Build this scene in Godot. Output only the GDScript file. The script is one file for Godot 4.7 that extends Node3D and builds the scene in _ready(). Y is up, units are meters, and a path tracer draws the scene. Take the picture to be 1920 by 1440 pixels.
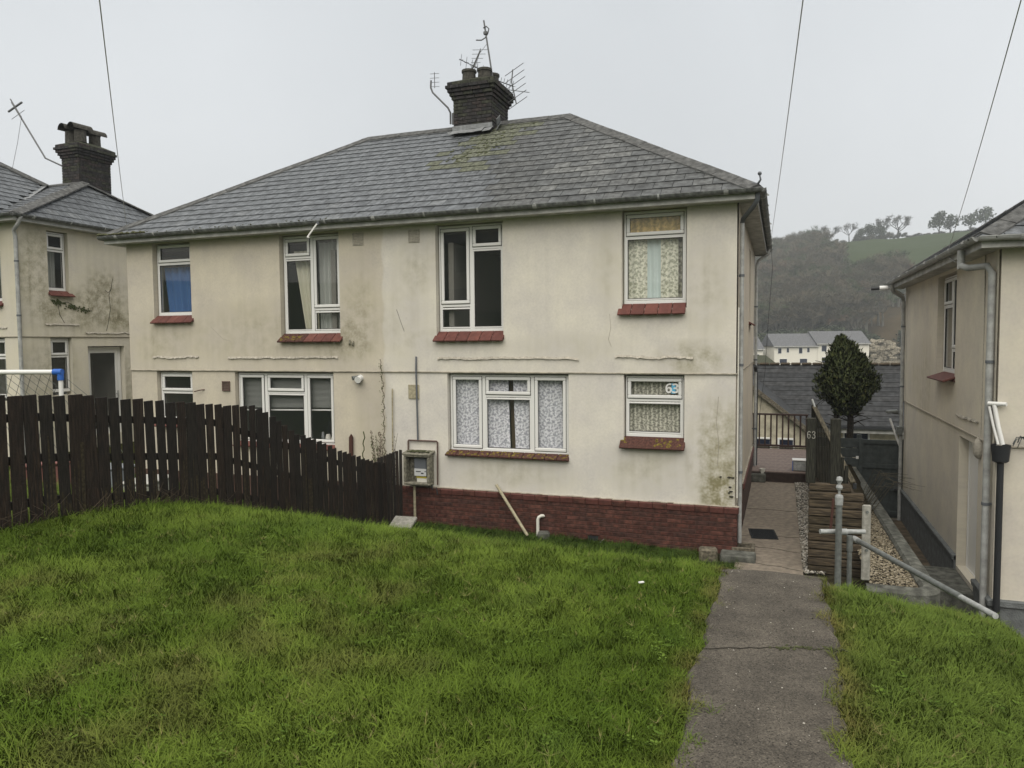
extends Node3D

var M := {}
var T := {}
var rng := RandomNumberGenerator.new()
var used := {}
var nz := FastNoiseLite.new()
const EYE := Vector3(0.659, 3.4, 12.049)
const SLATE_GAUGE := 0.269

# ------------------------------------------------------------------ naming
func numbered(called: String) -> String:
	if not used.has(called):
		used[called] = 0
		return called
	used[called] += 1
	return "%s_%03d" % [called, used[called]]

func pname(parent: Node, called: String) -> String:
	var key := "n_" + called
	var k: int = parent.get_meta(key, -1) + 1
	parent.set_meta(key, k)
	return called if k == 0 else "%s_%03d" % [called, k]

func clean(n: Node) -> void:
	for k in n.get_meta_list():
		if str(k).begins_with("n_"): n.remove_meta(k)
	for c in n.get_children(): clean(c)

func tag(o: Node, label: String, category: String, group := "") -> Node:
	o.set_meta("label", label)
	o.set_meta("category", category)
	if group: o.set_meta("group", group)
	return o

func thing(called: String, label: String, category: String, at := Vector3.ZERO, turn := 0.0, group := "") -> Node3D:
	var o := Node3D.new()
	o.name = numbered(called)
	add_child(o)
	o.position = at
	o.rotation.y = turn
	tag(o, label, category, group)
	return o

func obj(called: String, mesh, m: Material, parent: Node = null, xf := Transform3D.IDENTITY) -> MeshInstance3D:
	var o := MeshInstance3D.new()
	o.mesh = mesh.commit() if mesh is SurfaceTool else mesh
	o.material_override = m
	if parent == null:
		o.name = numbered(called)
		add_child(o)
	else:
		o.name = pname(parent, called)
		parent.add_child(o)
	o.transform = xf
	return o

func struct(called: String, mesh, m: Material, parent: Node = null) -> MeshInstance3D:
	var o := obj(called, mesh, m, parent)
	if parent == null: o.set_meta("kind", "structure")
	return o

# ------------------------------------------------------------------ shapes
func mb() -> SurfaceTool:
	var st := SurfaceTool.new()
	st.begin(Mesh.PRIMITIVE_TRIANGLES)
	return st

# corners run counter-clockwise seen from outside
func quad(st: SurfaceTool, a: Vector3, b: Vector3, c: Vector3, d: Vector3, uv := []) -> void:
	var n := (b - a).cross(d - a)
	if n.length() < 1e-9: n = (c - b).cross(d - b)
	n = n.normalized()
	var u := uv
	if u.is_empty(): u = [Vector2(0, 0), Vector2(1, 0), Vector2(1, 1), Vector2(0, 1)]
	var p := [a, b, c, d]
	for i in [0, 2, 1, 0, 3, 2]:
		st.set_normal(n)
		st.set_uv(u[i])
		st.add_vertex(p[i])

func tri(st: SurfaceTool, a: Vector3, b: Vector3, c: Vector3) -> void:
	var n := (b - a).cross(c - a).normalized()
	for p in [a, c, b]:
		st.set_normal(n)
		st.set_uv(Vector2(p.x, p.y))
		st.add_vertex(p)

func quad_out(st: SurfaceTool, a: Vector3, b: Vector3, c: Vector3, d: Vector3, mid: Vector3) -> void:
	if (b - a).cross(d - a).dot((a + b + c + d) * 0.25 - mid) < 0.0: quad(st, a, d, c, b)
	else: quad(st, a, b, c, d)

func tri_out(st: SurfaceTool, a: Vector3, b: Vector3, c: Vector3, mid: Vector3) -> void:
	if (b - a).cross(c - a).dot((a + b + c) / 3.0 - mid) < 0.0: tri(st, a, c, b)
	else: tri(st, a, b, c)

func bx(st: SurfaceTool, c: Vector3, s: Vector3, b := Basis.IDENTITY) -> void:
	var h := s * 0.5
	var p := []
	for i in 8:
		p.append(c + b * Vector3(h.x * (1 if i & 1 else -1), h.y * (1 if i & 2 else -1), h.z * (1 if i & 4 else -1)))
	for f in [[4, 5, 7, 6], [1, 0, 2, 3], [5, 1, 3, 7], [0, 4, 6, 2], [6, 7, 3, 2], [0, 1, 5, 4]]:
		quad(st, p[f[0]], p[f[1]], p[f[2]], p[f[3]])

func bb(st: SurfaceTool, c: Vector3, s: Vector3, e := 0.005, b := Basis.IDENTITY) -> void:
	var h := s * 0.5
	var q := func(ax: int, sx: float, sy: float, sz: float) -> Vector3:
		var g := Vector3(h.x if ax == 0 else h.x - e, h.y if ax == 1 else h.y - e, h.z if ax == 2 else h.z - e)
		return c + b * Vector3(g.x * sx, g.y * sy, g.z * sz)
	for s1 in [-1.0, 1.0]:
		quad_out(st, q.call(0, s1, -1, -1), q.call(0, s1, 1, -1), q.call(0, s1, 1, 1), q.call(0, s1, -1, 1), c)
		quad_out(st, q.call(1, -1, s1, -1), q.call(1, 1, s1, -1), q.call(1, 1, s1, 1), q.call(1, -1, s1, 1), c)
		quad_out(st, q.call(2, -1, -1, s1), q.call(2, 1, -1, s1), q.call(2, 1, 1, s1), q.call(2, -1, 1, s1), c)
		for s2 in [-1.0, 1.0]:
			quad_out(st, q.call(0, s1, s2, -1), q.call(0, s1, s2, 1), q.call(1, s1, s2, 1), q.call(1, s1, s2, -1), c)
			quad_out(st, q.call(0, s1, -1, s2), q.call(0, s1, 1, s2), q.call(2, s1, 1, s2), q.call(2, s1, -1, s2), c)
			quad_out(st, q.call(1, -1, s1, s2), q.call(1, 1, s1, s2), q.call(2, 1, s1, s2), q.call(2, -1, s1, s2), c)
			for s3 in [-1.0, 1.0]:
				tri_out(st, q.call(0, s1, s2, s3), q.call(1, s1, s2, s3), q.call(2, s1, s2, s3), c)

func box_mesh(s: Vector3, e := 0.0) -> ArrayMesh:
	var st := mb()
	if e > 0.0: bb(st, Vector3.ZERO, s, e)
	else: bx(st, Vector3.ZERO, s)
	return st.commit()

func tube(st: SurfaceTool, pts: Array, r, sides := 8, caps := true) -> void:
	var rings := []
	var nrm := []
	var ref := Vector3.UP
	for i in pts.size():
		var dir: Vector3 = (pts[mini(i + 1, pts.size() - 1)] - pts[maxi(i - 1, 0)]).normalized()
		var k := ref - dir * ref.dot(dir)
		if k.length() < 0.05: k = Vector3(0.3, 0.1, 1) - dir * dir.dot(Vector3(0.3, 0.1, 1))
		var u := k.normalized()
		ref = u
		var v := dir.cross(u)
		var rad: float = r[i] if r is Array else r
		var ring := []
		var nn := []
		for j in sides:
			var a := TAU * j / sides
			var o := u * cos(a) + v * sin(a)
			ring.append(pts[i] + o * rad)
			nn.append(o)
		rings.append(ring)
		nrm.append(nn)
	for i in pts.size() - 1:
		for j in sides:
			var k := (j + 1) % sides
			for e in [[i, j], [i + 1, k], [i, k], [i, j], [i + 1, j], [i + 1, k]]:
				st.set_normal(nrm[e[0]][e[1]])
				st.set_uv(Vector2(float(e[1]) / sides, e[0]))
				st.add_vertex(rings[e[0]][e[1]])
	if caps:
		for i in [0, pts.size() - 1]:
			for j in sides:
				if i == 0: tri(st, pts[i], rings[i][(j + 1) % sides], rings[i][j])
				else: tri(st, pts[i], rings[i][j], rings[i][(j + 1) % sides])

func tube_mesh(pts: Array, r, sides := 8) -> ArrayMesh:
	var st := mb()
	tube(st, pts, r, sides)
	return st.commit()

func lathe(st: SurfaceTool, c: Vector3, prof: Array, sides := 14) -> void:
	for i in prof.size() - 1:
		var p: Vector2 = prof[i]
		var q: Vector2 = prof[i + 1]
		var nn := Vector2(q.y - p.y, p.x - q.x).normalized()
		for j in sides:
			var a := TAU * j / sides
			var b := TAU * (j + 1) / sides
			var da := Vector3(cos(a), 0, sin(a))
			var db := Vector3(cos(b), 0, sin(b))
			var v := [c + da * p.x + Vector3.UP * p.y, c + db * p.x + Vector3.UP * p.y, c + db * q.x + Vector3.UP * q.y, c + da * q.x + Vector3.UP * q.y]
			var n := [da * nn.x + Vector3.UP * nn.y, db * nn.x + Vector3.UP * nn.y, db * nn.x + Vector3.UP * nn.y, da * nn.x + Vector3.UP * nn.y]
			for k in [0, 1, 2, 0, 2, 3]:
				st.set_normal(n[k])
				st.set_uv(Vector2(float(j) / sides, p.y))
				st.add_vertex(v[k])

func look(from: Vector3, to: Vector3, up := Vector3.UP) -> Basis:
	var x := (to - from).normalized()
	var z := x.cross(up).normalized()
	return Basis(x, z.cross(x), z)

func bar(st: SurfaceTool, a: Vector3, b: Vector3, w: float, h: float, e := 0.0) -> void:
	var bs := look(a, b, Vector3.UP if absf((b - a).normalized().y) < 0.98 else Vector3(0, 0, 1))
	if e > 0.0: bb(st, (a + b) * 0.5, Vector3(a.distance_to(b), h, w), e, bs)
	else: bx(st, (a + b) * 0.5, Vector3(a.distance_to(b), h, w), bs)

# ------------------------------------------------------------------ textures and materials
func noise(freq: float, oct := 4, sd := 1, kind := FastNoiseLite.TYPE_SIMPLEX_SMOOTH) -> FastNoiseLite:
	var n := FastNoiseLite.new()
	n.seed = sd
	n.noise_type = kind
	n.frequency = freq
	n.fractal_type = FastNoiseLite.FRACTAL_FBM if oct > 1 else FastNoiseLite.FRACTAL_NONE
	n.fractal_octaves = oct
	return n

func bytes_of(n: FastNoiseLite, w: int, h: int, seamless := true) -> PackedByteArray:
	var im: Image = n.get_seamless_image(w, h) if seamless else n.get_image(w, h)
	im.convert(Image.FORMAT_L8)
	return im.get_data()

func grey_tex(w: int, h: int, f: Callable) -> ImageTexture:
	var d := PackedByteArray()
	d.resize(w * h)
	for i in w * h: d[i] = clampi(int(255.0 * f.call(i)), 0, 255)
	return ImageTexture.create_from_image(Image.create_from_data(w, h, false, Image.FORMAT_L8, d))

func normal_tex(n: FastNoiseLite, w: int, h: int, k: float) -> ImageTexture:
	var im: Image = n.get_seamless_image(w, h)
	im.convert(Image.FORMAT_RGBA8)
	im.bump_map_to_normal_map(k)
	return ImageTexture.create_from_image(im)

func mat(key: String, c: Color, rough := 0.85, tex := "", scale := 1.0, nrm := "", nstr := 1.0) -> StandardMaterial3D:
	var m := StandardMaterial3D.new()
	m.resource_name = key
	m.albedo_color = c.linear_to_srgb()
	m.roughness = rough
	m.metallic_specular = 0.4
	if tex or nrm:
		m.uv1_triplanar = true
		m.uv1_world_triplanar = true
		m.uv1_scale = Vector3.ONE * scale
		m.uv1_triplanar_sharpness = 4.0
	if tex: m.albedo_texture = T[tex]
	if nrm:
		m.normal_enabled = true
		m.normal_texture = T[nrm]
		m.normal_scale = nstr
	M[key] = m
	return m

func make_textures() -> void:
	var a := bytes_of(noise(0.012, 5, 3), 512, 512)
	var b := bytes_of(noise(0.09, 3, 5), 512, 512)
	var w := PackedByteArray()
	w.resize(512 * 512)
	rng.seed = 77
	for i in 512 * 512: w[i] = rng.randi() & 255
	T.mottle = grey_tex(512, 512, func(i): return 0.66 + 0.26 * a[i] / 255.0 + 0.08 * b[i] / 255.0)
	T.blotch = grey_tex(512, 512, func(i): return 0.38 + 0.52 * a[i] / 255.0 + 0.10 * b[i] / 255.0)
	# asphalt: dark binder, grains, the odd pale chip
	T.asphalt = grey_tex(512, 512, func(i):
		var v: float = 0.48 + 0.20 * a[i] / 255.0 + 0.10 * b[i] / 255.0 + 0.34 * (w[i] / 255.0 - 0.5)
		return 1.0 if w[i] > 253 and b[i] > 130 else (0.12 if w[i] < 6 else v))
	T.grain_n = normal_tex(noise(0.35, 2, 9), 512, 512, 3.0)
	T.rough_n = normal_tex(noise(0.10, 4, 11), 512, 512, 5.0)
	# wood: streaks along v
	var im: Image = noise(0.08, 4, 21).get_seamless_image(512, 48)
	im.resize(512, 512, Image.INTERPOLATE_CUBIC)
	im.convert(Image.FORMAT_L8)
	var s := im.get_data()
	T.wood = grey_tex(512, 512, func(i): return 0.28 + 0.62 * s[i] / 255.0 + 0.10 * b[i] / 255.0)
	# the same streaks lying down, for boards laid flat
	T.wood_flat = grey_tex(512, 512, func(i): return 0.30 + 0.58 * s[(i % 512) * 512 + i / 512] / 255.0 + 0.12 * a[i] / 255.0)

# a rendered wall's own picture of dirt, streaks and patches (W x H metres over w x h pixels)
func wall_tex(w: int, h: int, W: float, H: float, sd: int, tint: Callable, spots: Array, mould: float, streak: float) -> ImageTexture:
	var k := w / W
	var big := bytes_of(noise(0.9 / k, 4, sd), w, h, false)
	var mid := bytes_of(noise(4.0 / k, 4, sd + 1), w, h, false)
	var fine := bytes_of(noise(18.0 / k, 3, sd + 2), w, h, false)
	var si: Image = noise(0.05, 4, sd + 3).get_image(w, 24)
	si.resize(w, h, Image.INTERPOLATE_CUBIC)
	si.convert(Image.FORMAT_L8)
	var sk := si.get_data()
	var d := PackedByteArray()
	d.resize(w * h * 3)
	for py in h:
		var y := H * (1.0 - (py + 0.5) / h)
		for px in w:
			var x := W * (px + 0.5) / w
			var i := py * w + px
			var B := big[i] / 255.0 - 0.5
			var Md := mid[i] / 255.0 - 0.5
			var F := fine[i] / 255.0 - 0.5
			var S := sk[i] / 255.0 - 0.5
			var c: Color = tint.call(x, y)
			var g := 1.0 + 0.11 * B + 0.07 * Md + 0.08 * F
			c = Color(c.r * g, c.g * g, c.b * (g - 0.03 * B))
			var m := mould + streak * clampf(S * 2.4, 0.0, 1.0)
			var gr := 0.0
			for sp in spots:    # [x, y, half width, half height, strength, greenness]
				var dx: float = (x - sp[0]) / sp[2]
				var dy: float = (y - sp[1]) / sp[3]
				var q := dx * dx + dy * dy
				if q < 1.0:
					var e: float = sp[4] * (1.0 - q)
					m += e
					gr += e * sp[5]
			var t := clampf(m * (0.62 + 1.35 * Md + 1.2 * B + 0.9 * F + 0.5 * S), 0.0, 0.8)
			var dirt := Color(0.40, 0.385, 0.315).lerp(Color(0.46, 0.435, 0.24), clampf(gr, 0.0, 1.0))
			c = c.lerp(dirt, t)
			d[i * 3] = clampi(int(c.r * 255.0), 0, 255)
			d[i * 3 + 1] = clampi(int(c.g * 255.0), 0, 255)
			d[i * 3 + 2] = clampi(int(c.b * 255.0), 0, 255)
	return ImageTexture.create_from_image(Image.create_from_data(w, h, false, Image.FORMAT_RGB8, d))

func wall_mat(key: String, t: Texture2D) -> void:
	var m := StandardMaterial3D.new()
	m.resource_name = key
	m.albedo_texture = t
	m.roughness = 0.92
	m.metallic_specular = 0.25
	m.texture_repeat = false
	M[key] = m

func lace_tex(sd: int, thread: Color, gap: Color, folds: float) -> ImageTexture:
	var n := 256
	var a := bytes_of(noise(0.034, 3, sd), n, n)
	var c := bytes_of(noise(0.07, 2, sd + 4, FastNoiseLite.TYPE_CELLULAR), n, n)
	var d := PackedByteArray()
	d.resize(n * n * 3)
	for i in n * n:
		var v := clampf((a[i] / 255.0 - 0.46) * 3.2 + (c[i] / 255.0 - 0.5) * 0.9 + 0.5, 0.0, 1.0)
		var f := 1.0 - folds * (0.5 + 0.5 * sin((i % n) * TAU * 6.0 / n))
		var k := gap.lerp(thread, v)
		d[i * 3] = int(k.r * f * 255.0)
		d[i * 3 + 1] = int(k.g * f * 255.0)
		d[i * 3 + 2] = int(k.b * f * 255.0)
	return ImageTexture.create_from_image(Image.create_from_data(n, n, false, Image.FORMAT_RGB8, d))

func cloth(key: String, t: Texture2D, c := Color.WHITE) -> void:
	var m := StandardMaterial3D.new()
	m.resource_name = key
	m.albedo_texture = t
	m.albedo_color = c
	m.roughness = 0.95
	m.metallic_specular = 0.2
	M[key] = m

func make_materials() -> void:
	mat("white", Color(0.70, 0.705, 0.695), 0.35)
	mat("gasket", Color(0.05, 0.05, 0.05), 0.7)
	mat("fascia", Color(0.60, 0.605, 0.585), 0.5, "mottle", 0.4)
	mat("soffit", Color(0.62, 0.62, 0.58), 0.6, "mottle", 0.6)
	mat("gutter", Color(0.26, 0.275, 0.27), 0.45, "blotch", 1.3)
	mat("pipe", Color(0.50, 0.515, 0.51), 0.45, "mottle", 0.8)
	mat("pipe_dark", Color(0.11, 0.12, 0.135), 0.45)
	mat("black", Color(0.022, 0.024, 0.027), 0.5)
	mat("dark", Color(0.028, 0.028, 0.026), 0.8)
	mat("interior", Color(0.17, 0.165, 0.15), 0.9)
	mat("underlay", Color(0.05, 0.055, 0.06), 0.9)
	mat("mortar", Color(0.12, 0.07, 0.055), 0.95, "mottle", 1.0)
	mat("dark_mortar", Color(0.06, 0.055, 0.05), 0.95, "mottle", 1.0)
	for i in 4:
		mat("slate%d" % i, [Color(0.225, 0.245, 0.268), Color(0.248, 0.268, 0.292), Color(0.205, 0.223, 0.246), Color(0.28, 0.30, 0.32)][i], 0.36, "blotch", [0.8, 1.1, 0.7, 0.9][i], "rough_n", 0.35)
		mat("slate_worn%d" % i, [Color(0.180, 0.191, 0.196), Color(0.20, 0.209, 0.211), Color(0.162, 0.172, 0.178), Color(0.26, 0.27, 0.268)][i], 0.5, "blotch", [0.9, 1.2, 0.6, 1.0][i], "rough_n", 0.4)
		mat("slate_moss%d" % i, [Color(0.235, 0.252, 0.185), Color(0.26, 0.278, 0.21), Color(0.215, 0.23, 0.18), Color(0.285, 0.30, 0.235)][i], 0.8, "blotch", [1.6, 1.9, 1.4, 2.0][i], "rough_n", 0.9)
		mat("brick_red%d" % i, [Color(0.165, 0.060, 0.044), Color(0.145, 0.053, 0.040), Color(0.185, 0.073, 0.055), Color(0.13, 0.056, 0.045)][i], 0.75, "blotch", [1.2, 1.5, 1.0, 1.3][i], "rough_n", 0.6)
		mat("brick_dark%d" % i, [Color(0.085, 0.078, 0.080), Color(0.10, 0.082, 0.080), Color(0.068, 0.066, 0.070), Color(0.095, 0.10, 0.075)][i], 0.9, "blotch", [1.2, 1.5, 1.0, 1.3][i], "rough_n", 0.8)
		mat("picket%d" % i, [Color(0.034, 0.023, 0.018), Color(0.026, 0.019, 0.016), Color(0.043, 0.027, 0.019), Color(0.031, 0.024, 0.019)][i], 0.7, "wood", [1.0, 1.3, 0.8, 1.1][i], "rough_n", 0.3)
	mat("foot", Color(0.075, 0.058, 0.033), 0.9, "blotch", 3.0, "rough_n", 0.6)
	mat("picket_worn", Color(0.062, 0.040, 0.028), 0.85, "wood", 1.4)
	mat("ridge", Color(0.19, 0.195, 0.195), 0.75, "blotch", 1.0, "rough_n", 0.6)
	mat("moss", Color(0.13, 0.145, 0.065), 0.95, "blotch", 3.0, "rough_n", 1.0)
	mat("moss_pale", Color(0.17, 0.175, 0.085), 0.95, "blotch", 3.0, "rough_n", 1.0)
	mat("lichen", Color(0.33, 0.25, 0.05), 0.95, "blotch", 4.0)
	mat("lead", Color(0.30, 0.315, 0.33), 0.45, "mottle", 1.5)
	mat("pot", Color(0.11, 0.105, 0.09), 0.85, "blotch", 2.0)
	mat("flaunching", Color(0.12, 0.13, 0.085), 0.95, "blotch", 2.0, "rough_n", 1.0)
	mat("aerial", Color(0.12, 0.125, 0.13), 0.5)
	mat("sill0", Color(0.185, 0.064, 0.052), 0.6, "mottle", 1.5)
	mat("sill1", Color(0.165, 0.058, 0.048), 0.65, "mottle", 1.3)
	mat("sill2", Color(0.21, 0.076, 0.060), 0.6, "mottle", 1.1)
	mat("sill_lichen", Color(0.16, 0.068, 0.052), 0.85, "blotch", 3.5)
	mat("ledge", Color(0.15, 0.055, 0.045), 0.7, "mottle", 1.0, "rough_n", 0.4)
	mat("render_grey", Color(0.19, 0.205, 0.21), 0.8, "mottle", 0.8, "rough_n", 0.5)
	mat("band", Color(0.52, 0.475, 0.395), 0.9, "mottle", 0.7, "rough_n", 0.5)
	mat("drip", Color(0.62, 0.58, 0.50), 0.95, "mottle", 2.5, "rough_n", 1.0)
	mat("asphalt", Color(0.215, 0.190, 0.156), 0.9, "asphalt", 0.42, "grain_n", 0.5)
	mat("concrete", Color(0.30, 0.255, 0.205), 0.85, "mottle", 1.1, "rough_n", 0.4)
	mat("concrete_grey", Color(0.20, 0.205, 0.18), 0.85, "blotch", 0.8, "rough_n", 0.5)
	mat("passage", Color(0.20, 0.155, 0.105), 0.75, "blotch", 0.5, "rough_n", 0.4)
	mat("stone", Color(0.30, 0.265, 0.20), 0.95, "blotch", 2.0, "rough_n", 1.2)
	mat("soil", Color(0.05, 0.04, 0.028), 1.0, "blotch", 1.2, "rough_n", 1.0)
	mat("crack", Color(0.03, 0.028, 0.022), 1.0)
	for i in 3:
		mat("pebble%d" % i, [Color(0.22, 0.20, 0.165), Color(0.09, 0.085, 0.075), Color(0.42, 0.40, 0.36)][i], 0.8)
		mat("gravel%d" % i, [Color(0.20, 0.172, 0.118), Color(0.12, 0.10, 0.068), Color(0.29, 0.255, 0.19)][i], 0.85)
		mat("sleeper%d" % i, [Color(0.135, 0.10, 0.062), Color(0.115, 0.09, 0.055), Color(0.15, 0.115, 0.075)][i], 0.9, "wood_flat", [0.9, 1.1, 0.8][i], "rough_n", 0.6)
		mat("deck%d" % i, [Color(0.27, 0.205, 0.18), Color(0.25, 0.19, 0.165), Color(0.29, 0.225, 0.195)][i], 0.7, "mottle", 1.4)
		mat("gate%d" % i, [Color(0.066, 0.080, 0.081), Color(0.062, 0.075, 0.077), Color(0.070, 0.084, 0.085)][i], 0.65, "mottle", 1.0)
		mat("bungalow_tile%d" % i, [Color(0.062, 0.066, 0.072), Color(0.056, 0.06, 0.066), Color(0.07, 0.073, 0.078)][i], 0.75, "blotch", 0.5)
	mat("post_green", Color(0.055, 0.055, 0.04), 0.85, "wood", 1.2, "rough_n", 0.4)
	mat("rail_wood", Color(0.20, 0.175, 0.12), 0.9, "wood", 1.2)
	mat("baluster", Color(0.045, 0.026, 0.022), 0.7)
	mat("deck_edge", Color(0.05, 0.032, 0.027), 0.8, "mottle", 1.0)
	mat("galv", Color(0.19, 0.205, 0.20), 0.5, "mottle", 2.0)
	mat("galv_pale", Color(0.48, 0.50, 0.50), 0.5, "mottle", 2.0)
	mat("paint_pale", Color(0.42, 0.41, 0.37), 0.7, "mottle", 2.0)
	mat("cream", Color(0.52, 0.47, 0.33), 0.6, "mottle", 2.0)
	mat("pipe_white", Color(0.62, 0.61, 0.56), 0.5)
	mat("meter_box", Color(0.40, 0.38, 0.30), 0.6, "blotch", 2.0)
	mat("meter_paper", Color(0.50, 0.51, 0.52), 0.6)
	mat("yellow", Color(0.45, 0.38, 0.06), 0.6)
	mat("brown", Color(0.10, 0.065, 0.055), 0.7)
	mat("rust", Color(0.07, 0.032, 0.025), 0.9)
	mat("blue", Color(0.03, 0.12, 0.45), 0.4)
	mat("blue_sticker", Color(0.12, 0.42, 0.65), 0.5)
	mat("cable", Color(0.46, 0.465, 0.47), 0.6)
	mat("net", Color(0.16, 0.18, 0.17), 0.8)
	mat("bark", Color(0.055, 0.045, 0.035), 0.95, "blotch", 2.0)
	mat("leaf", Color(0.06, 0.075, 0.025), 0.8)
	mat("dry_stem", Color(0.10, 0.075, 0.055), 0.9)
	mat("far_wall", Color(0.74, 0.72, 0.64), 0.9)
	mat("bungalow_wall", Color(0.66, 0.61, 0.47), 0.9, "mottle", 0.4)
	mat("far_roof", Color(0.17, 0.175, 0.19), 0.7, "mottle", 0.3)
	mat("far_window", Color(0.02, 0.025, 0.045), 0.15)
	mat("rubble", Color(0.50, 0.45, 0.35), 0.95, "blotch", 0.3)
	mat("mat_rubber", Color(0.016, 0.019, 0.024), 0.8, "mottle", 4.0, "grain_n", 1.0)
	mat("twig", Color(0.068, 0.066, 0.055), 1.0)
	mat("evergreen", Color(0.038, 0.05, 0.03), 1.0)
	mat("blind", Color(0.30, 0.31, 0.30), 0.7)
	mat("brown_panel", Color(0.16, 0.115, 0.065), 0.8)
	mat("plaster_inside", Color(0.42, 0.41, 0.38), 0.9)
	M.blind.metallic_specular = 0.2
	mat("far_bark", Color(0.13, 0.125, 0.105), 1.0)
	var tw := mat("tinted", Color.WHITE, 1.0)
	tw.vertex_color_use_as_albedo = true
	for c in [["grass", 0.0], ["conifer_leaf", 0.0]]:
		var g := StandardMaterial3D.new()
		g.resource_name = c[0]
		g.vertex_color_use_as_albedo = true
		g.roughness = 0.75
		g.metallic_specular = 0.25
		g.cull_mode = BaseMaterial3D.CULL_DISABLED
		g.backlight_enabled = true
		g.backlight = Color(0.35, 0.35, 0.35)
		M[c[0]] = g
	var gm := StandardMaterial3D.new()
	gm.resource_name = "ground"
	gm.vertex_color_use_as_albedo = true
	gm.albedo_texture = T.blotch
	gm.uv1_triplanar = true
	gm.uv1_world_triplanar = true
	gm.uv1_scale = Vector3.ONE * 0.7
	gm.roughness = 1.0
	gm.metallic_specular = 0.1
	M.ground = gm
	var gl := StandardMaterial3D.new()
	gl.resource_name = "glass"
	gl.transparency = BaseMaterial3D.TRANSPARENCY_ALPHA
	gl.albedo_color = Color(0.55, 0.6, 0.58, 0.05)
	gl.roughness = 0.02
	gl.metallic_specular = 0.6
	M.glass = gl
	cloth("lace_white", lace_tex(31, Color(0.90, 0.905, 0.93), Color(0.66, 0.67, 0.71), 0.06))
	cloth("lace_green", lace_tex(36, Color(0.90, 0.90, 0.84), Color(0.66, 0.67, 0.60), 0.08))
	cloth("lace_net", lace_tex(41, Color(0.84, 0.835, 0.78), Color(0.60, 0.595, 0.555), 0.2))
	cloth("gold_net", lace_tex(45, Color(0.97, 0.86, 0.60), Color(0.84, 0.75, 0.54), 0.14))
	mat("drape_blue", Color(0.05, 0.125, 0.30), 0.9)
	mat("drape_cream", Color(0.55, 0.54, 0.44), 0.9)
	mat("pale_gap", Color(0.55, 0.64, 0.63), 0.9)
	mat("drape_grey", Color(0.42, 0.44, 0.42), 0.9)

# ------------------------------------------------------------------ ground
func sstep(a: float, b: float, v: float) -> float:
	var t := clampf((v - a) / (b - a), 0.0, 1.0)
	return t * t * (3.0 - 2.0 * t)

func yard_base(x: float) -> float:
	if x < -6.0: return 0.10 + 0.65 * sstep(-6.0, -14.5, x)
	if x < 1.9: return 0.10 * clampf(-x / 6.0, 0.0, 1.0)
	return 0.0

func ground_h(x: float, z: float) -> float:
	var back := 0.0
	if z < -8.0:
		var base := yard_base(x)
		if x > 2.3: base = -0.97
		back = lerpf(base, -2.5, sstep(-8.0, -17.0, z))
		back = lerpf(back, -3.1, sstep(-40.0, -120.0, z))
		if z < -168.0:
			var top := clampf(40.0 + 7.5 * sstep(-6.0, 28.0, x) + 0.05 * x, 25.0, 75.0)
			var t := clampf((-168.0 - z) / 205.0, 0.0, 1.0)
			back += (top + 3.0) * (0.55 * t + 0.45 * t * t * (3.0 - 2.0 * t)) + 1.5 * nz.get_noise_2d(x * 2.0, z * 2.0)
		return back
	var lo := yard_base(x)
	if x > 2.3:
		lo = -0.97
	elif x > 1.8:
		lo = 0.35
	var plateau := 1.57 + 0.012 * (z - 6.0) + 0.036 * maxf(0.0, -x - 1.0) + 0.02 * nz.get_noise_2d(x * 40.0, z * 40.0)
	if x < -6.5: plateau = maxf(plateau, 1.70 + 0.05 * (-x - 6.5))
	if x > 1.0: plateau -= 0.05 * (x - 1.0) + 0.19 * maxf(0.0, x - 1.2)
	var e := clampf(-x / 5.6, 0.0, 1.0)
	var z0 := lerpf(2.4, 0.0, e)
	var zc := lerpf(6.3, 7.0, e)
	if x > 1.0:
		z0 = 2.5
		zc = 6.6
	if z > 16.0: plateau += 0.17 * minf(z - 16.0, 40.0)
	return lerpf(lo, plateau, sstep(z0, zc, z))

func ground_color(x: float, z: float, y: float) -> Color:
	var n := nz.get_noise_2d(x * 3.0, z * 3.0)
	if z > -9.0:
		if x > 2.25 and z < 3.0: return Color(0.16, 0.13, 0.09)
		if x > -0.4 and x < 2.3 and z < 2.0: return Color(0.07, 0.06, 0.04)
		return Color(0.065, 0.10, 0.016).lerp(Color(0.085, 0.085, 0.025), clampf(n * 1.5, 0.0, 1.0))
	if z > -150.0: return Color(0.05, 0.065, 0.025)
	# the hill: field on the upper right, bracken and bare bank below it, leaf litter under the trees
	var field := sstep(22.0, 32.0, y) * sstep(2.0, 22.0, x + 4.0 * n)
	var c := Color(0.055, 0.052, 0.038).lerp(Color(0.085, 0.12, 0.045), field)
	var tan_patch := sstep(14.0, 24.0, x + 5.0 * n) * (1.0 - sstep(15.0, 27.0, y + 5.0 * n)) * clampf(0.75 + 1.2 * nz.get_noise_2d(x * 9.0, z * 9.0), 0.2, 1.0)
	c = c.lerp(Color(0.19, 0.14, 0.075), tan_patch)
	return c

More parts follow.
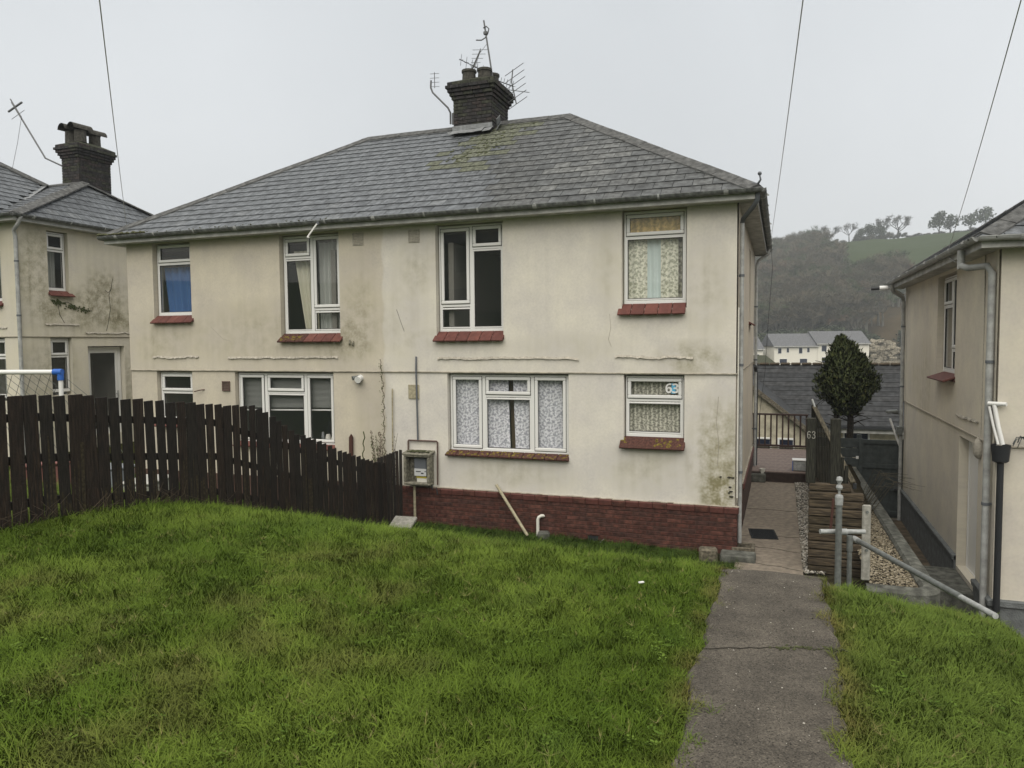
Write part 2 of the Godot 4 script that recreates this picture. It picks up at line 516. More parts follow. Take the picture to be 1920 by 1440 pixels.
func make_ground() -> void:
	var xs := []
	var zs := []
	var v := -9.0
	for q in [-700.0, -420.0, -260.0, -160.0, -110.0, -80.0, -60.0, -45.0, -34.0, -27.0, -22.0, -18.5, -16.0, -14.0, -12.0, -10.5]: xs.append(q)
	while v < 1.75:
		xs.append(v)
		v += 0.22
	for q in [1.78, 1.82, 2.0, 2.28, 2.32, 2.6, 2.9, 3.2, 3.5, 3.9, 4.4, 5.0, 6.0, 7.5, 9.5, 12.0, 15.0, 18.0, 22.0, 26.0, 30.0, 35.0, 40.0, 46.0, 52.0, 60.0, 70.0, 82.0, 96.0, 115.0, 150.0, 210.0, 320.0, 480.0, 700.0]: xs.append(q)
	for q in [400.0, 180.0, 90.0, 50.0, 30.0, 22.0, 17.0, 14.0, 12.0, 11.0]: zs.append(q)
	v = 10.4
	while v > -1.0:
		zs.append(v)
		v -= 0.2
	for q in [-1.3, -2.2, -3.5, -5.0, -6.5, -8.0, -9.0, -10.0, -11.5, -13.0, -15.0, -17.5, -21.0, -26.0, -33.0, -45.0, -65.0, -95.0, -125.0, -150.0, -162.0]: zs.append(q)
	v = -170.0
	while v > -390.0:
		zs.append(v)
		v -= 7.0
	for q in [-420.0, -500.0, -700.0]: zs.append(q)
	var nx := xs.size()
	var verts := PackedVector3Array()
	var cols := PackedColorArray()
	var norms := PackedVector3Array()
	var idx := PackedInt32Array()
	for zz in zs:
		for xx in xs:
			var y := ground_h(xx, zz)
			verts.append(Vector3(xx, y, zz))
			cols.append(ground_color(xx, zz, y))
			var e := 0.1 if zz > -20.0 else 3.0
			norms.append(Vector3(ground_h(xx - e, zz) - ground_h(xx + e, zz), 2.0 * e, ground_h(xx, zz - e) - ground_h(xx, zz + e)).normalized())
	for j in zs.size() - 1:
		for i in nx - 1:
			var a := j * nx + i
			idx.append_array(PackedInt32Array([a, a + nx + 1, a + 1, a, a + nx, a + nx + 1]))
	var arr := []
	arr.resize(Mesh.ARRAY_MAX)
	arr[Mesh.ARRAY_VERTEX] = verts
	arr[Mesh.ARRAY_NORMAL] = norms
	arr[Mesh.ARRAY_COLOR] = cols
	arr[Mesh.ARRAY_INDEX] = idx
	var am := ArrayMesh.new()
	am.add_surface_from_arrays(Mesh.PRIMITIVE_TRIANGLES, arr)
	struct("ground", am, M.ground)

# ------------------------------------------------------------------ walls
func ring(st: SurfaceTool, x0: float, x1: float, y0: float, y1: float, w: float, z0: float, z1: float, e := 0.006) -> void:
	var zc := (z0 + z1) * 0.5
	var d := absf(z1 - z0)
	bb(st, Vector3((x0 + x1) / 2, y1 - w / 2, zc), Vector3(x1 - x0, w, d), e)
	bb(st, Vector3((x0 + x1) / 2, y0 + w / 2, zc), Vector3(x1 - x0, w, d), e)
	bb(st, Vector3(x0 + w / 2, (y0 + y1) / 2, zc), Vector3(w, y1 - y0 - 2 * w, d - 0.003), e)
	bb(st, Vector3(x1 - w / 2, (y0 + y1) / 2, zc), Vector3(w, y1 - y0 - 2 * w, d - 0.003), e)

# a wall with openings, its outer face on z = 0 of its own frame
func wall_mesh(x0: float, x1: float, y0: float, y1: float, thick: float, holes: Array, W: float, H: float, zf := 0.0) -> ArrayMesh:
	var st := mb()
	var gx := [x0, x1]
	var gy := [y0, y1]
	for h in holes:
		for k in [h[0], h[1]]:
			if k > x0 and k < x1 and not gx.has(k): gx.append(k)
		for k in [h[2], h[3]]:
			if k > y0 and k < y1 and not gy.has(k): gy.append(k)
	gx.sort()
	gy.sort()
	var uv := func(x: float, y: float) -> Vector2: return Vector2(x / W, 1.0 - y / H)
	for i in gx.size() - 1:
		for j in gy.size() - 1:
			var a: float = gx[i]
			var b: float = gx[i + 1]
			var c: float = gy[j]
			var d: float = gy[j + 1]
			var open := false
			for h in holes:
				if (a + b) / 2 > h[0] and (a + b) / 2 < h[1] and (c + d) / 2 > h[2] and (c + d) / 2 < h[3]: open = true
			if open: continue
			quad(st, Vector3(a, c, zf), Vector3(b, c, zf), Vector3(b, d, zf), Vector3(a, d, zf), [uv.call(a, c), uv.call(b, c), uv.call(b, d), uv.call(a, d)])
			quad(st, Vector3(b, c, -thick), Vector3(a, c, -thick), Vector3(a, d, -thick), Vector3(b, d, -thick), [uv.call(b, c), uv.call(a, c), uv.call(a, d), uv.call(b, d)])
	for h in holes:
		var a := maxf(h[0], x0)
		var b := minf(h[1], x1)
		var c := maxf(h[2], y0)
		var d := minf(h[3], y1)
		if a >= b or c >= d: continue
		var f := [uv.call(a, c), uv.call(a + 0.05, c), uv.call(a + 0.05, d), uv.call(a, d)]
		quad(st, Vector3(a, c, zf), Vector3(a, d, zf), Vector3(a, d, -thick), Vector3(a, c, -thick), [f[0], f[3], f[2], f[1]])
		quad(st, Vector3(b, c, -thick), Vector3(b, d, -thick), Vector3(b, d, zf), Vector3(b, c, zf), f)
		if h[3] <= y1: quad(st, Vector3(a, d, zf), Vector3(b, d, zf), Vector3(b, d, -thick), Vector3(a, d, -thick), f)
		if h[2] >= y0: quad(st, Vector3(a, c, -thick), Vector3(b, c, -thick), Vector3(b, c, zf), Vector3(a, c, zf), f)
	# the ends and edges
	var g := [uv.call(x0, y0), uv.call(x1, y0), uv.call(x1, y1), uv.call(x0, y1)]
	quad(st, Vector3(x0, y0, -thick), Vector3(x0, y0, zf), Vector3(x0, y1, zf), Vector3(x0, y1, -thick), [g[0], g[0], g[3], g[3]])
	quad(st, Vector3(x1, y0, zf), Vector3(x1, y0, -thick), Vector3(x1, y1, -thick), Vector3(x1, y1, zf), [g[1], g[1], g[2], g[2]])
	quad(st, Vector3(x0, y0, -thick), Vector3(x1, y0, -thick), Vector3(x1, y0, zf), Vector3(x0, y0, zf), [g[0], g[1], g[1], g[0]])
	quad(st, Vector3(x0, y1, zf), Vector3(x1, y1, zf), Vector3(x1, y1, -thick), Vector3(x0, y1, -thick), [g[3], g[2], g[2], g[3]])
	return st.commit()

# r = [x0, x1, y0, y1] of the frame in the wall's frame; cells = [x0, x1, y0, y1, opens] of the visible glass
func window(parent: Node, xf: Transform3D, r: Array, cells: Array, called := "window") -> void:
	var zf := -0.085
	var st := mb()
	ring(st, r[0], r[1], r[2], r[3], 0.055, zf, zf - 0.07)
	# every bar between two cells: fill what is left with mullions
	var seen := []
	for i in cells.size():
		for j in cells.size():
			var p: Array = cells[i]
			var q: Array = cells[j]
			if q[0] > p[1] and q[0] - p[1] < 0.26 and minf(p[3], q[3]) > maxf(p[2], q[2]):
				var mx: float = (p[1] + q[0]) / 2
				if not seen.any(func(k): return absf(k - mx) < 0.08):
					seen.append(mx)
					bb(st, Vector3(mx, (r[2] + r[3]) / 2, zf - 0.036), Vector3(0.07, r[3] - r[2] - 0.108, 0.066), 0.006)
			if q[2] > p[3] and q[2] - p[3] < 0.26 and minf(p[1], q[1]) > maxf(p[0], q[0]):
				var w0: float = minf(p[0], q[0]) - 0.035
				var w1: float = maxf(p[1], q[1]) + 0.035
				bb(st, Vector3((w0 + w1) / 2, (p[3] + q[2]) / 2, zf - 0.037), Vector3(w1 - w0, 0.062, 0.062), 0.006)
	var o := obj(called, st, M.white, parent, xf)
	for c in cells:
		if c[4]:
			var s := mb()
			ring(s, c[0] - 0.05, c[1] + 0.05, c[2] - 0.05, c[3] + 0.05, 0.056, zf + 0.014, zf - 0.03, 0.009)
			obj("sash", s, M.white, o)
			var gk := mb()
			ring(gk, c[0] - 0.058, c[1] + 0.058, c[2] - 0.058, c[3] + 0.058, 0.03, zf + 0.0035, zf - 0.02, 0.001)
			obj("gasket", gk, M.gasket, o)
		else:
			var s2 := mb()
			ring(s2, c[0] - 0.03, c[1] + 0.03, c[2] - 0.03, c[3] + 0.03, 0.034, zf - 0.006, zf - 0.04, 0.009)
			obj("glazing_bead", s2, M.white, o)
		var rb := mb()
		ring(rb, c[0] - 0.004, c[1] + 0.004, c[2] - 0.004, c[3] + 0.004, 0.012, zf - 0.008, zf - 0.034, 0.001)
		obj("rubber_seal", rb, M.gasket, o)
		var g := mb()
		quad(g, Vector3(c[0], c[2], zf - 0.025), Vector3(c[1], c[2], zf - 0.025), Vector3(c[1], c[3], zf - 0.025), Vector3(c[0], c[3], zf - 0.025))
		obj("pane", g, M.glass, o)

# a sloping sill of red quarry tiles
func sill(parent: Node, xf: Transform3D, x0: float, x1: float, ytop: float, lichen: Array, drop := 0.12, out := 0.12, tiles := 0) -> void:
	var st := mb()
	bx(st, Vector3((x0 + x1) / 2, ytop - drop * 0.5 - 0.04, -0.03), Vector3(x1 - x0 - 0.012, 0.03, 0.14))
	var o := obj("window_sill", st, M.ledge, parent, xf)
	var n := tiles if tiles > 0 else maxi(1, int(round((x1 - x0) / 0.215)))
	var w := (x1 - x0) / n
	var bs := Basis(Vector3.RIGHT, atan2(drop, out + 0.085))
	for i in n:
		var t := mb()
		bb(t, Vector3.ZERO, Vector3(w - 0.009, 0.032, Vector2(drop, out + 0.085).length()), 0.006)
		var lx := x0 + w * (i + 0.5)
		var m: Material = M["sill%d" % ((i * 7 + int(x0 * 10)) % 3 if i else 0)]
		for l in lichen:
			if lx > l[0] and lx < l[1]: m = M.sill_lichen
		obj("tile", t, m, o, Transform3D(Basis(Vector3(0, 0, 1), 0.004 * sin(i * 5.0)) * bs, Vector3(lx, ytop - drop * 0.5, (out - 0.085) * 0.5 + 0.003 * sin(i * 3.0))))
		if m == M.sill_lichen:
			var lm := mb()
			for k in (7 if w < 0.5 else 26):
				var p := Vector3(rng.randf_range(-w * 0.42, w * 0.42) if w < 0.5 else (rng.randf_range(0.05, 0.45) if k < 20 else rng.randf_range(-0.47, -0.38)) * w, 0.0165, rng.randf_range(-0.08, 0.09))
				bb(lm, p, Vector3(rng.randf_range(0.02, 0.06), 0.006, rng.randf_range(0.02, 0.05)), 0.0029, Basis(Vector3.UP, rng.randf() * 3.0))
			obj("lichen", lm, M.lichen, o, Transform3D(bs, Vector3(lx, ytop - drop * 0.5, (out - 0.085) * 0.5))).set_meta("kind", "stuff")

# ragged mortar line left where a canopy was cut away
func drip_line(parent: Node, xf: Transform3D, x0: float, x1: float, y: float, sd: int) -> void:
	var st := mb()
	rng.seed = sd
	var n := int((x1 - x0) / 0.035)
	var pa := Vector3(x0, y, 0)
	var off := 0.0
	for i in n:
		var x := x0 + (x1 - x0) * (i + 1) / n
		off = clampf(off + rng.randf_range(-0.009, 0.009), -0.018, 0.018)
		var edge := 1.0 if i > 0 and i < n - 1 else 0.3
		var pb := Vector3(x, y + off, 0)
		var d := (0.038 + 0.014 * rng.randf()) * edge
		var t := 0.026 + 0.010 * rng.randf()
		var q := [pa + Vector3(0, -t, d), pb + Vector3(0, -t, d), pb + Vector3(0, t * 0.8, 0.004), pa + Vector3(0, t * 0.8, 0.004)]
		quad(st, q[0], q[1], q[2], q[3])
		quad(st, pa + Vector3(0, -t * 1.3, -0.002), pb + Vector3(0, -t * 1.3, -0.002), q[1], q[0])
		pa = pb
	obj("drip_ledge", st, M.drip, parent, xf)

# ------------------------------------------------------------------ roof
func ridge_tiles(parent: Node, a: Vector3, b: Vector3, fall: float, w := 0.19) -> void:
	var len := a.distance_to(b)
	var n := maxi(1, int(round(len / 0.46)))
	var bs := look(a, b)
	var st := mb()
	var L := len / n - 0.006
	var t := 0.03
	for s in [-1.0, 1.0]:
		var o := Vector3(0, 0.012, 0)
		var e := Vector3(0, 0.012 - fall * w, s * w)
		var h := Vector3(L / 2, 0, 0)
		var dn := Vector3(0, -t, 0)
		quad_out(st, o - h, o + h, e + h, e - h, o + Vector3(0, -1, 0))
		quad_out(st, e - h, e + h, e + h + dn, e - h + dn, o)
		for k in [-1.0, 1.0]:
			quad_out(st, o + h * k, e + h * k, e + h * k + dn, o + h * k + dn, o)
	var mesh := st.commit()
	for i in n:
		var p := a.lerp(b, (i + 0.5) / n) + Vector3(0, 0.04 + 0.004 * sin(i * 7.3), 0)
		obj("ridge_tile", mesh, M.ridge, parent, Transform3D(bs * Basis(Vector3(1, 0, 0), 0.02 * sin(i * 4.1)), p))

# one slope: o = eave corner on its left seen from outside, u along the eave; run and rise up the slope; il/ir = how far the hips cut in by the top
func slope(roof: Node, o: Vector3, u: Vector3, L: float, run: float, rise: float, il: float, ir: float, single: bool, kind: Callable, out: Array) -> void:
	var n := u.cross(Vector3.UP).normalized()     # outward, level
	var v := (Vector3.UP * rise - n * run).normalized()
	var N := u.cross(v).normalized()
	var SL := Vector2(run, rise).length()
	var rows := int(round(SL / SLATE_GAUGE))
	var g := SL / rows
	var w := 0.305
	for r in rows:
		var v0 := r * g - (0.03 if r == 0 else 0.0)
		var v1 := minf(v0 + g + 0.07, SL)
		var lift := 0.017
		var u0 := -w * (0.5 if r % 2 else 0.0)
		while u0 < maxf(L, L - ir):
			var a0 := maxf(u0 + 0.0045, il * v0 / SL)
			var b0 := minf(u0 + w - 0.0045, L - ir * v0 / SL)
			var a1 := maxf(u0 + 0.0045, il * v1 / SL)
			var b1 := minf(u0 + w - 0.0045, L - ir * v1 / SL)
			if b0 - a0 > 0.02:
				if b1 < a1:
					a1 = (a1 + b1) / 2
					b1 = a1
				out.append([o, u, v, N, a0, b0, a1, b1, v0, v1, lift, kind.call(o + u * (u0 + w / 2) + v * (v0 + g / 2), r, int(u0 / w + 900)), single])
			u0 += w

func slate_shape(st: SurfaceTool, s: Array, org: Vector3) -> void:
	var o: Vector3 = s[0] - org
	var u: Vector3 = s[1]
	var v: Vector3 = s[2]
	var N: Vector3 = s[3]
	var th := 0.006
	var A: Vector3 = o + u * s[4] + v * s[8] + N * s[10]
	var B: Vector3 = o + u * s[5] + v * s[8] + N * s[10]
	var C: Vector3 = o + u * s[7] + v * s[9] + N * 0.001
	var D: Vector3 = o + u * s[6] + v * s[9] + N * 0.001
	var dn := N * -th
	quad(st, A + N * th, B + N * th, C + N * th, D + N * th)
	quad(st, A, B, B + N * th, A + N * th)
	quad(st, A + dn * 0, D, D + N * th, A + N * th)
	quad(st, B, B + N * th, C + N * th, C)

func lay_slates(roof: Node, all: Array, most: int) -> void:
	var order := []
	for s in all:
		var p: Vector3 = s[0] + s[1] * ((s[4] + s[5]) / 2) + s[2] * ((s[8] + s[9]) / 2)
		if s[12]: order.append([p.distance_to(EYE) / sqrt(maxf(0.03, s[5] - s[4])), s, p])
	order.sort_custom(func(a, b): return a[0] < b[0])
	for i in mini(most, order.size()):
		var s: Array = order[i][1]
		var p: Vector3 = order[i][2]
		s.append(true)
		var st := mb()
		slate_shape(st, s, p)
		obj("slate", st, M[s[11]], roof, Transform3D(Basis(s[3], 0.010 * sin(i * 12.9)) * Basis(s[1], 0.006 * sin(i * 7.7)), p))
	var rest := {}
	for s in all:
		if s.size() > 13: continue
		if not rest.has(s[11]): rest[s[11]] = mb()
		slate_shape(rest[s[11]], s, Vector3.ZERO)
	if rest.is_empty(): return
	var am := ArrayMesh.new()
	for k in rest:
		rest[k].commit(am)
		am.surface_set_material(am.get_surface_count() - 1, M[k])
	var o := MeshInstance3D.new()
	o.mesh = am
	o.name = pname(roof, "slates")
	roof.add_child(o)
	o.set_meta("kind", "stuff")

# a hipped roof over x0..x1, z1..z0 with its eaves at ye; rx, rz = run of the end and the long slopes
func hip_roof(house: Node, x0: float, x1: float, z0: float, z1: float, ye: float, rx: float, rise: float, single: int, kind: Callable, left_hip := true) -> Node:
	var rz := (z0 - z1) / 2
	var zm := (z0 + z1) / 2
	var xl := x0 + rx if left_hip else x0
	var A := Vector3(xl, ye + rise, zm)
	var B := Vector3(x1 - rx, ye + rise, zm)
	var st := mb()
	var dn := Vector3(0, -0.02, 0)
	quad(st, Vector3(x0, ye, z0) + dn, Vector3(x1, ye, z0) + dn, B + dn, A + dn)
	quad(st, Vector3(x1, ye, z1) + dn, Vector3(x0, ye, z1) + dn, A + dn, B + dn)
	tri(st, Vector3(x1, ye, z0) + dn, Vector3(x1, ye, z1) + dn, B + dn)
	tri(st, Vector3(x0, ye, z1) + dn, Vector3(x0, ye, z0) + dn, A + dn)
	var roof := obj("roof", st, M.underlay, house)
	var all := []
	slope(roof, Vector3(x0, ye, z0), Vector3.RIGHT, x1 - x0, rz, rise, rx if left_hip else 0.0, rx, (single & 1) > 0, kind, all)
	slope(roof, Vector3(x1, ye, z0), Vector3.FORWARD, z0 - z1, rx, rise, rz, rz, (single & 2) > 0, kind, all)
	if left_hip: slope(roof, Vector3(x0, ye, z1), Vector3.BACK, z0 - z1, rx, rise, rz, rz, (single & 4) > 0, kind, all)
	slope(roof, Vector3(x1, ye, z1), Vector3.LEFT, x1 - x0, rz, rise, rx, rx if left_hip else 0.0, false, kind, all)
	lay_slates(roof, all, 298)
	var f := rise / rz
	ridge_tiles(roof, A, B, f)
	for q in [[Vector3(x1, ye, z0), B], [Vector3(x1, ye, z1), B], [Vector3(x0, ye, z0), A], [Vector3(x0, ye, z1), A]]:
		if q[1] == A and not left_hip: continue
		ridge_tiles(roof, q[0] + (q[1] - q[0]).normalized() * 0.06, q[1], f * 0.72)
	return roof

func gutter_run(parent: Node, a: Vector3, b: Vector3, out: Vector3, m := "gutter") -> void:
	var st := mb()
	var n := 8
	var r := 0.058
	for i in n:
		for k in [[r, 1.0], [r - 0.005, -1.0]]:
			var a0 := PI + PI * i / n
			var a1 := PI + PI * (i + 1) / n
			var p0: Vector3 = out * (cos(a0) * k[0]) + Vector3.UP * (sin(a0) * k[0])
			var p1: Vector3 = out * (cos(a1) * k[0]) + Vector3.UP * (sin(a1) * k[0])
			var c := (a + b) / 2 + (Vector3.ZERO if k[1] > 0 else (p0 + p1) * 4.0)
			quad_out(st, a + p0, b + p0, b + p1, a + p1, c)
	var d := (b - a).normalized()
	for s in [-1.0, 1.0]:
		bar(st, a + out * r * s + d * 0.003, b + out * r * s - d * 0.003, 0.012, 0.012)
	for e in [a, b]:
		for i in n:
			tri(st, e, e + out * (cos(PI + PI * i / n) * r) + Vector3.UP * (sin(PI + PI * i / n) * r), e + out * (cos(PI + PI * (i + 1) / n) * r) + Vector3.UP * (sin(PI + PI * (i + 1) / n) * r))
	var o := obj("gutter", st, M[m], parent)
	var cnt := int(a.distance_to(b) / 0.95)
	for i in cnt:
		var p := a.lerp(b, (i + 0.5) / cnt)
		var s2 := mb()
		for j in n:
			var a0 := PI + PI * j / n
			var a1 := PI + PI * (j + 1) / n
			bar(s2, p + out * (cos(a0) * 0.063) + Vector3.UP * (sin(a0) * 0.063), p + out * (cos(a1) * 0.063) + Vector3.UP * (sin(a1) * 0.063), 0.03 if i % 3 else 0.07, 0.006)
		bar(s2, p + out * 0.063, p + out * 0.063 + Vector3.UP * 0.012, 0.03, 0.012)
		obj("gutter_bracket", s2, M.pipe, o)

func downpipe(parent: Node, pts: Array, clips: Array, into: Vector3, r := 0.034, m := "pipe") -> void:
	var o := obj("downpipe", tube_mesh(pts, r, 12), M[m], parent)
	for c in clips:
		var st := mb()
		tube(st, [c - Vector3(0, 0.02, 0), c + Vector3(0, 0.02, 0)], r + 0.008, 12)
		bar(st, c, c + into * (r + 0.04), 0.03, 0.024)
		obj("pipe_clip", st, M.pipe_dark, o)

func bricks(parent: Node, o: Vector3, u: Vector3, out: Vector3, L: float, courses: int, kind: String, course_h := 0.075, bw := 0.225, depth := 0.06, proud := 0.0) -> void:
	var mesh := box_mesh(Vector3(bw - 0.009, course_h - 0.010, depth), 0.004)
	var half := box_mesh(Vector3(bw / 2 - 0.009, course_h - 0.010, depth), 0.004)
	var bs := Basis(u, Vector3.UP, out)
	for r in courses:
		var s := 0.0 if r % 2 else -bw / 2
		while s < L - 0.01:
			var a := maxf(s, 0.0)
			var b := minf(s + bw, L)
			if b - a > 0.03:
				var full := b - a > bw - 0.01
				var halfb := absf(b - a - bw / 2) < 0.01
				var m: ArrayMesh = mesh if full else (half if halfb else box_mesh(Vector3(b - a - 0.009, course_h - 0.010, depth), 0.004))
				var p := o + u * ((a + b) / 2) + Vector3.UP * (course_h * (r + 0.5)) + out * (proud - depth / 2 + rng.randf_range(-0.0025, 0.0025))
				obj("brick", m, M["%s%d" % [kind, rng.randi() % 4]], parent, Transform3D(bs * Basis(Vector3(0, 0, 1), rng.randf_range(-0.006, 0.006)), p))
			s += bw

# ------------------------------------------------------------------ a house of this street
# frames of its four walls
func wall_frames(w: float, d: float) -> Dictionary:
	return {
		"front": Transform3D(Basis.IDENTITY, Vector3(-w, 0, 0)),
		"right": Transform3D(Basis(Vector3(0, 0, -1), Vector3.UP, Vector3(1, 0, 0)), Vector3.ZERO),
		"left": Transform3D(Basis(Vector3(0, 0, 1), Vector3.UP, Vector3(-1, 0, 0)), Vector3(-w, 0, -d)),
		"back": Transform3D(Basis(Vector3(-1, 0, 0), Vector3.UP, Vector3(0, 0, -1)), Vector3(0, 0, -d)),
	}

func house_body(h: Node, w: float, d: float, holes: Dictionary, mats: Dictionary) -> Dictionary:
	var fr := wall_frames(w, d)
	for side in fr:
		var W: float = w if side == "front" or side == "back" else d
		var hs: Array = holes.get(side, [])
		var m: Material = M[mats.get(side, mats["front"])]
		var inset := 0.0 if side == "front" or side == "back" else 0.26
		obj("upper_wall", wall_mesh(inset, W - inset, 2.85, 5.52, 0.25, hs, W, 5.52, 0.018), m, h, fr[side])
		obj("lower_wall", wall_mesh(inset, W - inset, 0.0, 2.85, 0.25, hs, W, 5.52, 0.0), m, h, fr[side])
		if inset > 0:    # close the corners that the long walls leave
			for e in [0.0, W - 0.26]:
				var tr := mb()
				quad(tr, Vector3(e, 0.0, 0.004), Vector3(e + 0.26, 0.0, 0.004), Vector3(e + 0.26, 2.85, 0.004), Vector3(e, 2.85, 0.004), [Vector2(e / W, 1), Vector2((e + 0.26) / W, 1), Vector2((e + 0.26) / W, 0.48), Vector2(e / W, 0.48)])
				quad(tr, Vector3(e, 2.85, 0.022), Vector3(e + 0.26, 2.85, 0.022), Vector3(e + 0.26, 5.52, 0.022), Vector3(e, 5.52, 0.022), [Vector2(e / W, 0.48), Vector2((e + 0.26) / W, 0.48), Vector2((e + 0.26) / W, 0), Vector2(e / W, 0)])
				obj("wall_corner", tr, m, h, fr[side])
		# the lip where the upper render stops
		var lip := mb()
		var segs := []
		var at := 0.0
		var cuts := []
		for q in hs:
			if q[2] < 2.84 and q[3] > 2.84: cuts.append(q)
		cuts.sort_custom(func(a, b): return a[0] < b[0])
		for q in cuts:
			segs.append([at, q[0]])
			at = q[1]
		segs.append([at, W])
		bb(lip, Vector3(W / 2, 2.862, 0.019), Vector3(W + 0.05, 0.022, 0.018), 0.004)
		obj("render_lip", lip, M.band, h, fr[side])
	var fl := mb()
	for y in [0.8, 2.95, 5.4]:
		bx(fl, Vector3(-w / 2, y, -d / 2), Vector3(w - 0.5, 0.12, d - 0.5))
	for y in [1.87, 4.17]:
		bx(fl, Vector3(-w / 2, y, -d / 2), Vector3(w - 0.5, 2.02, 0.1))
		for k in 4:
			bx(fl, Vector3(-w * (k + 1) / 5.0, y, -d / 4 - 0.02), Vector3(0.1, 2.02, d / 2 - 0.34))
	obj("rooms", fl, M.interior, h)
	return fr

func eaves(h: Node, w: float, d: float, sides: Array, m := "gutter") -> void:
	var o := 0.30
	var ye := 5.60
	if sides.has("front"):
		obj("fascia", box_mesh(Vector3(w + 2 * o, 0.16, 0.02), 0.003), M.fascia, h, Transform3D(Basis.IDENTITY, Vector3(-w / 2, 5.575, o - 0.012)))
		gutter_run(h, Vector3(-w - o - 0.06, ye + 0.035, o + 0.062), Vector3(o + 0.06, ye + 0.035, o + 0.062), Vector3(0, 0, 1), m)
		obj("soffit", box_mesh(Vector3(w + 2 * o - 0.03, 0.012, o - 0.03)), M.soffit, h, Transform3D(Basis.IDENTITY, Vector3(-w / 2, 5.508, o / 2)))
	for s in [["right", 1.0, 0.0], ["left", -1.0, -w]]:
		if not sides.has(s[0]): continue
		var X: float = s[2] + s[1] * (o - 0.012)
		obj("fascia", box_mesh(Vector3(0.02, 0.16, d + 2 * o), 0.003), M.fascia, h, Transform3D(Basis.IDENTITY, Vector3(X, 5.575, -d / 2)))
		gutter_run(h, Vector3(s[2] + s[1] * (o + 0.062), ye + 0.035, o + 0.06), Vector3(s[2] + s[1] * (o + 0.062), ye + 0.035, -d - o - 0.06), Vector3(s[1], 0, 0), m)
		var n := 18
		for i in n:
			var L := (d + 0.5) / n
			obj("soffit_board", box_mesh(Vector3(o - 0.03, 0.012, L - 0.005)), M.soffit, h, Transform3D(Basis.IDENTITY, Vector3(s[2] + s[1] * o / 2, 5.506 + 0.002 * (i % 2), -L * (i + 0.5))))
	if sides.has("back"):
		obj("fascia", box_mesh(Vector3(w + 2 * o, 0.16, 0.02), 0.003), M.fascia, h, Transform3D(Basis.IDENTITY, Vector3(-w / 2, 5.575, -d - o + 0.012)))
		obj("soffit", box_mesh(Vector3(w + 2 * o - 0.03, 0.012, o - 0.03)), M.soffit, h, Transform3D(Basis.IDENTITY, Vector3(-w / 2, 5.508, -d - o / 2)))

func frame_holes(rects: Array) -> Array:
	var out := []
	for r in rects: out.append([r[0] - 0.02, r[1] + 0.02, r[2] - 0.075, r[3] + 0.02])
	return out

# ------------------------------------------------------------------ small builders
func yagi(parent: Node, a: Vector3, b: Vector3, el: Vector3, n: int, l0: float, l1: float, m: Material) -> void:
	obj("boom", tube_mesh([a, b], 0.009, 6), m, parent)
	for i in n:
		var p := a.lerp(b, (i + 0.3) / (n - 0.4))
		var l := lerpf(l0, l1, float(i) / maxf(1, n - 1)) * 0.5
		obj("element", tube_mesh([p - el * l, p + el * l], 0.0055, 5), m, parent)

func text(parent: Node, s: String, font: String, size: float, depth: float, m: Material, xf: Transform3D, called: String, bold := false) -> void:
	var t := TextMesh.new()
	var f := SystemFont.new()
	f.font_names = PackedStringArray([font])
	if bold: f.font_weight = 700
	t.font = f
	t.text = s
	t.font_size = 64
	t.pixel_size = size / 64.0
	t.depth = depth
	obj(called, t, m, parent, xf)

func curtain_mesh(x0: float, x1: float, y0: float, y1: float, z: float, folds: float, depth: float, uvx: float, uvy: float, bot_l := 0.0, bot_r := 0.0) -> ArrayMesh:
	var st := mb()
	var n := int(maxf(8, folds * 8))
	for i in n:
		for j in 4:
			var p := []
			var uv := []
			for k in [[i, j], [i + 1, j], [i + 1, j + 1], [i, j + 1]]:
				var s: float = float(k[0]) / n
				var t: float = k[1] / 4.0
				var a := lerpf(x0 + bot_l * (1 - t), x1 + bot_r * (1 - t), s)
				p.append(Vector3(a, lerpf(y0, y1, t), z + depth * sin(s * TAU * folds + t * 0.7) + 0.3 * depth * sin(s * 17.0)))
				uv.append(Vector2(a * uvx, t * (y1 - y0) * uvy))
			quad(st, p[0], p[1], p[2], p[3], uv)
	return st.commit()

func curtain(label: String, m: Material, x0: float, x1: float, y0: float, y1: float, z := -0.33, folds := 5.0, depth := 0.012, uvs := 1.6, group := "", bl := 0.0, br := 0.0, called := "lace_curtain", cat := "curtain") -> void:
	var o := obj(called, curtain_mesh(x0, x1, y0, y1, z, folds, depth, uvs, uvs, bl, br), m)
	tag(o, label, cat, group)

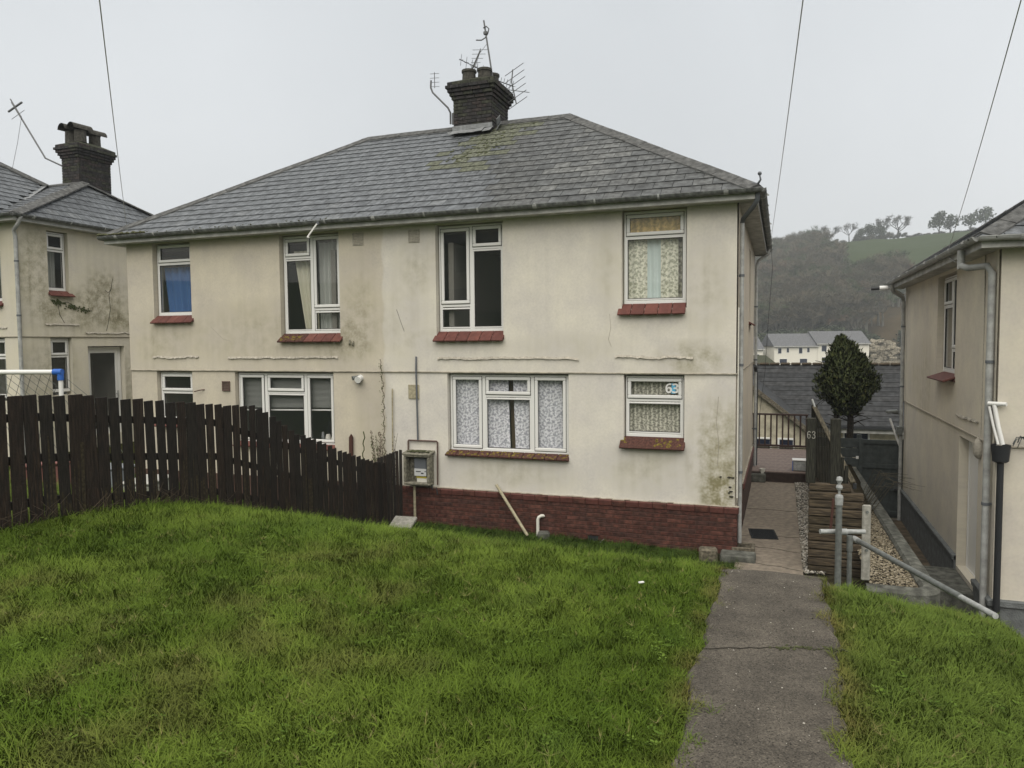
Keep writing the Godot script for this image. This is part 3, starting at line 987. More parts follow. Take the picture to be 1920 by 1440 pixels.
func door(h: Node, xf: Transform3D, x0: float, x1: float, y0: float, y1: float, glass: bool, leaf_m: Material) -> void:
	var zf := -0.13
	var st := mb()
	ring(st, x0, x1, y0, y1, 0.07, zf, zf - 0.07)
	var o := obj("door_frame", st, M.white, h, xf)
	var l := mb()
	if glass:
		ring(l, x0 + 0.07, x1 - 0.07, y0 + 0.07, y1 - 0.07, 0.09, zf - 0.01, zf - 0.05)
	else:
		bb(l, Vector3((x0 + x1) / 2, (y0 + y1) / 2, zf - 0.03), Vector3(x1 - x0 - 0.15, y1 - y0 - 0.15, 0.04), 0.004)
	obj("door_leaf", l, leaf_m, o)
	if glass:
		var g := mb()
		quad(g, Vector3(x0 + 0.15, y0 + 0.15, zf - 0.03), Vector3(x1 - 0.15, y0 + 0.15, zf - 0.03), Vector3(x1 - 0.15, y1 - 0.15, zf - 0.03), Vector3(x0 + 0.15, y1 - 0.15, zf - 0.03))
		obj("pane", g, M.glass, o)
	var hd := mb()
	bb(hd, Vector3(x1 - 0.12, y0 + 1.02, zf + 0.0), Vector3(0.03, 0.22, 0.012), 0.003)
	bar(hd, Vector3(x1 - 0.12, y0 + 1.05, zf + 0.03), Vector3(x1 - 0.23, y0 + 1.05, zf + 0.03), 0.018, 0.018, 0.004)
	obj("door_handle", hd, M.galv_pale, o)

# ------------------------------------------------------------------ vegetation
func bare_branches(st: SurfaceTool, p: Vector3, dir: Vector3, len: float, r: float, depth: int, tips: Array) -> void:
	var q := p + dir * len
	var m := (p + q) / 2 + Vector3(rng.randf_range(-1, 1), rng.randf_range(-0.5, 0.5), rng.randf_range(-1, 1)) * len * 0.06
	tube(st, [p, m, q], [r, r * 0.85, r * 0.68], 5 if depth > 1 else 3, false)
	if depth == 0:
		tips.append(q)
		return
	var n := 3 if depth > 1 else 4
	for i in n:
		var d := (dir + Vector3(rng.randf_range(-1, 1), rng.randf_range(-0.15, 0.75), rng.randf_range(-1, 1)) * 0.72).normalized()
		bare_branches(st, p.lerp(q, rng.randf_range(0.55, 1.0)), d, len * rng.randf_range(0.55, 0.8), r * 0.58, depth - 1, tips)

# trunk mesh and crown mesh of a winter tree about h tall
func bare_tree_meshes(sd: int, h: float, spread: float, twig: float) -> Array:
	rng.seed = sd
	var st := mb()
	var tips := []
	tube(st, [Vector3(0, -0.6, 0), Vector3(0.05 * h * 0.2, h * 0.16, 0), Vector3(0, h * 0.32, 0.02 * h)], [h * 0.028, h * 0.02, h * 0.017], 6, false)
	for i in 6:
		var a := TAU * i / 6.0 + rng.randf()
		bare_branches(st, Vector3(0, h * rng.randf_range(0.18, 0.34), 0.01 * h), Vector3(cos(a) * spread, rng.randf_range(0.7, 1.3), sin(a) * spread).normalized(), h * rng.randf_range(0.2, 0.28), h * 0.011, 2, tips)
	var cr := mb()
	for t in tips:
		for k in 7:
			var d := Vector3(rng.randf_range(-1, 1), rng.randf_range(-0.2, 1.2), rng.randf_range(-1, 1)).normalized()
			var l := h * rng.randf_range(0.05, 0.11)
			var s := d.cross(Vector3(rng.randf(), rng.randf(), rng.randf())).normalized() * twig
			tri(cr, t - s, t + s, t + d * l)
			var f: Vector3 = t + d * l * 0.5
			var d2 := (d + Vector3(rng.randf_range(-1, 1), rng.randf_range(-0.6, 1), rng.randf_range(-1, 1))).normalized()
			tri(cr, f - s * 0.8, f + s * 0.8, f + d2 * l * 0.8)
	return [st.commit(), cr.commit()]

func leafy_meshes(sd: int, h: float, w: float, base: float, leaf: float, count: int) -> Array:
	rng.seed = sd
	var st := mb()
	tube(st, [Vector3(0, -0.6, 0), Vector3(0.03 * h, base * 0.6, 0), Vector3(0, h * 0.75, 0)], [h * 0.03, h * 0.024, h * 0.008], 6, false)
	var blobs := []
	for i in 9:
		var a := rng.randf() * TAU
		var rr := rng.randf_range(0.1, 0.62) * w * 0.5
		blobs.append([Vector3(cos(a) * rr, rng.randf_range(base + (h - base) * 0.25, h - (h - base) * 0.18), sin(a) * rr), rng.randf_range(0.18, 0.3) * w])
	for i in 5:
		var b: Vector3 = blobs[i][0]
		tube(st, [Vector3(0, base * 0.8, 0), b * Vector3(0.5, 0.8, 0.5), b], [h * 0.012, h * 0.009, h * 0.004], 4, false)
	var cr := mb()
	for i in count:
		var b: Array = blobs[i % 9]
		var d := Vector3(rng.randfn(), rng.randfn() * 0.8, rng.randfn()).normalized()
		var p: Vector3 = b[0] + d * b[1] * sqrt(rng.randf_range(0.25, 1.1))
		var s := Vector3(rng.randfn(), rng.randfn(), rng.randfn()).normalized()
		var t := s.cross(d).normalized()
		var l := leaf * rng.randf_range(0.6, 1.4)
		quad(cr, p - s * l, p - t * l * 0.6, p + s * l, p + t * l * 0.6)
	return [st.commit(), cr.commit()]

func place_tree(meshes: Array, tm: Material, cm: Material, called: String, label: String, at: Vector3, s: float, turn: float, group: String) -> void:
	var o := thing(called, label, "tree", at, turn, group)
	obj("trunk", meshes[0], tm, o)
	obj("crown", meshes[1], cm, o)
	for c in o.get_children(): c.scale = Vector3.ONE * s

func scatter(called: String, mesh: Mesh, m: Material, list: Array, cols := []) -> MultiMeshInstance3D:
	var mm := MultiMesh.new()
	mm.transform_format = MultiMesh.TRANSFORM_3D
	if not cols.is_empty(): mm.use_colors = true
	mm.mesh = mesh
	mm.instance_count = list.size()
	for i in list.size():
		mm.set_instance_transform(i, list[i])
		if not cols.is_empty(): mm.set_instance_color(i, cols[i])
	var o := MultiMeshInstance3D.new()
	o.multimesh = mm
	o.material_override = m
	o.name = numbered(called)
	add_child(o)
	o.set_meta("kind", "stuff")
	return o

func tuft(sd: int, blades: int, len: float, width: float, spread: float) -> ArrayMesh:
	rng.seed = sd
	var st := mb()
	for i in blades:
		var a := rng.randf() * TAU
		var o := Vector3(rng.randf_range(-1, 1), 0, rng.randf_range(-1, 1)) * spread
		var dir := Vector3(cos(a), 0, sin(a))
		var side := Vector3(-dir.z, 0, dir.x) * width * rng.randf_range(0.7, 1.2)
		var l := len * rng.randf_range(0.55, 1.25)
		var bend := rng.randf_range(0.35, 1.75)
		var tint := Color(1, 1, 1) * rng.randf_range(0.6, 1.35)
		if rng.randf() < 0.07: tint = Color(2.0, 1.45, 1.3)
		var p := []
		for k in 4:
			var t := k / 3.0
			var th := bend * t
			p.append(o + dir * l * t * sin(th) + Vector3.UP * (l * t * cos(th) - 0.008))
		st.set_color(tint)
		var n := (Vector3.UP * 0.8 + dir * 0.35).normalized()
		var w := [1.0, 0.9, 0.6, 0.0]
		for k in 3:
			var q := [p[k] - side * w[k], p[k] + side * w[k], p[k + 1] + side * w[k + 1], p[k + 1] - side * w[k + 1]]
			for e in ([0, 2, 1, 0, 3, 2] if k < 2 else [0, 2, 1]):
				st.set_normal(n)
				st.set_color(tint)
				st.add_vertex(q[e])
	return st.commit()

func path_edge(z: float, right: bool) -> float:
	if right: return 0.965 + 0.05 * nz.get_noise_2d(z * 60.0, 7.0) + 0.03 * nz.get_noise_2d(z * 240.0, 17.0)
	return 0.25 + 0.04 * nz.get_noise_2d(z * 60.0, 31.0) + 0.03 * nz.get_noise_2d(z * 240.0, 57.0)

func grass_tint(x: float, z: float) -> Color:
	var a := nz.get_noise_2d(x * 26.0, z * 26.0)
	var b := nz.get_noise_2d(x * 90.0 + 300.0, z * 90.0)
	var d := nz.get_noise_2d(x * 9.0 - 200.0, z * 9.0)
	var c := Color(0.118, 0.192, 0.020).lerp(Color(0.180, 0.262, 0.036), clampf(0.5 + 1.3 * a + 0.5 * b, 0.0, 1.0))
	c = c.lerp(Color(0.070, 0.142, 0.020), clampf(1.3 * b - 0.3, 0.0, 0.6))
	c = c.lerp(Color(0.21, 0.20, 0.06), clampf(1.6 * d + 0.9 * b - 0.42, 0.0, 0.5))
	return c

func plant_grass() -> void:
	var kinds := [[], [], []]
	var cols := [[], [], []]
	rng.seed = 4242
	var cell := 0.025
	var x := -8.0
	var done := 0
	while x < 4.6:
		var z := -0.2
		while z < 10.0:
			var px := x + rng.randf() * cell
			var pz := z + rng.randf() * cell
			z += cell
			if absf((px - EYE.x) * cos(0.349) - (pz - EYE.z) * sin(0.349)) * 0 > 1: continue
			var dx := px - EYE.x
			var dz := pz - EYE.z
			var f := -dx * 0.342 - dz * 0.94      # along the camera's axis
			var l := dx * 0.94 - dz * 0.342
			if f < 2.0 or absf(l) > f * 0.72 + 1.3: continue
			var keep := clampf(1.25 - f * 0.085, 0.3, 1.0)
			if rng.randf() > keep: continue
			if px < -5.75: continue
			var creep := 0.055 * maxf(0.0, nz.get_noise_2d(px * 160.0, pz * 160.0) + 0.1) * 3.0 - 0.01
			if px > path_edge(pz, false) + creep and px < path_edge(pz, true) - creep and pz > 0.6: continue
			if px > 0.15 and pz < 5.9 and px < 1.12: continue
			if px > 1.0 and pz < 3.0: continue
			if px > -0.55 and pz < 0.55: continue
			if pz < 0.05: continue
			var e := minf(absf(px - path_edge(pz, false)), absf(px - path_edge(pz, true))) if pz > 5.9 else 9.0
			var c := grass_tint(px, pz)
			if px > 1.0: c = c.lerp(Color(0.15, 0.20, 0.05), 0.35)
			if e < 0.16: c = c.lerp(Color(0.27, 0.20, 0.08), clampf((0.16 - e) * 5.0 * (0.5 + nz.get_noise_2d(px * 120.0, pz * 120.0)), 0.0, 0.8))
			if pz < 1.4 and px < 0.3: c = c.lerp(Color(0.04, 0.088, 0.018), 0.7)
			var cl := nz.get_noise_2d(px * 110.0 + 90.0, pz * 110.0)
			var s := 0.78 + 0.26 * cl + 0.24 * nz.get_noise_2d(px * 28.0, pz * 28.0) + rng.randf_range(-0.15, 0.3)
			c = c * (0.84 + 0.10 * cl)
			var comb := TAU * 1.4 * nz.get_noise_2d(px * 45.0 - 50.0, pz * 45.0 + 80.0)
			if e < 0.2: s *= 0.75
			if f > 6.5: s *= 1.15
			var k := rng.randi() % 3
			var up := Vector3(0.18 * cos(comb) + rng.randf_range(-0.3, 0.3), 1, 0.18 * sin(comb) + rng.randf_range(-0.3, 0.3)).normalized()
			var bs := Basis(Quaternion(Vector3.UP, up)) * Basis(Vector3.UP, rng.randf() * TAU)
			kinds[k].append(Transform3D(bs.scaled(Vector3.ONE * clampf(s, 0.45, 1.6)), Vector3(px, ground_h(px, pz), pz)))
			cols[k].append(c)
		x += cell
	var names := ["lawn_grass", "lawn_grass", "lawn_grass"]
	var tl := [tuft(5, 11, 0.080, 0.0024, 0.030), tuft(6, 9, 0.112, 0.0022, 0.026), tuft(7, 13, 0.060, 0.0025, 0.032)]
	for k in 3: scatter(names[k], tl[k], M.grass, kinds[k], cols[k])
	# low clover and plantain among it, and dead thatch
	var lf := mb()
	rng.seed = 33
	for i in 7:
		var a := TAU * i / 7.0 + rng.randf()
		var d := Vector3(cos(a), 0.35, sin(a)) * 0.02
		var e := Vector3(-sin(a), 0, cos(a)) * 0.011
		var o := Vector3(cos(a), 0, sin(a)) * rng.randf_range(0.0, 0.022) + Vector3(0, rng.randf_range(0.02, 0.045), 0)
		quad(lf, o, o + d * 0.55 - e, o + d, o + d * 0.55 + e)
	var sw := mb()
	for i in 8:
		var a := rng.randf() * TAU
		var d := Vector3(cos(a), rng.randf_range(0.1, 0.7), sin(a)) * rng.randf_range(0.04, 0.09)
		var e := Vector3(-sin(a), 0, cos(a)) * 0.0014
		tri(sw, Vector3(0, 0.02, 0) - e, Vector3(0, 0.02, 0) + e, Vector3(0, 0.02, 0) + d)
	var l3 := [[], []]
	var c3 := [[], []]
	for i in 17000:
		var px := rng.randf_range(-5.6, 4.0)
		var pz := rng.randf_range(0.6, 9.8)
		if px > 0.16 and px < 1.06: continue
		if px > 1.0 and pz < 3.2: continue
		var q := nz.get_noise_2d(px * 55.0 + 700.0, pz * 55.0)
		var k := 0 if i % 3 else 1
		if k == 0 and q < 0.12: continue
		if k == 1 and nz.get_noise_2d(px * 40.0, pz * 40.0 - 300.0) < 0.0: continue
		l3[k].append(Transform3D(Basis(Vector3.UP, rng.randf() * TAU).scaled(Vector3.ONE * (rng.randf_range(0.45, 0.85) if k == 0 else rng.randf_range(0.4, 0.9))), Vector3(px, ground_h(px, pz) + (0.018 if k else 0.010), pz)))
		c3[k].append(Color(0.075, 0.130, 0.018).lerp(Color(0.125, 0.19, 0.03), rng.randf()) if k == 0 else Color(0.17, 0.16, 0.05).lerp(Color(0.28, 0.26, 0.11), rng.randf()))
	scatter("lawn_clover", lf.commit(), M.grass, l3[0], c3[0])
	scatter("lawn_thatch", sw.commit(), M.grass, l3[1], c3[1])
	# the neighbour's side of the fence: thinner
	var l2 := []
	var c2 := []
	for i in 9000:
		var px := rng.randf_range(-11.5, -5.85)
		var pz := rng.randf_range(1.0, 8.5)
		l2.append(Transform3D(Basis(Vector3.UP, rng.randf() * TAU).scaled(Vector3.ONE * rng.randf_range(0.9, 1.6)), Vector3(px, ground_h(px, pz), pz)))
		c2.append(grass_tint(px, pz).lerp(Color(0.16, 0.19, 0.05), 0.4))
	scatter("lawn_grass", tl[1], M.grass, l2, c2)

# ------------------------------------------------------------------ the place
func _ready() -> void:
	var cam := Camera3D.new()
	cam.name = "camera"
	cam.fov = 54.87
	cam.near = 0.05
	cam.far = 2500.0
	cam.position = EYE
	cam.rotation = Vector3(deg_to_rad(-3.29), deg_to_rad(20.0), deg_to_rad(-0.49))
	add_child(cam)
	cam.current = true
	var sky := ProceduralSkyMaterial.new()
	sky.sky_top_color = Color(0.362, 0.380, 0.398).linear_to_srgb()
	sky.sky_horizon_color = Color(0.385, 0.393, 0.398).linear_to_srgb()
	sky.sky_curve = 0.12
	sky.ground_bottom_color = Color(0.08, 0.085, 0.065).linear_to_srgb()
	sky.ground_horizon_color = Color(0.22, 0.225, 0.225).linear_to_srgb()
	sky.sun_angle_max = 1.0
	var cn := noise(0.006, 5, 61)
	var ci: Image = cn.get_seamless_image(512, 256)
	ci.convert(Image.FORMAT_RGBA8)
	for py in 256:
		for px in 512:
			var v := ci.get_pixel(px, py).r
			ci.set_pixel(px, py, Color(1, 1, 1, clampf((v - 0.35) * 0.16, 0.0, 0.07)))
	sky.sky_cover = ImageTexture.create_from_image(ci)
	var env := Environment.new()
	env.background_mode = Environment.BG_SKY
	env.sky = Sky.new()
	env.sky.sky_material = sky
	env.tonemap_mode = Environment.TONE_MAPPER_LINEAR
	env.tonemap_exposure = 1.9
	env.sdfgi_enabled = true
	env.ssao_enabled = true
	env.ssil_enabled = true
	env.fog_enabled = true
	env.fog_density = 0.0008
	env.fog_light_color = Color(0.92, 0.95, 0.97)
	var we := WorldEnvironment.new()
	we.name = "world_environment"
	we.environment = env
	add_child(we)
	var sun := DirectionalLight3D.new()
	sun.name = "sun"
	sun.light_energy = 0.5
	sun.light_color = Color(1.0, 0.98, 0.94)
	sun.light_angular_distance = 70.0
	sun.shadow_enabled = true
	sun.rotation = Vector3(deg_to_rad(-54), deg_to_rad(10), 0)
	add_child(sun)

	nz.seed = 5
	nz.frequency = 0.02
	nz.fractal_octaves = 3
	rng.seed = 1
	make_textures()
	make_materials()
	make_ground()
	paths()
	main_house()
	left_house()
	right_house()
	boundary()
	background()
	across_street()
	hill()
	fence()
	front_things()
	right_things()
	cables()
	plant_grass()
	clean(self)

func main_slate(p: Vector3, r: int, c: int) -> String:
	var t := (p.y - 5.6) / 2.65
	var h := absf(sin(r * 12.9898 + c * 78.233) * 43758.5453)
	h -= floor(h)
	var k := 0 if h < 0.45 else (1 if h < 0.75 else (2 if h < 0.96 else 3))
	var n := nz.get_noise_2d(p.x * 30.0, t * 60.0)
	var mid := lerpf(-5.75, -5.1, t)
	var near := 1.0 - absf(p.x - mid) / (0.45 + 0.75 * t)
	var moss := near * sstep(0.25, 0.7, t) + 0.3 * n if near > 0.0 else 0.0
	if p.z > -3.7 and moss > 0.1 and h < 0.12 + 0.95 * moss: return "slate_moss%d" % k
	if p.x > -5.2 + 1.2 * (1.0 - t):
		var pale := 1.0 - Vector2((p.x + 2.6) / 0.9, (t - 0.42) / 0.32).length() + n
		if pale > 0.1 and h > 0.62: return "slate_worn3"
		return "slate_worn%d" % mini(k, 2) if h < 0.985 else "slate_worn3"
	return "slate%d" % k

func cool_slate(p: Vector3, r: int, c: int) -> String:
	var h := absf(sin(r * 12.9898 + c * 78.233) * 43758.5453)
	h -= floor(h)
	return "slate%d" % (0 if h < 0.45 else (1 if h < 0.6 else (2 if h < 0.93 else 3)))

func main_house() -> void:
	var h := thing("semi_detached_house", "pale cream rendered pair of houses with slate hipped roof in the middle of the photo", "house")
	var W := 12.36
	var D := 7.4
	var R := {
		"A1": [-11.64, -10.69, 3.99, 5.47], "A2": [-8.47, -7.17, 3.58, 5.46], "B1": [-5.13, -3.89, 3.58, 5.46], "B2": [-1.78, -0.78, 3.99, 5.49],
		"C1": [-11.65, -10.75, 1.81, 2.82], "C2": [-9.63, -7.36, 1.43, 2.82], "D1": [-4.94, -2.73, 1.45, 2.82], "D2": [-1.75, -0.81, 1.81, 2.82],
	}
	var cells := {
		"A1": [[-11.55, -10.77, 5.15, 5.40, 1], [-11.58, -10.75, 4.07, 5.04, 0]],
		"A2": [[-8.37, -7.92, 5.13, 5.36, 1], [-8.40, -7.86, 3.67, 4.99, 0], [-7.73, -7.25, 4.13, 5.37, 1], [-7.75, -7.23, 3.67, 3.98, 0]],
		"B1": [[-5.04, -4.59, 4.13, 5.36, 1], [-5.07, -4.55, 3.67, 3.98, 0], [-4.42, -3.98, 5.12, 5.37, 1], [-4.45, -3.95, 3.67, 4.99, 0]],
		"B2": [[-1.69, -0.87, 5.15, 5.39, 1], [-1.72, -0.84, 4.08, 5.04, 0]],
		"C1": [[-11.55, -10.85, 2.48, 2.73, 1], [-11.58, -10.82, 1.89, 2.37, 0]],
		"C2": [[-9.54, -9.06, 1.53, 2.73, 1], [-8.87, -8.12, 2.51, 2.73, 1], [-8.90, -8.09, 1.51, 2.38, 0], [-7.94, -7.45, 1.53, 2.73, 1]],
		"D1": [[-4.84, -4.38, 1.55, 2.73, 1], [-4.20, -3.47, 2.52, 2.73, 1], [-4.23, -3.44, 1.52, 2.38, 0], [-3.29, -2.83, 1.55, 2.73, 1]],
		"D2": [[-1.67, -0.89, 2.50, 2.73, 1], [-1.70, -0.86, 1.90, 2.36, 0]],
	}
	var front := []
	for k in R:
		R[k][0] += W
		R[k][1] += W
		for c in cells[k]:
			c[0] += W
			c[1] += W
		front.append(R[k])
	var side_holes := [[4.2, 5.0, 3.8, 5.3], [1.0, 1.95, 0.6, 2.75]]
	var tint := func(x: float, y: float) -> Color:
		var s := sstep(6.10, 6.16, x + 0.02 * sin(y * 9.0))
		var c := Color(0.748, 0.720, 0.665).lerp(Color(0.810, 0.796, 0.768), s)
		return c if y < 2.85 else c.lerp(Color(0.79, 0.77, 0.72), 0.25)
	var spots := [
		[3.6, 3.6, 3.2, 0.75, 0.2, 0.15], [0.7, 3.4, 0.9, 0.8, 0.17, 0.2], [5.6, 4.1, 0.6, 1.1, 0.2, 0.1], [5.3, 3.3, 0.8, 0.6, 0.18, 0.1], [6.6, 3.9, 0.6, 1.3, 0.12, 0.0],
		[12.1, 1.5, 0.55, 1.3, 0.42, 0.75], [11.7, 3.1, 0.7, 0.35, 0.36, 0.6], [11.9, 4.2, 0.5, 0.9, 0.18, 0.0], [8.5, 1.1, 1.6, 0.4, 0.18, 0.2],
		[10.9, 1.3, 0.9, 0.5, 0.18, 0.2], [6.9, 4.9, 0.5, 0.7, 0.16, 0.0], [10.3, 4.6, 0.35, 0.9, 0.13, 0.0], [9.6, 3.3, 1.2, 0.3, 0.12, 0.0], [12.2, 0.95, 0.4, 0.4, 0.4, 0.5],
		[3.2, 2.4, 1.0, 0.6, 0.12, 0.2], [5.9, 2.0, 0.5, 1.0, 0.15, 0.2], [7.4, 3.45, 1.0, 0.25, 0.14, 0.0]]
	wall_mat("wall_main", wall_tex(1236, 552, W, 5.52, 101, tint, spots, 0.04, 0.02))
	wall_mat("wall_side", wall_tex(512, 384, D, 5.52, 131, func(_x, _y): return Color(0.79, 0.755, 0.70), [[0.5, 1.2, 0.6, 1.0, 0.25, 0.5]], 0.06, 0.06))
	var fr := house_body(h, W, D, {"front": frame_holes(front), "right": side_holes}, {"front": "wall_main", "right": "wall_side", "left": "wall_side", "back": "wall_side"})
	for k in R: window(h, fr.front, R[k], cells[k])
	window(h, fr.right, [4.22, 4.98, 3.82, 5.28], [[4.31, 4.89, 4.95, 5.19, 1], [4.29, 4.91, 3.9, 4.84, 0]])
	sill(h, fr.right, 4.15, 5.05, 3.82, [])
	door(h, fr.right, 1.0, 1.95, 0.6, 2.75, false, M.white)
	for s in [["A1", 0.03, 0.09, [], 0.15, 0.12], ["A2", 0.03, 0.09, [[3.6, 4.35]], 0.155, 0.13], ["B1", 0.04, 0.06, [], 0.165, 0.12], ["B2", 0.06, 0.03, [], 0.175, 0.12], ["C1", 0.04, 0.05, [], 0.12, 0.12], ["C2", 0.03, 0.05, [], 0.07, 0.10], ["D1", 0.03, 0.05, [[7.3, 9.7]], 0.07, 0.10], ["D2", 0.06, 0.06, [[10.0, 12.0]], 0.17, 0.12]]:
		sill(h, fr.front, R[s[0]][0] - s[1] - 0.02, R[s[0]][1] + s[2] - 0.02, R[s[0]][2], s[3], s[4], s[5], 1 if s[0] == "D2" else 0)
	for d in [[-11.76, -10.49, 3.15, 3], [-9.82, -7.18, 3.135, 4], [-5.17, -2.49, 3.115, 5], [-1.94, -0.62, 3.14, 6]]:
		drip_line(h, fr.front, d[0] + W, d[1] + W, d[2], d[3])
	# plinth of painted brick under a sloping ledge; the far half is hidden by the fence
	var pl := mb()
	bx(pl, Vector3(-W / 2, 0.33, 0.0), Vector3(W, 0.86, 0.06))
	bx(pl, Vector3(0.0, 0.33, -0.5), Vector3(0.06, 0.86, 1.0))
	bx(pl, Vector3(0.0, 0.33, -4.7), Vector3(0.06, 0.86, 5.38))
	var plinth := obj("plinth", pl, M.mortar, h)
	rng.seed = 12
	bricks(plinth, Vector3(-6.0, -0.075, 0), Vector3.RIGHT, Vector3.BACK, 6.035, 10, "brick_red", 0.073, 0.225, 0.04, 0.038)
	bricks(plinth, Vector3(0, -0.075, 0.02), Vector3.FORWARD, Vector3.RIGHT, 1.0, 10, "brick_red", 0.073, 0.225, 0.04, 0.036)
	var n := 27
	for i in n:
		var w := 6.06 / n
		obj("ledge_brick", box_mesh(Vector3(w - 0.003, 0.105, 0.075), 0.012), M.ledge if i % 3 else M.brick_red2, plinth, Transform3D(Basis(Vector3(0, 0, 1), rng.randf_range(-0.008, 0.008)) * Basis(Vector3.RIGHT, 0.16), Vector3(-6.0 + w * (i + 0.5), 0.705 + rng.randf_range(-0.003, 0.003), 0.022)))
	for q in [[-0.02, 0.98], [2.02, 5.38]]:
		obj("ledge_brick", box_mesh(Vector3(0.075, 0.105, q[1]), 0.012), M.ledge, plinth, Transform3D(Basis.IDENTITY, Vector3(0.022, 0.703, -q[0] - q[1] / 2)))
	var drip := mb()
	rng.seed = 33
	for i in 60:
		var w := 6.06 / 60.0
		bb(drip, Vector3(-6.0 + w * (i + 0.5), 0.764 + rng.randf_range(-0.006, 0.006), 0.012), Vector3(w + 0.01, 0.02, 0.03 + rng.randf() * 0.02), 0.006)
	for q in [[0.0, 0.98], [2.0, 5.4]]:
		bb(drip, Vector3(0.012, 0.764, -q[0] - q[1] / 2), Vector3(0.04, 0.02, q[1]), 0.006)
	obj("render_stop", drip, M.band, h)
	# roof
	eaves(h, W, D, ["front", "right", "left", "back"])
	var roof := hip_roof(h, -W - 0.36, 0.36, 0.36, -D - 0.36, 5.63, 4.06, 2.63, 1, main_slate)
	var ms := mb()
	rng.seed = 8
	for i in 130:
		var x := rng.randf_range(-12.75, -11.5) if i < 85 else rng.randf_range(-12.7, -7.0)
		var s := rng.randf_range(0.008, 0.022) * (1.7 if i < 26 else (1.0 if i < 85 else 0.6))
		bb(ms, Vector3(x, 5.665 + s * 0.4, 0.37 + rng.randf_range(-0.03, 0.035)), Vector3(s * 3.0, s * 1.6, s * 2.0), s * 0.6, Basis(Vector3.UP, rng.randf() * 3))
	obj("moss_cushion", ms, M.moss_pale, h)
	# moss on the slates below the stack
	var m2 := mb()
	for i in 120:
		var t := rng.randf_range(0.5, 0.97)
		var x := lerpf(-5.7, -5.15, t) + rng.randfn() * 0.42 * t
		var s := rng.randf_range(0.008, 0.024)
		bb(m2, Vector3(x, 5.63 + 2.63 * t + 0.022, 0.36 - 4.06 * t), Vector3(s * 3.0, s * 0.9, s * 2.4), s * 0.4, Basis(Vector3.RIGHT, 0.57) * Basis(Vector3.UP, rng.randf() * 3))
	obj("moss_patch", m2, M.moss, roof)
	chimney(h, Vector3(-5.765, 0, -3.72), 0.91, 1.05, 7.75, 8.72, [[-0.2, -0.28, 0.0], [0.17, -0.28, 0.06], [0.2, 0.26, 0.0], [-0.18, 0.25, 0.02]])
	var fl := mb()
	var fb := Basis(Vector3.RIGHT, 0.575)
	for i in 5:
		bb(fl, Vector3(-6.14 + i * 0.19, 8.02 + 0.012 * sin(i * 3.0), -3.13), Vector3(0.19, 0.012, 0.26), 0.004, fb * Basis(Vector3(0, 0, 1), 0.08 * sin(i * 5.0)))
	bb(fl, Vector3(-5.765, 8.11, -3.185), Vector3(0.95, 0.10, 0.012), 0.004)
	bb(fl, Vector3(-5.20, 8.12, -3.35), Vector3(0.20, 0.012, 0.32), 0.004, Basis(Vector3(0, 0, 1), 0.9) * Basis(Vector3.RIGHT, 0.5))
	bb(fl, Vector3(-5.16, 8.18, -3.22), Vector3(0.16, 0.012, 0.2), 0.004, Basis(Vector3(0, 0, 1), 1.2) * Basis(Vector3.UP, 0.7))
	bb(fl, Vector3(-6.26, 8.05, -3.28), Vector3(0.10, 0.012, 0.3), 0.004, Basis(Vector3(0, 0, 1), -0.9) * Basis(Vector3.RIGHT, 0.6))
	obj("lead_flashing", fl, M.lead, h)
	# finial at the foot of the right hip
	var fi := mb()
	tube(fi, [Vector3(0.16, 5.76, 0.18), Vector3(0.30, 5.70, 0.31), Vector3(0.345, 5.76, 0.35), Vector3(0.33, 5.83, 0.335)], [0.03, 0.024, 0.014, 0.012], 7)
	lathe(fi, Vector3(0.33, 5.855, 0.335), [Vector2(0.001, -0.03), Vector2(0.022, -0.022), Vector2(0.031, 0), Vector2(0.022, 0.022), Vector2(0.001, 0.03)], 10)
	obj("hip_finial", fi, M.pipe_dark, h)
	# rainwater pipes
	downpipe(h, [Vector3(0.30, 5.60, 0.30), Vector3(0.30, 5.48, 0.29), Vector3(0.24, 5.40, 0.20), Vector3(0.08, 5.27, -0.10), Vector3(0.068, 5.22, -0.14)], [], Vector3(-1, 0, 0), 0.036, "pipe_dark")
	downpipe(h, [Vector3(0.068, 5.24, -0.14), Vector3(0.068, 2.6, -0.14), Vector3(0.068, 0.16, -0.14)], [Vector3(0.068, 4.4, -0.14), Vector3(0.068, 3.0, -0.14), Vector3(0.068, 1.3, -0.14)], Vector3(-1, 0, 0))
	downpipe(h, [Vector3(0.36, 5.58, -7.0), Vector3(0.34, 5.46, -7.0), Vector3(0.12, 5.32, -7.05), Vector3(0.075, 5.2, -7.1), Vector3(0.075, 0.1, -7.1)], [Vector3(0.075, 4.2, -7.1), Vector3(0.075, 2.9, -7.1), Vector3(0.075, 1.2, -7.1)], Vector3(-1, 0, 0))
	downpipe(h, [Vector3(0.03, 3.9, -0.03), Vector3(0.03, 0.9, -0.03)], [], Vector3(-1, 0, 0), 0.013, "pipe_white")
	var wp := mb()
	tube(wp, [Vector3(0.07, 2.75, -6.9), Vector3(0.09, 2.55, -7.2), Vector3(0.09, 0.2, -7.25)], 0.04, 8)
	obj("waste_pipe", wp, M.black, h)
	# small fittings on the front
	for v in [[-6.73, 5.315, "wall_main"], [-5.57, 5.305, "wall_main"]]:
		var av := mb()
		ring(av, v[0] - 0.115, v[0] + 0.115, v[1] - 0.115, v[1] + 0.115, 0.018, 0.032, 0.012, 0.003)
		for i in 7: bar(av, Vector3(v[0] - 0.1, v[1] - 0.085 + i * 0.028, 0.024), Vector3(v[0] + 0.1, v[1] - 0.085 + i * 0.028, 0.024), 0.012, 0.014)
		obj("air_vent", av, M.drip, h)
	var bv := mb()
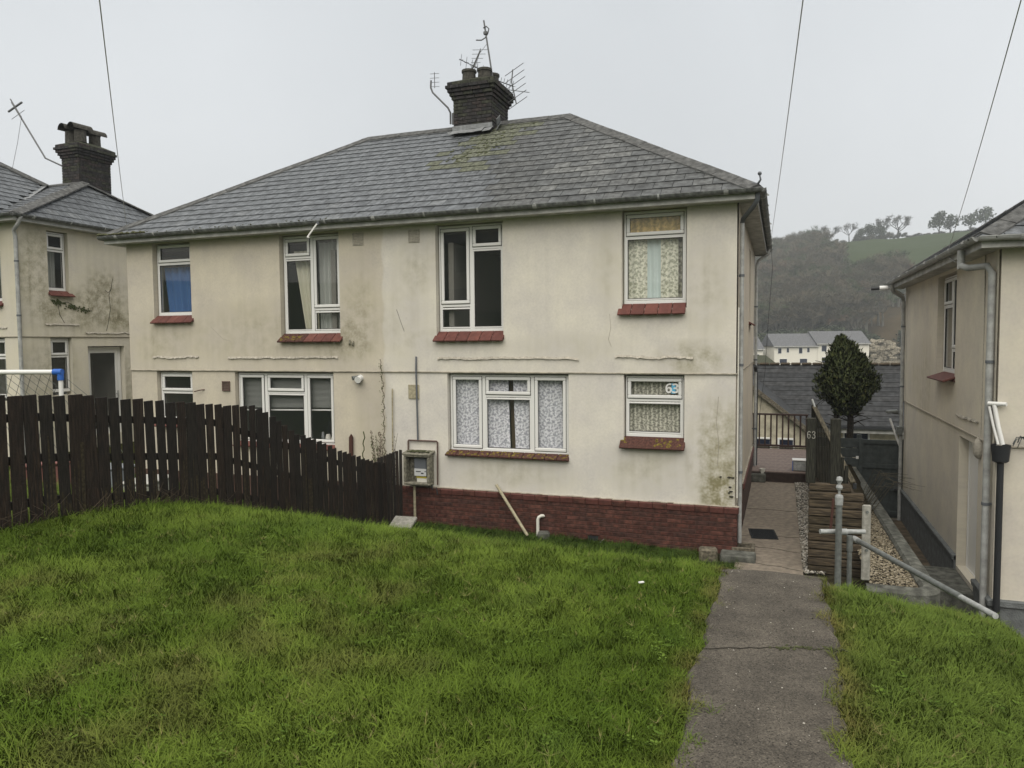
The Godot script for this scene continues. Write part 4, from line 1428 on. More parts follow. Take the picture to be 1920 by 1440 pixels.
	ring(bv, -9.96, -9.77, 2.45, 2.65, 0.025, 0.03, 0.001, 0.004)
	for i in 6: bar(bv, Vector3(-9.95, 2.475 + i * 0.03, 0.014), Vector3(-9.78, 2.475 + i * 0.03, 0.014), 0.014, 0.02)
	obj("air_vent", bv, M.brown, h)
	obj("cover_plate", box_mesh(Vector3(0.22, 0.26, 0.02), 0.006), M.cream, h, Transform3D(Basis.IDENTITY, Vector3(-5.63, 2.50, 0.011)))
	# hairline cracks and broken corner
	for cr in [[[-2.0, 3.84], [-1.98, 3.62], [-2.02, 3.42], [-1.97, 3.3]], [[-10.2, 3.75], [-9.9, 3.5], [-9.7, 3.45]], [[-5.95, 4.0], [-5.86, 3.75], [-5.8, 3.6]], [[-0.26, 2.5], [-0.29, 2.1], [-0.25, 1.75], [-0.27, 1.4]]]:
		var pts := []
		for q in cr: pts.append(Vector3(q[0], q[1], 0.019 if q[1] > 2.86 else 0.001))
		obj("crack", tube_mesh(pts, 0.0035, 4), M.crack if cr[0][0] < -5.0 and cr[0][0] > -6.0 else M.drip, h)
	var hole := mb()
	for q in [[-0.22, 1.235, 0.02], [-0.09, 1.235, 0.03], [-0.035, 1.23, 0.028], [-0.075, 1.08, 0.025], [-0.06, 1.01, 0.03], [-0.055, 0.93, 0.035], [-0.09, 0.985, 0.018]]:
		lathe(hole, Vector3(q[0], q[1], 0.001), [Vector2(0.001, 0.006), Vector2(q[2], 0.0), Vector2(q[2] * 0.9, -0.012)], 7)
	obj("broken_render", hole, M.crack, h)
	# what hangs in the windows
	var z := -0.205
	curtain("bright blue drape hanging in the top left window", M.drape_blue, -11.62, -10.68, 4.0, 5.02, -0.27, 5.0, 0.03, 1.0, "", 0.10, 0.0, "drape")
	curtain("cream curtain looped aside in the tall left upstairs window", M.drape_cream, -8.36, -7.84, 3.55, 5.2, -0.28, 4.0, 0.03, 1.0, "", 0.26, 0.02, "drape")
	curtain("pale grey drape in the right pane of the tall left upstairs window", M.drape_grey, -7.78, -7.18, 3.6, 5.45, -0.28, 6.0, 0.03, 1.0, "", 0.0, 0.0, "drape")
	curtain("patterned lace at the left of the top right window", M.lace_green, -1.82, -1.42, 3.98, 5.10, z, 2.0, 0.012, 1.7)
	curtain("patterned lace at the right of the top right window", M.lace_green, -1.20, -0.92, 3.98, 5.10, z, 2.0, 0.012, 1.7)
	curtain("pale bluish white drape in the middle of the top right window", M.pale_gap, -1.45, -1.16, 3.96, 5.05, z - 0.02, 2.5, 0.012, 1.0, "", 0.0, 0.0, "drape")
	curtain("gold net behind the small top pane of the top right window", M.gold_net, -1.85, -0.74, 5.08, 5.50, z, 9.0, 0.008, 1.5)
	curtain("sandy side drape at the right edge of the top right window", M.lace_net, -0.95, -0.72, 3.96, 5.08, z - 0.05, 2.0, 0.02, 1.2, "", 0.0, 0.0, "drape")
	curtain("white lace panel in the left third of the wide downstairs window", M.lace_white, -5.0, -4.31, 1.48, 2.80, z, 2.0, 0.008, 1.9)
	curtain("white lace panel left of the brown upright in the wide downstairs window", M.lace_white, -4.30, -3.88, 1.46, 2.80, z - 0.01, 1.5, 0.008, 1.9, "", 0.0, 0.04)
	curtain("white lace panel right of the brown upright in the wide downstairs window", M.lace_white, -3.78, -3.36, 1.46, 2.80, z, 1.5, 0.008, 1.9, "", 0.04, 0.0)
	curtain("white lace panel in the right third of the wide downstairs window", M.lace_white, -3.34, -2.90, 1.46, 2.80, z - 0.01, 1.5, 0.008, 1.9, "", 0.0, 0.07)
	curtain("net curtain in the small window that bears the number 63", M.lace_net, -1.78, -0.80, 1.86, 2.80, z, 7.0, 0.016, 2.4)
	var bp := mb()
	bb(bp, Vector3(-3.83, 2.12, -0.40), Vector3(0.14, 1.34, 0.03), 0.004, Basis(Vector3(0, 0, 1), 0.035))
	tag(obj("brown_board", bp, M.brown_panel), "brown upright board between lace panels in the wide downstairs window", "board")
	var bp2 := mb()
	bb(bp2, Vector3(-2.90, 2.12, -0.40), Vector3(0.10, 1.34, 0.03), 0.004, Basis(Vector3(0, 0, 1), 0.04))
	tag(obj("brown_board", bp2, M.brown_panel), "narrow brown board at the right edge of the wide downstairs window", "board")
	# slatted blind in the left downstairs window
	var bl := thing("slatted_blind", "half lowered slatted blind in the wide left downstairs window above the fence", "blind", Vector3(-8.5, 2.74, -0.215))
	for i in 26: obj("slat", box_mesh(Vector3(2.2, 0.003, 0.024)), M.blind, bl, Transform3D(Basis(Vector3(0, 0, 1), 0.0008 * i) * Basis(Vector3.RIGHT, 0.55), Vector3(0, -0.024 * i, 0.001 * (i % 2))))
	obj("bottom_rail", box_mesh(Vector3(2.2, 0.028, 0.03), 0.004), M.white, bl, Transform3D(Basis(Vector3(0, 0, 1), 0.02), Vector3(0, -0.66, 0)))
	var tb := thing("window_ornament", "pale pots and jars on the sill of the wide left downstairs window", "ornament", Vector3(-7.7, 1.45, -0.32))
	for q in [[0.0, 0.05, 0.16], [0.14, 0.06, 0.12], [-0.12, 0.03, 0.2], [-0.42, 0.05, 0.22]]:
		var l := mb()
		lathe(l, Vector3(q[0], 0, 0), [Vector2(0.001, 0), Vector2(q[1], 0), Vector2(q[1] * 1.15, q[2] * 0.5), Vector2(q[1] * 0.8, q[2]), Vector2(0.001, q[2])], 10)
		obj("jar", l, M.pipe_white if q[2] < 0.2 else M.lead, tb)
	var nb := thing("window_number", "white figures 63 with a blue patch stuck on the small right window", "house number", Vector3(-0.98, 2.615, -0.098))
	text(nb, "6", "Droid Sans", 0.215, 0.002, M.white, Transform3D(Basis.IDENTITY, Vector3(-0.075, 0, 0)), "digit", true)
	text(nb, "3", "Droid Sans", 0.215, 0.002, M.white, Transform3D(Basis.IDENTITY, Vector3(0.035, 0, 0)), "digit", true)
	obj("blue_patch", box_mesh(Vector3(0.062, 0.165, 0.002)), M.blue_sticker, nb, Transform3D(Basis.IDENTITY, Vector3(0.005, 0.0, -0.0022)))

func chimney(h: Node, c: Vector3, w: float, d: float, y0: float, y1: float, pots: Array) -> void:
	var core := mb()
	bx(core, Vector3(c.x, (y0 + y1) / 2, c.z), Vector3(w - 0.03, y1 - y0, d - 0.03))
	var ch := obj("chimney", core, M.dark_mortar, h)
	rng.seed = 21
	var n := int(round((y1 - y0) / 0.075))
	var sets := []
	sets.append([0.0, y0, n])
	var y := y0 + n * 0.075
	for s in [[0.03, 1], [0.065, 1], [0.10, 1], [0.135, 1], [0.10, 1]]:
		sets.append([s[0], y, s[1]])
		bx(core, Vector3.ZERO, Vector3.ZERO)
		y += 0.075 * s[1]
	for s in sets:
		var e: float = s[0]
		bricks(ch, Vector3(c.x - w / 2 - e, s[1], c.z + d / 2 + e), Vector3.RIGHT, Vector3.BACK, w + 2 * e, s[2], "brick_dark", 0.075, 0.225, 0.06 + e, 0.0)
		bricks(ch, Vector3(c.x + w / 2 + e, s[1], c.z + d / 2 + e - 0.065), Vector3.FORWARD, Vector3.RIGHT, d + 2 * e - 0.065, s[2], "brick_dark", 0.075, 0.225, 0.06 + e, 0.0)
		bricks(ch, Vector3(c.x - w / 2 - e, s[1], c.z - d / 2 - e), Vector3.BACK, Vector3.LEFT, d + 2 * e - 0.065, s[2], "brick_dark", 0.075, 0.225, 0.06 + e, 0.0)
	var core2 := mb()
	bx(core2, Vector3(c.x, (y1 + y) / 2, c.z), Vector3(w, y - y1 - 0.005, d))
	# flaunching slopes up to the pots
	var a := 0.09
	var top := [Vector3(c.x - w / 2 - a, y, c.z + d / 2 + a), Vector3(c.x + w / 2 + a, y, c.z + d / 2 + a), Vector3(c.x + w / 2 + a, y, c.z - d / 2 - a), Vector3(c.x - w / 2 - a, y, c.z - d / 2 - a)]
	var q := []
	for p in top: q.append(Vector3(lerpf(c.x, p.x, 0.35), y + 0.13, lerpf(c.z, p.z, 0.5)))
	for i in 4: quad(core2, top[i], top[(i + 1) % 4], q[(i + 1) % 4], q[i])
	quad(core2, q[0], q[1], q[2], q[3])
	obj("flaunching", core2, M.flaunching, ch)
	for p in pots:
		var l := mb()
		lathe(l, Vector3(c.x + p[0], y + 0.02, c.z + p[1]), [Vector2(0.16, 0), Vector2(0.145, 0.22 + p[2]), Vector2(0.165, 0.235 + p[2]), Vector2(0.165, 0.285 + p[2]), Vector2(0.125, 0.29 + p[2]), Vector2(0.115, 0.1)], 16)
		obj("chimney_pot", l, M.pot, ch)

func left_house() -> void:
	var h := thing("semi_detached_house", "mould stained cream house at the far left with a big brick chimney", "house", Vector3(-16.0, 0.75, -0.3))
	var W := 6.0
	var D := 6.0
	var tint := func(_x, y): return Color(0.82, 0.80, 0.74) if y > 2.85 else Color(0.825, 0.805, 0.745)
	var spots := [[0.45, 4.4, 0.8, 1.6, 0.33, 0.15], [1.5, 3.5, 1.3, 0.7, 0.33, 0.1], [2.4, 3.8, 1.0, 0.8, 0.30, 0.1], [0.7, 2.0, 0.9, 1.0, 0.28, 0.1], [2.9, 3.2, 0.6, 0.4, 0.34, 0.5], [3.0, 1.8, 0.4, 1.2, 0.25, 0.3], [2.3, 4.3, 0.8, 0.6, 0.2, 0.0]]
	wall_mat("wall_left", wall_tex(560, 515, D, 5.52, 201, tint, spots, 0.07, 0.04))
	wall_mat("wall_left_front", wall_tex(300, 276, W, 5.52, 221, tint, [], 0.10, 0.05))
	var r1 := [0.74, 1.26, 3.98, 5.40]
	var r2 := [0.74, 1.27, 1.5, 2.82]
	var r3 := [1.74, 2.86, 0.3, 2.62]
	var f1 := [4.0, 5.42, 3.7, 5.40]
	var f2 := [4.0, 5.42, 1.4, 2.82]
	var fr := house_body(h, W, D, {"right": frame_holes([r1, r2]) + [r3], "front": frame_holes([f1, f2])}, {"front": "wall_left_front", "right": "wall_left", "left": "wall_left_front", "back": "wall_left_front"})
	window(h, fr.right, r1, [[0.83, 1.17, 5.04, 5.31, 1], [0.80, 1.20, 4.06, 4.93, 0]])
	window(h, fr.right, r2, [[0.83, 1.18, 2.46, 2.73, 1], [0.80, 1.21, 1.58, 2.35, 0]])
	window(h, fr.front, f1, [[4.1, 4.66, 3.78, 5.3, 1], [4.76, 5.32, 5.0, 5.3, 1], [4.76, 5.34, 3.78, 4.88, 0]])
	window(h, fr.front, f2, [[4.1, 4.66, 1.5, 2.73, 1], [4.76, 5.32, 2.45, 2.73, 1], [4.76, 5.34, 1.5, 2.33, 0]])
	sill(h, fr.right, 0.70, 1.36, 3.98, [], 0.13, 0.12, 2)
	sill(h, fr.front, 3.96, 5.48, 3.70, [])
	door(h, fr.right, 1.76, 2.84, 0.3, 2.6, true, M.white)
	drip_line(h, fr.right, 0.55, 1.52, 3.165, 9)
	drip_line(h, fr.right, 1.64, 3.3, 2.985, 10)
	drip_line(h, fr.front, 4.1, 5.6, 3.10, 14)
	eaves(h, W, D, ["front", "right"])
	var roof := hip_roof(h, -W, 0.32, 0.35, -D - 0.35, 5.62, 1.76, 1.47, 3, cool_slate, false)
	# the taller roof in front of it, at the edge of the photograph
	var all := []
	slope(roof, Vector3(-0.44, 5.73, 1.8), Vector3.FORWARD, 1.87, 2.0, 1.3, 0.0, -2.63, true, cool_slate, all)
	slope(roof, Vector3(-2.44, 7.03, 1.8), Vector3.FORWARD, 4.5, 2.04, 1.33, 0.0, 1.9, true, cool_slate, all)
	lay_slates(roof, all, 120)
	var ul := mb()
	quad(ul, Vector3(-0.44, 5.71, 1.8), Vector3(-0.44, 5.71, -0.07), Vector3(-2.44, 7.01, -2.7), Vector3(-2.44, 7.01, 1.8))
	quad(ul, Vector3(-2.44, 7.01, 1.8), Vector3(-2.44, 7.01, -2.7), Vector3(-4.48, 8.34, -0.8), Vector3(-4.48, 8.34, 1.8))
	quad(ul, Vector3(-2.44, 7.01, -2.7), Vector3(-4.6, 7.01, -3.2), Vector3(-4.6, 8.30, -0.9), Vector3(-4.48, 8.34, -0.8))
	obj("roof_underlay", ul, M.underlay, h)
	ridge_tiles(roof, Vector3(-2.40, 7.03, -2.75), Vector3(-4.48, 8.38, -0.8), 0.45)
	var lv := mb()
	bar(lv, Vector3(-0.5, 5.77, -0.12), Vector3(-2.44, 7.05, -2.68), 0.12, 0.012)
	obj("valley_lead", lv, M.lead, roof)
	var vp := mb()
	lathe(vp, Vector3(-3.95, 7.98, -0.95), [Vector2(0.06, -0.2), Vector2(0.06, 0.22), Vector2(0.05, 0.22), Vector2(0.05, 0.1)], 10)
	obj("vent_pipe", vp, M.black, h)
	# chimney with half-round capped pots
	chimney(h, Vector3(-1.90, 0, -3.55), 0.64, 1.05, 6.7, 7.85, [])
	for q in [[-2.08, -3.25], [-1.74, -3.25], [-1.90, -3.85]]:
		var cp := mb()
		lathe(cp, Vector3(q[0], 8.28, q[1]), [Vector2(0.16, 0), Vector2(0.15, 0.32), Vector2(0.001, 0.33)], 12)
		obj("chimney_pot", cp, M.pot, h)
	for q in [[-2.08, -3.25], [-1.74, -3.25], [-1.90, -3.85]]:
		var cap := mb()
		for k in [0.15, 0.165]:
			var pa := []
			for i in 9: pa.append(Vector3(0, sin(PI * i / 8.0) * k, cos(PI * i / 8.0) * k))
			for i in 8:
				quad_out(cap, Vector3(-0.28, 0, 0) + pa[i], Vector3(0.28, 0, 0) + pa[i], Vector3(0.28, 0, 0) + pa[i + 1], Vector3(-0.28, 0, 0) + pa[i + 1], Vector3.ZERO)
		obj("pot_cap", cap, M.pot, h, Transform3D(Basis(Vector3.UP, 1.45), Vector3(q[0], 8.62, q[1])))
	downpipe(h, [Vector3(0.36, 5.6, 0.15), Vector3(0.34, 5.45, 0.2), Vector3(0.12, 5.3, 0.16), Vector3(0.075, 5.15, 0.10), Vector3(0.075, 0.1, 0.10)], [Vector3(0.075, 4.6, 0.10), Vector3(0.075, 3.35, 0.10)], Vector3(-1, 0, -1), 0.042)
	# cracks and the growth in them
	for cr in [[[2.55, 4.4], [2.5, 4.15], [2.42, 3.95], [2.45, 3.6], [2.36, 3.2], [2.3, 3.02]], [[0.75, 3.75], [0.95, 3.68], [1.2, 3.72], [1.5, 3.58], [1.9, 3.52]], [[2.3, 4.08], [2.4, 4.02], [2.5, 4.13]], [[0.95, 3.62], [0.98, 3.4], [1.1, 3.2]]]:
		var pts := []
		for q in cr: pts.append(Vector3(0.021, q[1], -q[0]))
		obj("crack", tube_mesh(pts, 0.006, 4), M.crack, h)
	var wd := mb()
	rng.seed = 71
	for i in 120:
		var t: float = [0.05, 0.1, 0.55, 0.6, 0.98][i % 5] + rng.randfn() * 0.05
		var p := Vector3(0.03, 3.72 - 0.18 * t + rng.randfn() * 0.03, -0.9 - 0.75 * t + rng.randfn() * 0.06)
		bb(wd, p, Vector3(0.03, rng.randf_range(0.015, 0.045), rng.randf_range(0.015, 0.05)), 0.007, Basis(Vector3.RIGHT, rng.randf() * 3))
	obj("wall_weed", wd, M.leaf, h)
	var a := thing("tv_aerial", "tall leaning aerial on a cranked pole beside the far left chimney", "aerial", Vector3(-18.3, 8.3, -3.7))
	obj("pole", tube_mesh([Vector3(-0.1, 0.02, 0.05), Vector3(-0.35, 0.2, 0), Vector3(-1.0, 0.48, 0), Vector3(-2.25, 2.2, 0)], 0.024, 7), M.aerial, a)
	obj("boom", tube_mesh([Vector3(-1.9, 1.75, 0), Vector3(-2.3, 2.3, 0.0)], 0.018, 6), M.aerial, a)
	obj("reflector", box_mesh(Vector3(0.62, 0.05, 0.05), 0.01), M.aerial, a, Transform3D(Basis(Vector3(0, 0, 1), 0.35), Vector3(-2.12, 2.05, 0)))
	obj("element", tube_mesh([Vector3(-2.28, 1.72, 0), Vector3(-1.75, 1.92, 0)], 0.008, 5), M.aerial, a)
	obj("lead_wire", tube_mesh([Vector3(-1.85, 1.75, 0.02), Vector3(-1.95, 1.0, 0.1), Vector3(-2.02, 0.0, 0.3)], 0.006, 4), M.aerial, a)
	for cv in [[0.80, 1.20, 4.02, 5.1, 6.0, "drape_grey", "grey drape in the narrow upstairs window of the far left house"], [0.80, 1.0, 1.5, 2.4, 2.0, "drape_grey", "pale drape in the narrow downstairs window of the far left house"]]:
		var m := curtain_mesh(cv[0], cv[1], cv[2], cv[3], -0.36, cv[4], 0.02, 1.0, 1.0)
		tag(obj("drape", m, M[cv[5]], null, h.transform * fr.right), cv[6], "curtain")
	var gm := curtain_mesh(4.7, 5.4, 1.4, 5.4, -0.4, 5.0, 0.02, 1.0, 1.0)
	tag(obj("drape", gm, M.drape_grey, null, h.transform * fr.front), "grey drape behind the front windows of the far left house", "curtain")

func right_house() -> void:
	var W := 12.36
	var D := 7.9
	var off := Vector3(15.76, -0.93, 0.5)
	var h := thing("semi_detached_house", "cream rendered house at the right edge with a grey painted plinth", "house", off)
	var tint := func(_x, y): return Color(0.80, 0.775, 0.722) if y > 2.85 else Color(0.785, 0.762, 0.712)
	wall_mat("wall_right", wall_tex(560, 400, D, 5.52, 301, tint, [[2.6, 3.5, 1.1, 1.0, 0.22, 0.2], [1.2, 3.6, 0.8, 0.8, 0.14, 0.0], [5.2, 2.6, 0.6, 0.5, 0.14, 0.1]], 0.04, 0.02))
	wall_mat("wall_right_front", wall_tex(618, 276, W, 5.52, 321, func(_x, _y): return Color(0.79, 0.768, 0.722), [], 0.05, 0.02))
	var r1 := [3.80, 5.32, 3.70, 5.42]
	var r3 := [5.72, 6.98, 0.6, 2.74]
	var fr := house_body(h, W, D, {"left": frame_holes([r1]) + [r3]}, {"front": "wall_right_front", "left": "wall_right", "right": "wall_right_front", "back": "wall_right_front"})
	window(h, fr.left, r1, [[3.90, 4.50, 4.98, 5.33, 1], [3.87, 4.53, 3.79, 4.86, 0], [4.63, 5.23, 4.20, 5.33, 1], [4.60, 5.25, 3.79, 4.08, 0]])
	sill(h, fr.left, 3.95, 5.40, 3.70, [], 0.10, 0.20, 1)
	door(h, fr.left, 5.74, 6.96, 0.55, 2.72, false, M.white)
	drip_line(h, fr.left, 5.55, 7.05, 3.10, 17)
	var pl := mb()
	for q in [[0.0, 5.7], [7.0, 7.93]]:
		bx(pl, Vector3((q[0] + q[1]) / 2, 0.32, 0.0), Vector3(q[1] - q[0], 0.84, 0.06))
	var plo := obj("plinth", pl, M.render_grey, h, fr.left)
	for q in [[0.0, 5.7], [7.0, 7.96]]:
		obj("ledge", box_mesh(Vector3(q[1] - q[0], 0.10, 0.08), 0.014), M.render_grey, plo, Transform3D(Basis(Vector3.RIGHT, 0.15), Vector3((q[0] + q[1]) / 2, 0.72, 0.022)))
	var pf := mb()
	bx(pf, Vector3(-W / 2, 0.32, 0.0), Vector3(W, 0.84, 0.06))
	bb(pf, Vector3(-W / 2, 0.72, 0.022), Vector3(W + 0.06, 0.10, 0.08), 0.014)
	obj("plinth", pf, M.render_grey, h)
	eaves(h, W, D, ["front", "left"], "pipe")
	hip_roof(h, -W - 0.36, 0.36, 0.36, -D - 0.36, 5.63, 4.06, 2.63, 4, cool_slate)
	var X := -W
	# soil stack near the front corner and rainwater pipe at the far one
	downpipe(h, [Vector3(X - 0.36, 5.56, -0.55), Vector3(X - 0.36, 5.30, -0.55)], [], Vector3(1, 0, 0), 0.05)
	downpipe(h, [Vector3(X - 0.36, 5.34, -0.52), Vector3(X - 0.30, 5.30, -0.42), Vector3(X - 0.12, 5.30, -0.18), Vector3(X - 0.075, 5.2, -0.12), Vector3(X - 0.075, 2.9, -0.12), Vector3(X - 0.075, 0.4, -0.12)], [Vector3(X - 0.075, 4.0, -0.12), Vector3(X - 0.075, 2.05, -0.12)], Vector3(1, 0, 0), 0.046)
	downpipe(h, [Vector3(X - 0.36, 5.56, -7.5), Vector3(X - 0.34, 5.40, -7.52), Vector3(X - 0.10, 5.28, -7.8), Vector3(X - 0.07, 5.15, -7.86), Vector3(X - 0.07, -0.05, -7.86)], [Vector3(X - 0.07, 4.6, -7.86), Vector3(X - 0.07, 3.2, -7.86), Vector3(X - 0.07, 0.9, -7.86)], Vector3(1, 0, 0), 0.04)
	var tb := mb()
	tube(tb, [Vector3(X - 0.10, 3.44, -0.02), Vector3(X + 0.08, 3.44, 0.11)], 0.028, 10)
	tube(tb, [Vector3(X - 0.04, 3.42, 0.03), Vector3(X + 0.0, 3.15, 0.07), Vector3(X + 0.05, 2.9, 0.11)], 0.028, 10)
	tube(tb, [Vector3(X - 0.09, 3.40, -0.01), Vector3(X - 0.05, 3.15, 0.04), Vector3(X + 0.0, 2.9, 0.10)], 0.018, 8)
	obj("waste_pipe", tb, M.white, h)
	var hp := mb()
	var hc := Vector3(X + 0.03, 2.90, 0.11)
	lathe(hp, hc, [Vector2(0.07, -0.24), Vector2(0.10, -0.22), Vector2(0.12, 0.0), Vector2(0.108, 0.0), Vector2(0.09, -0.18)], 8)
	tube(hp, [hc + Vector3(0, -0.2, 0), hc + Vector3(0, -1.4, 0), hc + Vector3(0, -2.75, 0.0)], 0.042, 10)
	obj("hopper_pipe", hp, M.black, h)
	var gr := mb()
	for i in 9:
		var a := TAU * i / 9.0
		tube(gr, [Vector3(X + 0.28, 3.0, 0.06), Vector3(X + 0.28 + cos(a) * 0.10, 3.0 + sin(a) * 0.04, 0.06 + 0.12), Vector3(X + 0.28 + cos(a) * 0.12, 2.9 + sin(a) * 0.04, 0.10)], 0.007, 4)
	obj("wire_basket", gr, M.galv, h)
	var ov := mb()
	lathe(ov, Vector3.ZERO, [Vector2(0.001, 0.09), Vector2(0.09, 0.075), Vector2(0.125, 0.03), Vector2(0.13, 0.0)], 16)
	var ol := obj("bulkhead_lamp", ov, M.drip, h, Transform3D(Basis(Vector3(0, 0, 1), PI / 2).scaled_local(Vector3(1.25, 1, 0.9)), Vector3(X - 0.005, 2.72, -0.82)))
	ol.name = "wall_lamp"
	obj("junction_box", box_mesh(Vector3(0.12, 0.19, 0.24), 0.01), M.galv, h, Transform3D(Basis.IDENTITY, Vector3(X - 0.12, 2.17, -7.8)))
	var cb := mb()
	tube(cb, [Vector3(X - 0.02, 2.9, -0.72), Vector3(X - 0.02, 4.2, -0.70), Vector3(X - 0.03, 5.5, -0.70)], 0.008, 5)
	obj("wall_cable", cb, M.drip, h)
	# camera on a bracket under the far eaves, lamp and white pole on the far pipe
	var sc := thing("security_camera", "small white camera on an arm under the far eaves of the right house", "camera", Vector3(3.30, 4.40, -7.2))
	obj("arm", tube_mesh([Vector3(0.05, 0.0, -0.2), Vector3(-0.14, 0.12, -0.2), Vector3(-0.34, 0.20, -0.2)], 0.018, 6), M.pipe_white, sc)
	obj("body", tube_mesh([Vector3(-0.30, 0.18, -0.2), Vector3(-0.48, 0.18, -0.2)], 0.055, 10), M.white, sc)
	obj("lens_hood", tube_mesh([Vector3(-0.48, 0.18, -0.2), Vector3(-0.66, 0.17, -0.2)], 0.04, 10), M.black, sc)
	var lp := thing("flood_lamp", "grey lamp and white pole fixed to the far pipe of the right house", "lamp", Vector3(3.3, 1.62, -7.4))
	obj("bracket", tube_mesh([Vector3(0.02, 0.0, 0), Vector3(-0.16, 0.02, 0)], 0.02, 6), M.galv, lp)
	obj("shade", box_mesh(Vector3(0.26, 0.07, 0.2), 0.02), M.galv, lp, Transform3D(Basis(Vector3(0, 0, 1), 0.1), Vector3(-0.16, 0.05, 0)))
	obj("pole", tube_mesh([Vector3(-0.20, -0.12, 0), Vector3(0.02, -0.78, 0)], 0.024, 7), M.white, lp)
	for i in 2:
		var m := curtain_mesh(3.84, 5.28, 3.72, 5.4, -0.4 - 0.2 * i, 9.0, 0.02, 1.0, 1.0)
		if i == 0: tag(obj("drape", m, M.drape_grey, null, h.transform * fr.left), "grey net behind the upstairs side window of the right house", "curtain")

# ------------------------------------------------------------------ paths, steps and the boundary between the houses
func paths() -> void:
	var st := mb()
	var z := 16.0
	while z > 5.92:
		var z2 := maxf(z - 0.1, 5.92)
		var p := []
		for q in [[path_edge(z, false), z], [path_edge(z, true), z], [path_edge(z2, true), z2], [path_edge(z2, false), z2]]:
			p.append(Vector3(q[0], ground_h(0.6, q[1]) + 0.012, q[1]))
		var m0: Vector3 = (p[0] + p[1]) / 2 + Vector3(0, 0.012, 0)
		var m1: Vector3 = (p[3] + p[2]) / 2 + Vector3(0, 0.012, 0)
		quad(st, p[0], m0, m1, p[3])
		quad(st, m0, p[1], p[2], m1)
		for k in [[p[0], p[3], -1.0], [p[1], p[2], 1.0]]:
			var d := Vector3(0.05 * k[2], -0.06, 0)
			if k[2] < 0: quad(st, k[0] + d, k[0], k[1], k[1] + d)
			else: quad(st, k[0], k[0] + d, k[1] + d, k[1])
		z = z2
	var top := ground_h(0.6, 5.92) + 0.012
	quad(st, Vector3(0.2, top - 0.35, 5.92), Vector3(0.2, top, 5.92), Vector3(1.0, top, 5.92), Vector3(1.0, top - 0.35, 5.92))
	var pa := struct("asphalt_path", st, M.asphalt)
	# crack across it with a little moss, and pale chips
	var cr := []
	rng.seed = 3
	for i in 15:
		var x := 0.25 + 0.72 * i / 14.0
		cr.append(Vector3(x, ground_h(0.6, 7.68) + 0.018 + 0.010 * (1.0 - absf(x - 0.6) / 0.36), 7.72 - 0.24 * i / 14.0 + rng.randf_range(-0.012, 0.012)))
	obj("crack", tube_mesh(cr, 0.0028, 4), M.crack, pa)
	var cm := mb()
	for i in 46:
		var p: Vector3 = cr[8 + rng.randi() % 7]
		bb(cm, p + Vector3(rng.randfn() * 0.03, 0.002, rng.randfn() * 0.012), Vector3(rng.randf_range(0.008, 0.035), 0.008, rng.randf_range(0.006, 0.02)), 0.003, Basis(Vector3.UP, rng.randf() * 3))
	obj("moss", cm, M.moss, pa)
	var ch := [mb(), mb()]
	for i in 110:
		var zz := rng.randf_range(6.0, 10.0)
		var s := 0.0016 + 0.003 * pow(rng.randf(), 3.0) * (1.8 if i % 19 == 0 else 1.0)
		bb(ch[1 if i % 3 == 0 else 0], Vector3(rng.randf_range(0.28, 0.94), ground_h(0.6, zz) + 0.024, zz), Vector3(s * 2.4, s * 1.2, s * 2.0), s * 0.4, Basis(Vector3.UP, rng.randf() * 3))
	obj("pale_chips", ch[0], M.pebble2, pa).set_meta("kind", "stuff")
	obj("dark_chips", ch[1], M.crack, pa).set_meta("kind", "stuff")
	# concrete steps down, hidden behind the brow
	var sp := mb()
	for i in 9:
		var y := 1.56 - 0.173 * (i + 1)
		bb(sp, Vector3(0.6, y - 0.3, 5.90 - 0.44 * (i + 0.5)), Vector3(0.86, 0.6, 0.438), 0.01)
	struct("concrete_steps", sp, M.concrete_grey)
	# pale concrete beside the house, in bays
	var sl := struct("concrete_path", box_mesh(Vector3(0.96, 0.2, 8.3), 0.004), M.concrete)
	sl.position = Vector3(0.515, -0.075, -2.25)
	sl.set_meta("kind", "structure")
	for q in [[0.35, 0.05], [-1.15, -0.02], [-0.55, 0.04], [-3.3, 0.0]]:
		var pts := []
		for i in 7: pts.append(Vector3(-0.47 + 0.155 * i, 0.101, q[0] + 2.25 + q[1] * i + rng.randf_range(-0.03, 0.03)))
		obj("crack", tube_mesh(pts, 0.0045, 4), M.crack, sl)
	var gu := mb()
	ring(gu, -0.17, 0.17, -0.17, 0.17, 0.05, 0.0, -0.12, 0.01)
	var gy := thing("drain_gully", "square kerbed drain at the foot of the corner downpipe", "drain", Vector3(0.13, 0.13, -0.12))
	obj("kerb", gu, M.stone, gy, Transform3D(Basis(Vector3.RIGHT, -PI / 2), Vector3.ZERO))
	obj("sump", box_mesh(Vector3(0.26, 0.02, 0.26)), M.black, gy, Transform3D(Basis.IDENTITY, Vector3(0, -0.09, 0)))
	var gb := mb()
	bb(gb, Vector3(0.07, 0.02, 0.33), Vector3(0.52, 0.2, 0.32), 0.02)
	tag(obj("kerb_block", gb, M.concrete_grey), "mossy concrete block in front of the corner drain", "block")
	var mt := thing("door_mat", "black ribbed rubber mat lying on the concrete side path", "mat", Vector3(0.40, 0.03, -1.33), 0.12)
	obj("backing", box_mesh(Vector3(0.44, 0.012, 0.66), 0.004), M.mat_rubber, mt)
	for i in 12: obj("rib", box_mesh(Vector3(0.38, 0.010, 0.022), 0.003), M.mat_rubber, mt, Transform3D(Basis.IDENTITY, Vector3(0, 0.009, -0.29 + i * 0.0525)))
	var stp := mb()
	bb(stp, Vector3(0.10, 0.12, -6.5), Vector3(0.5, 0.2, 0.6), 0.02)
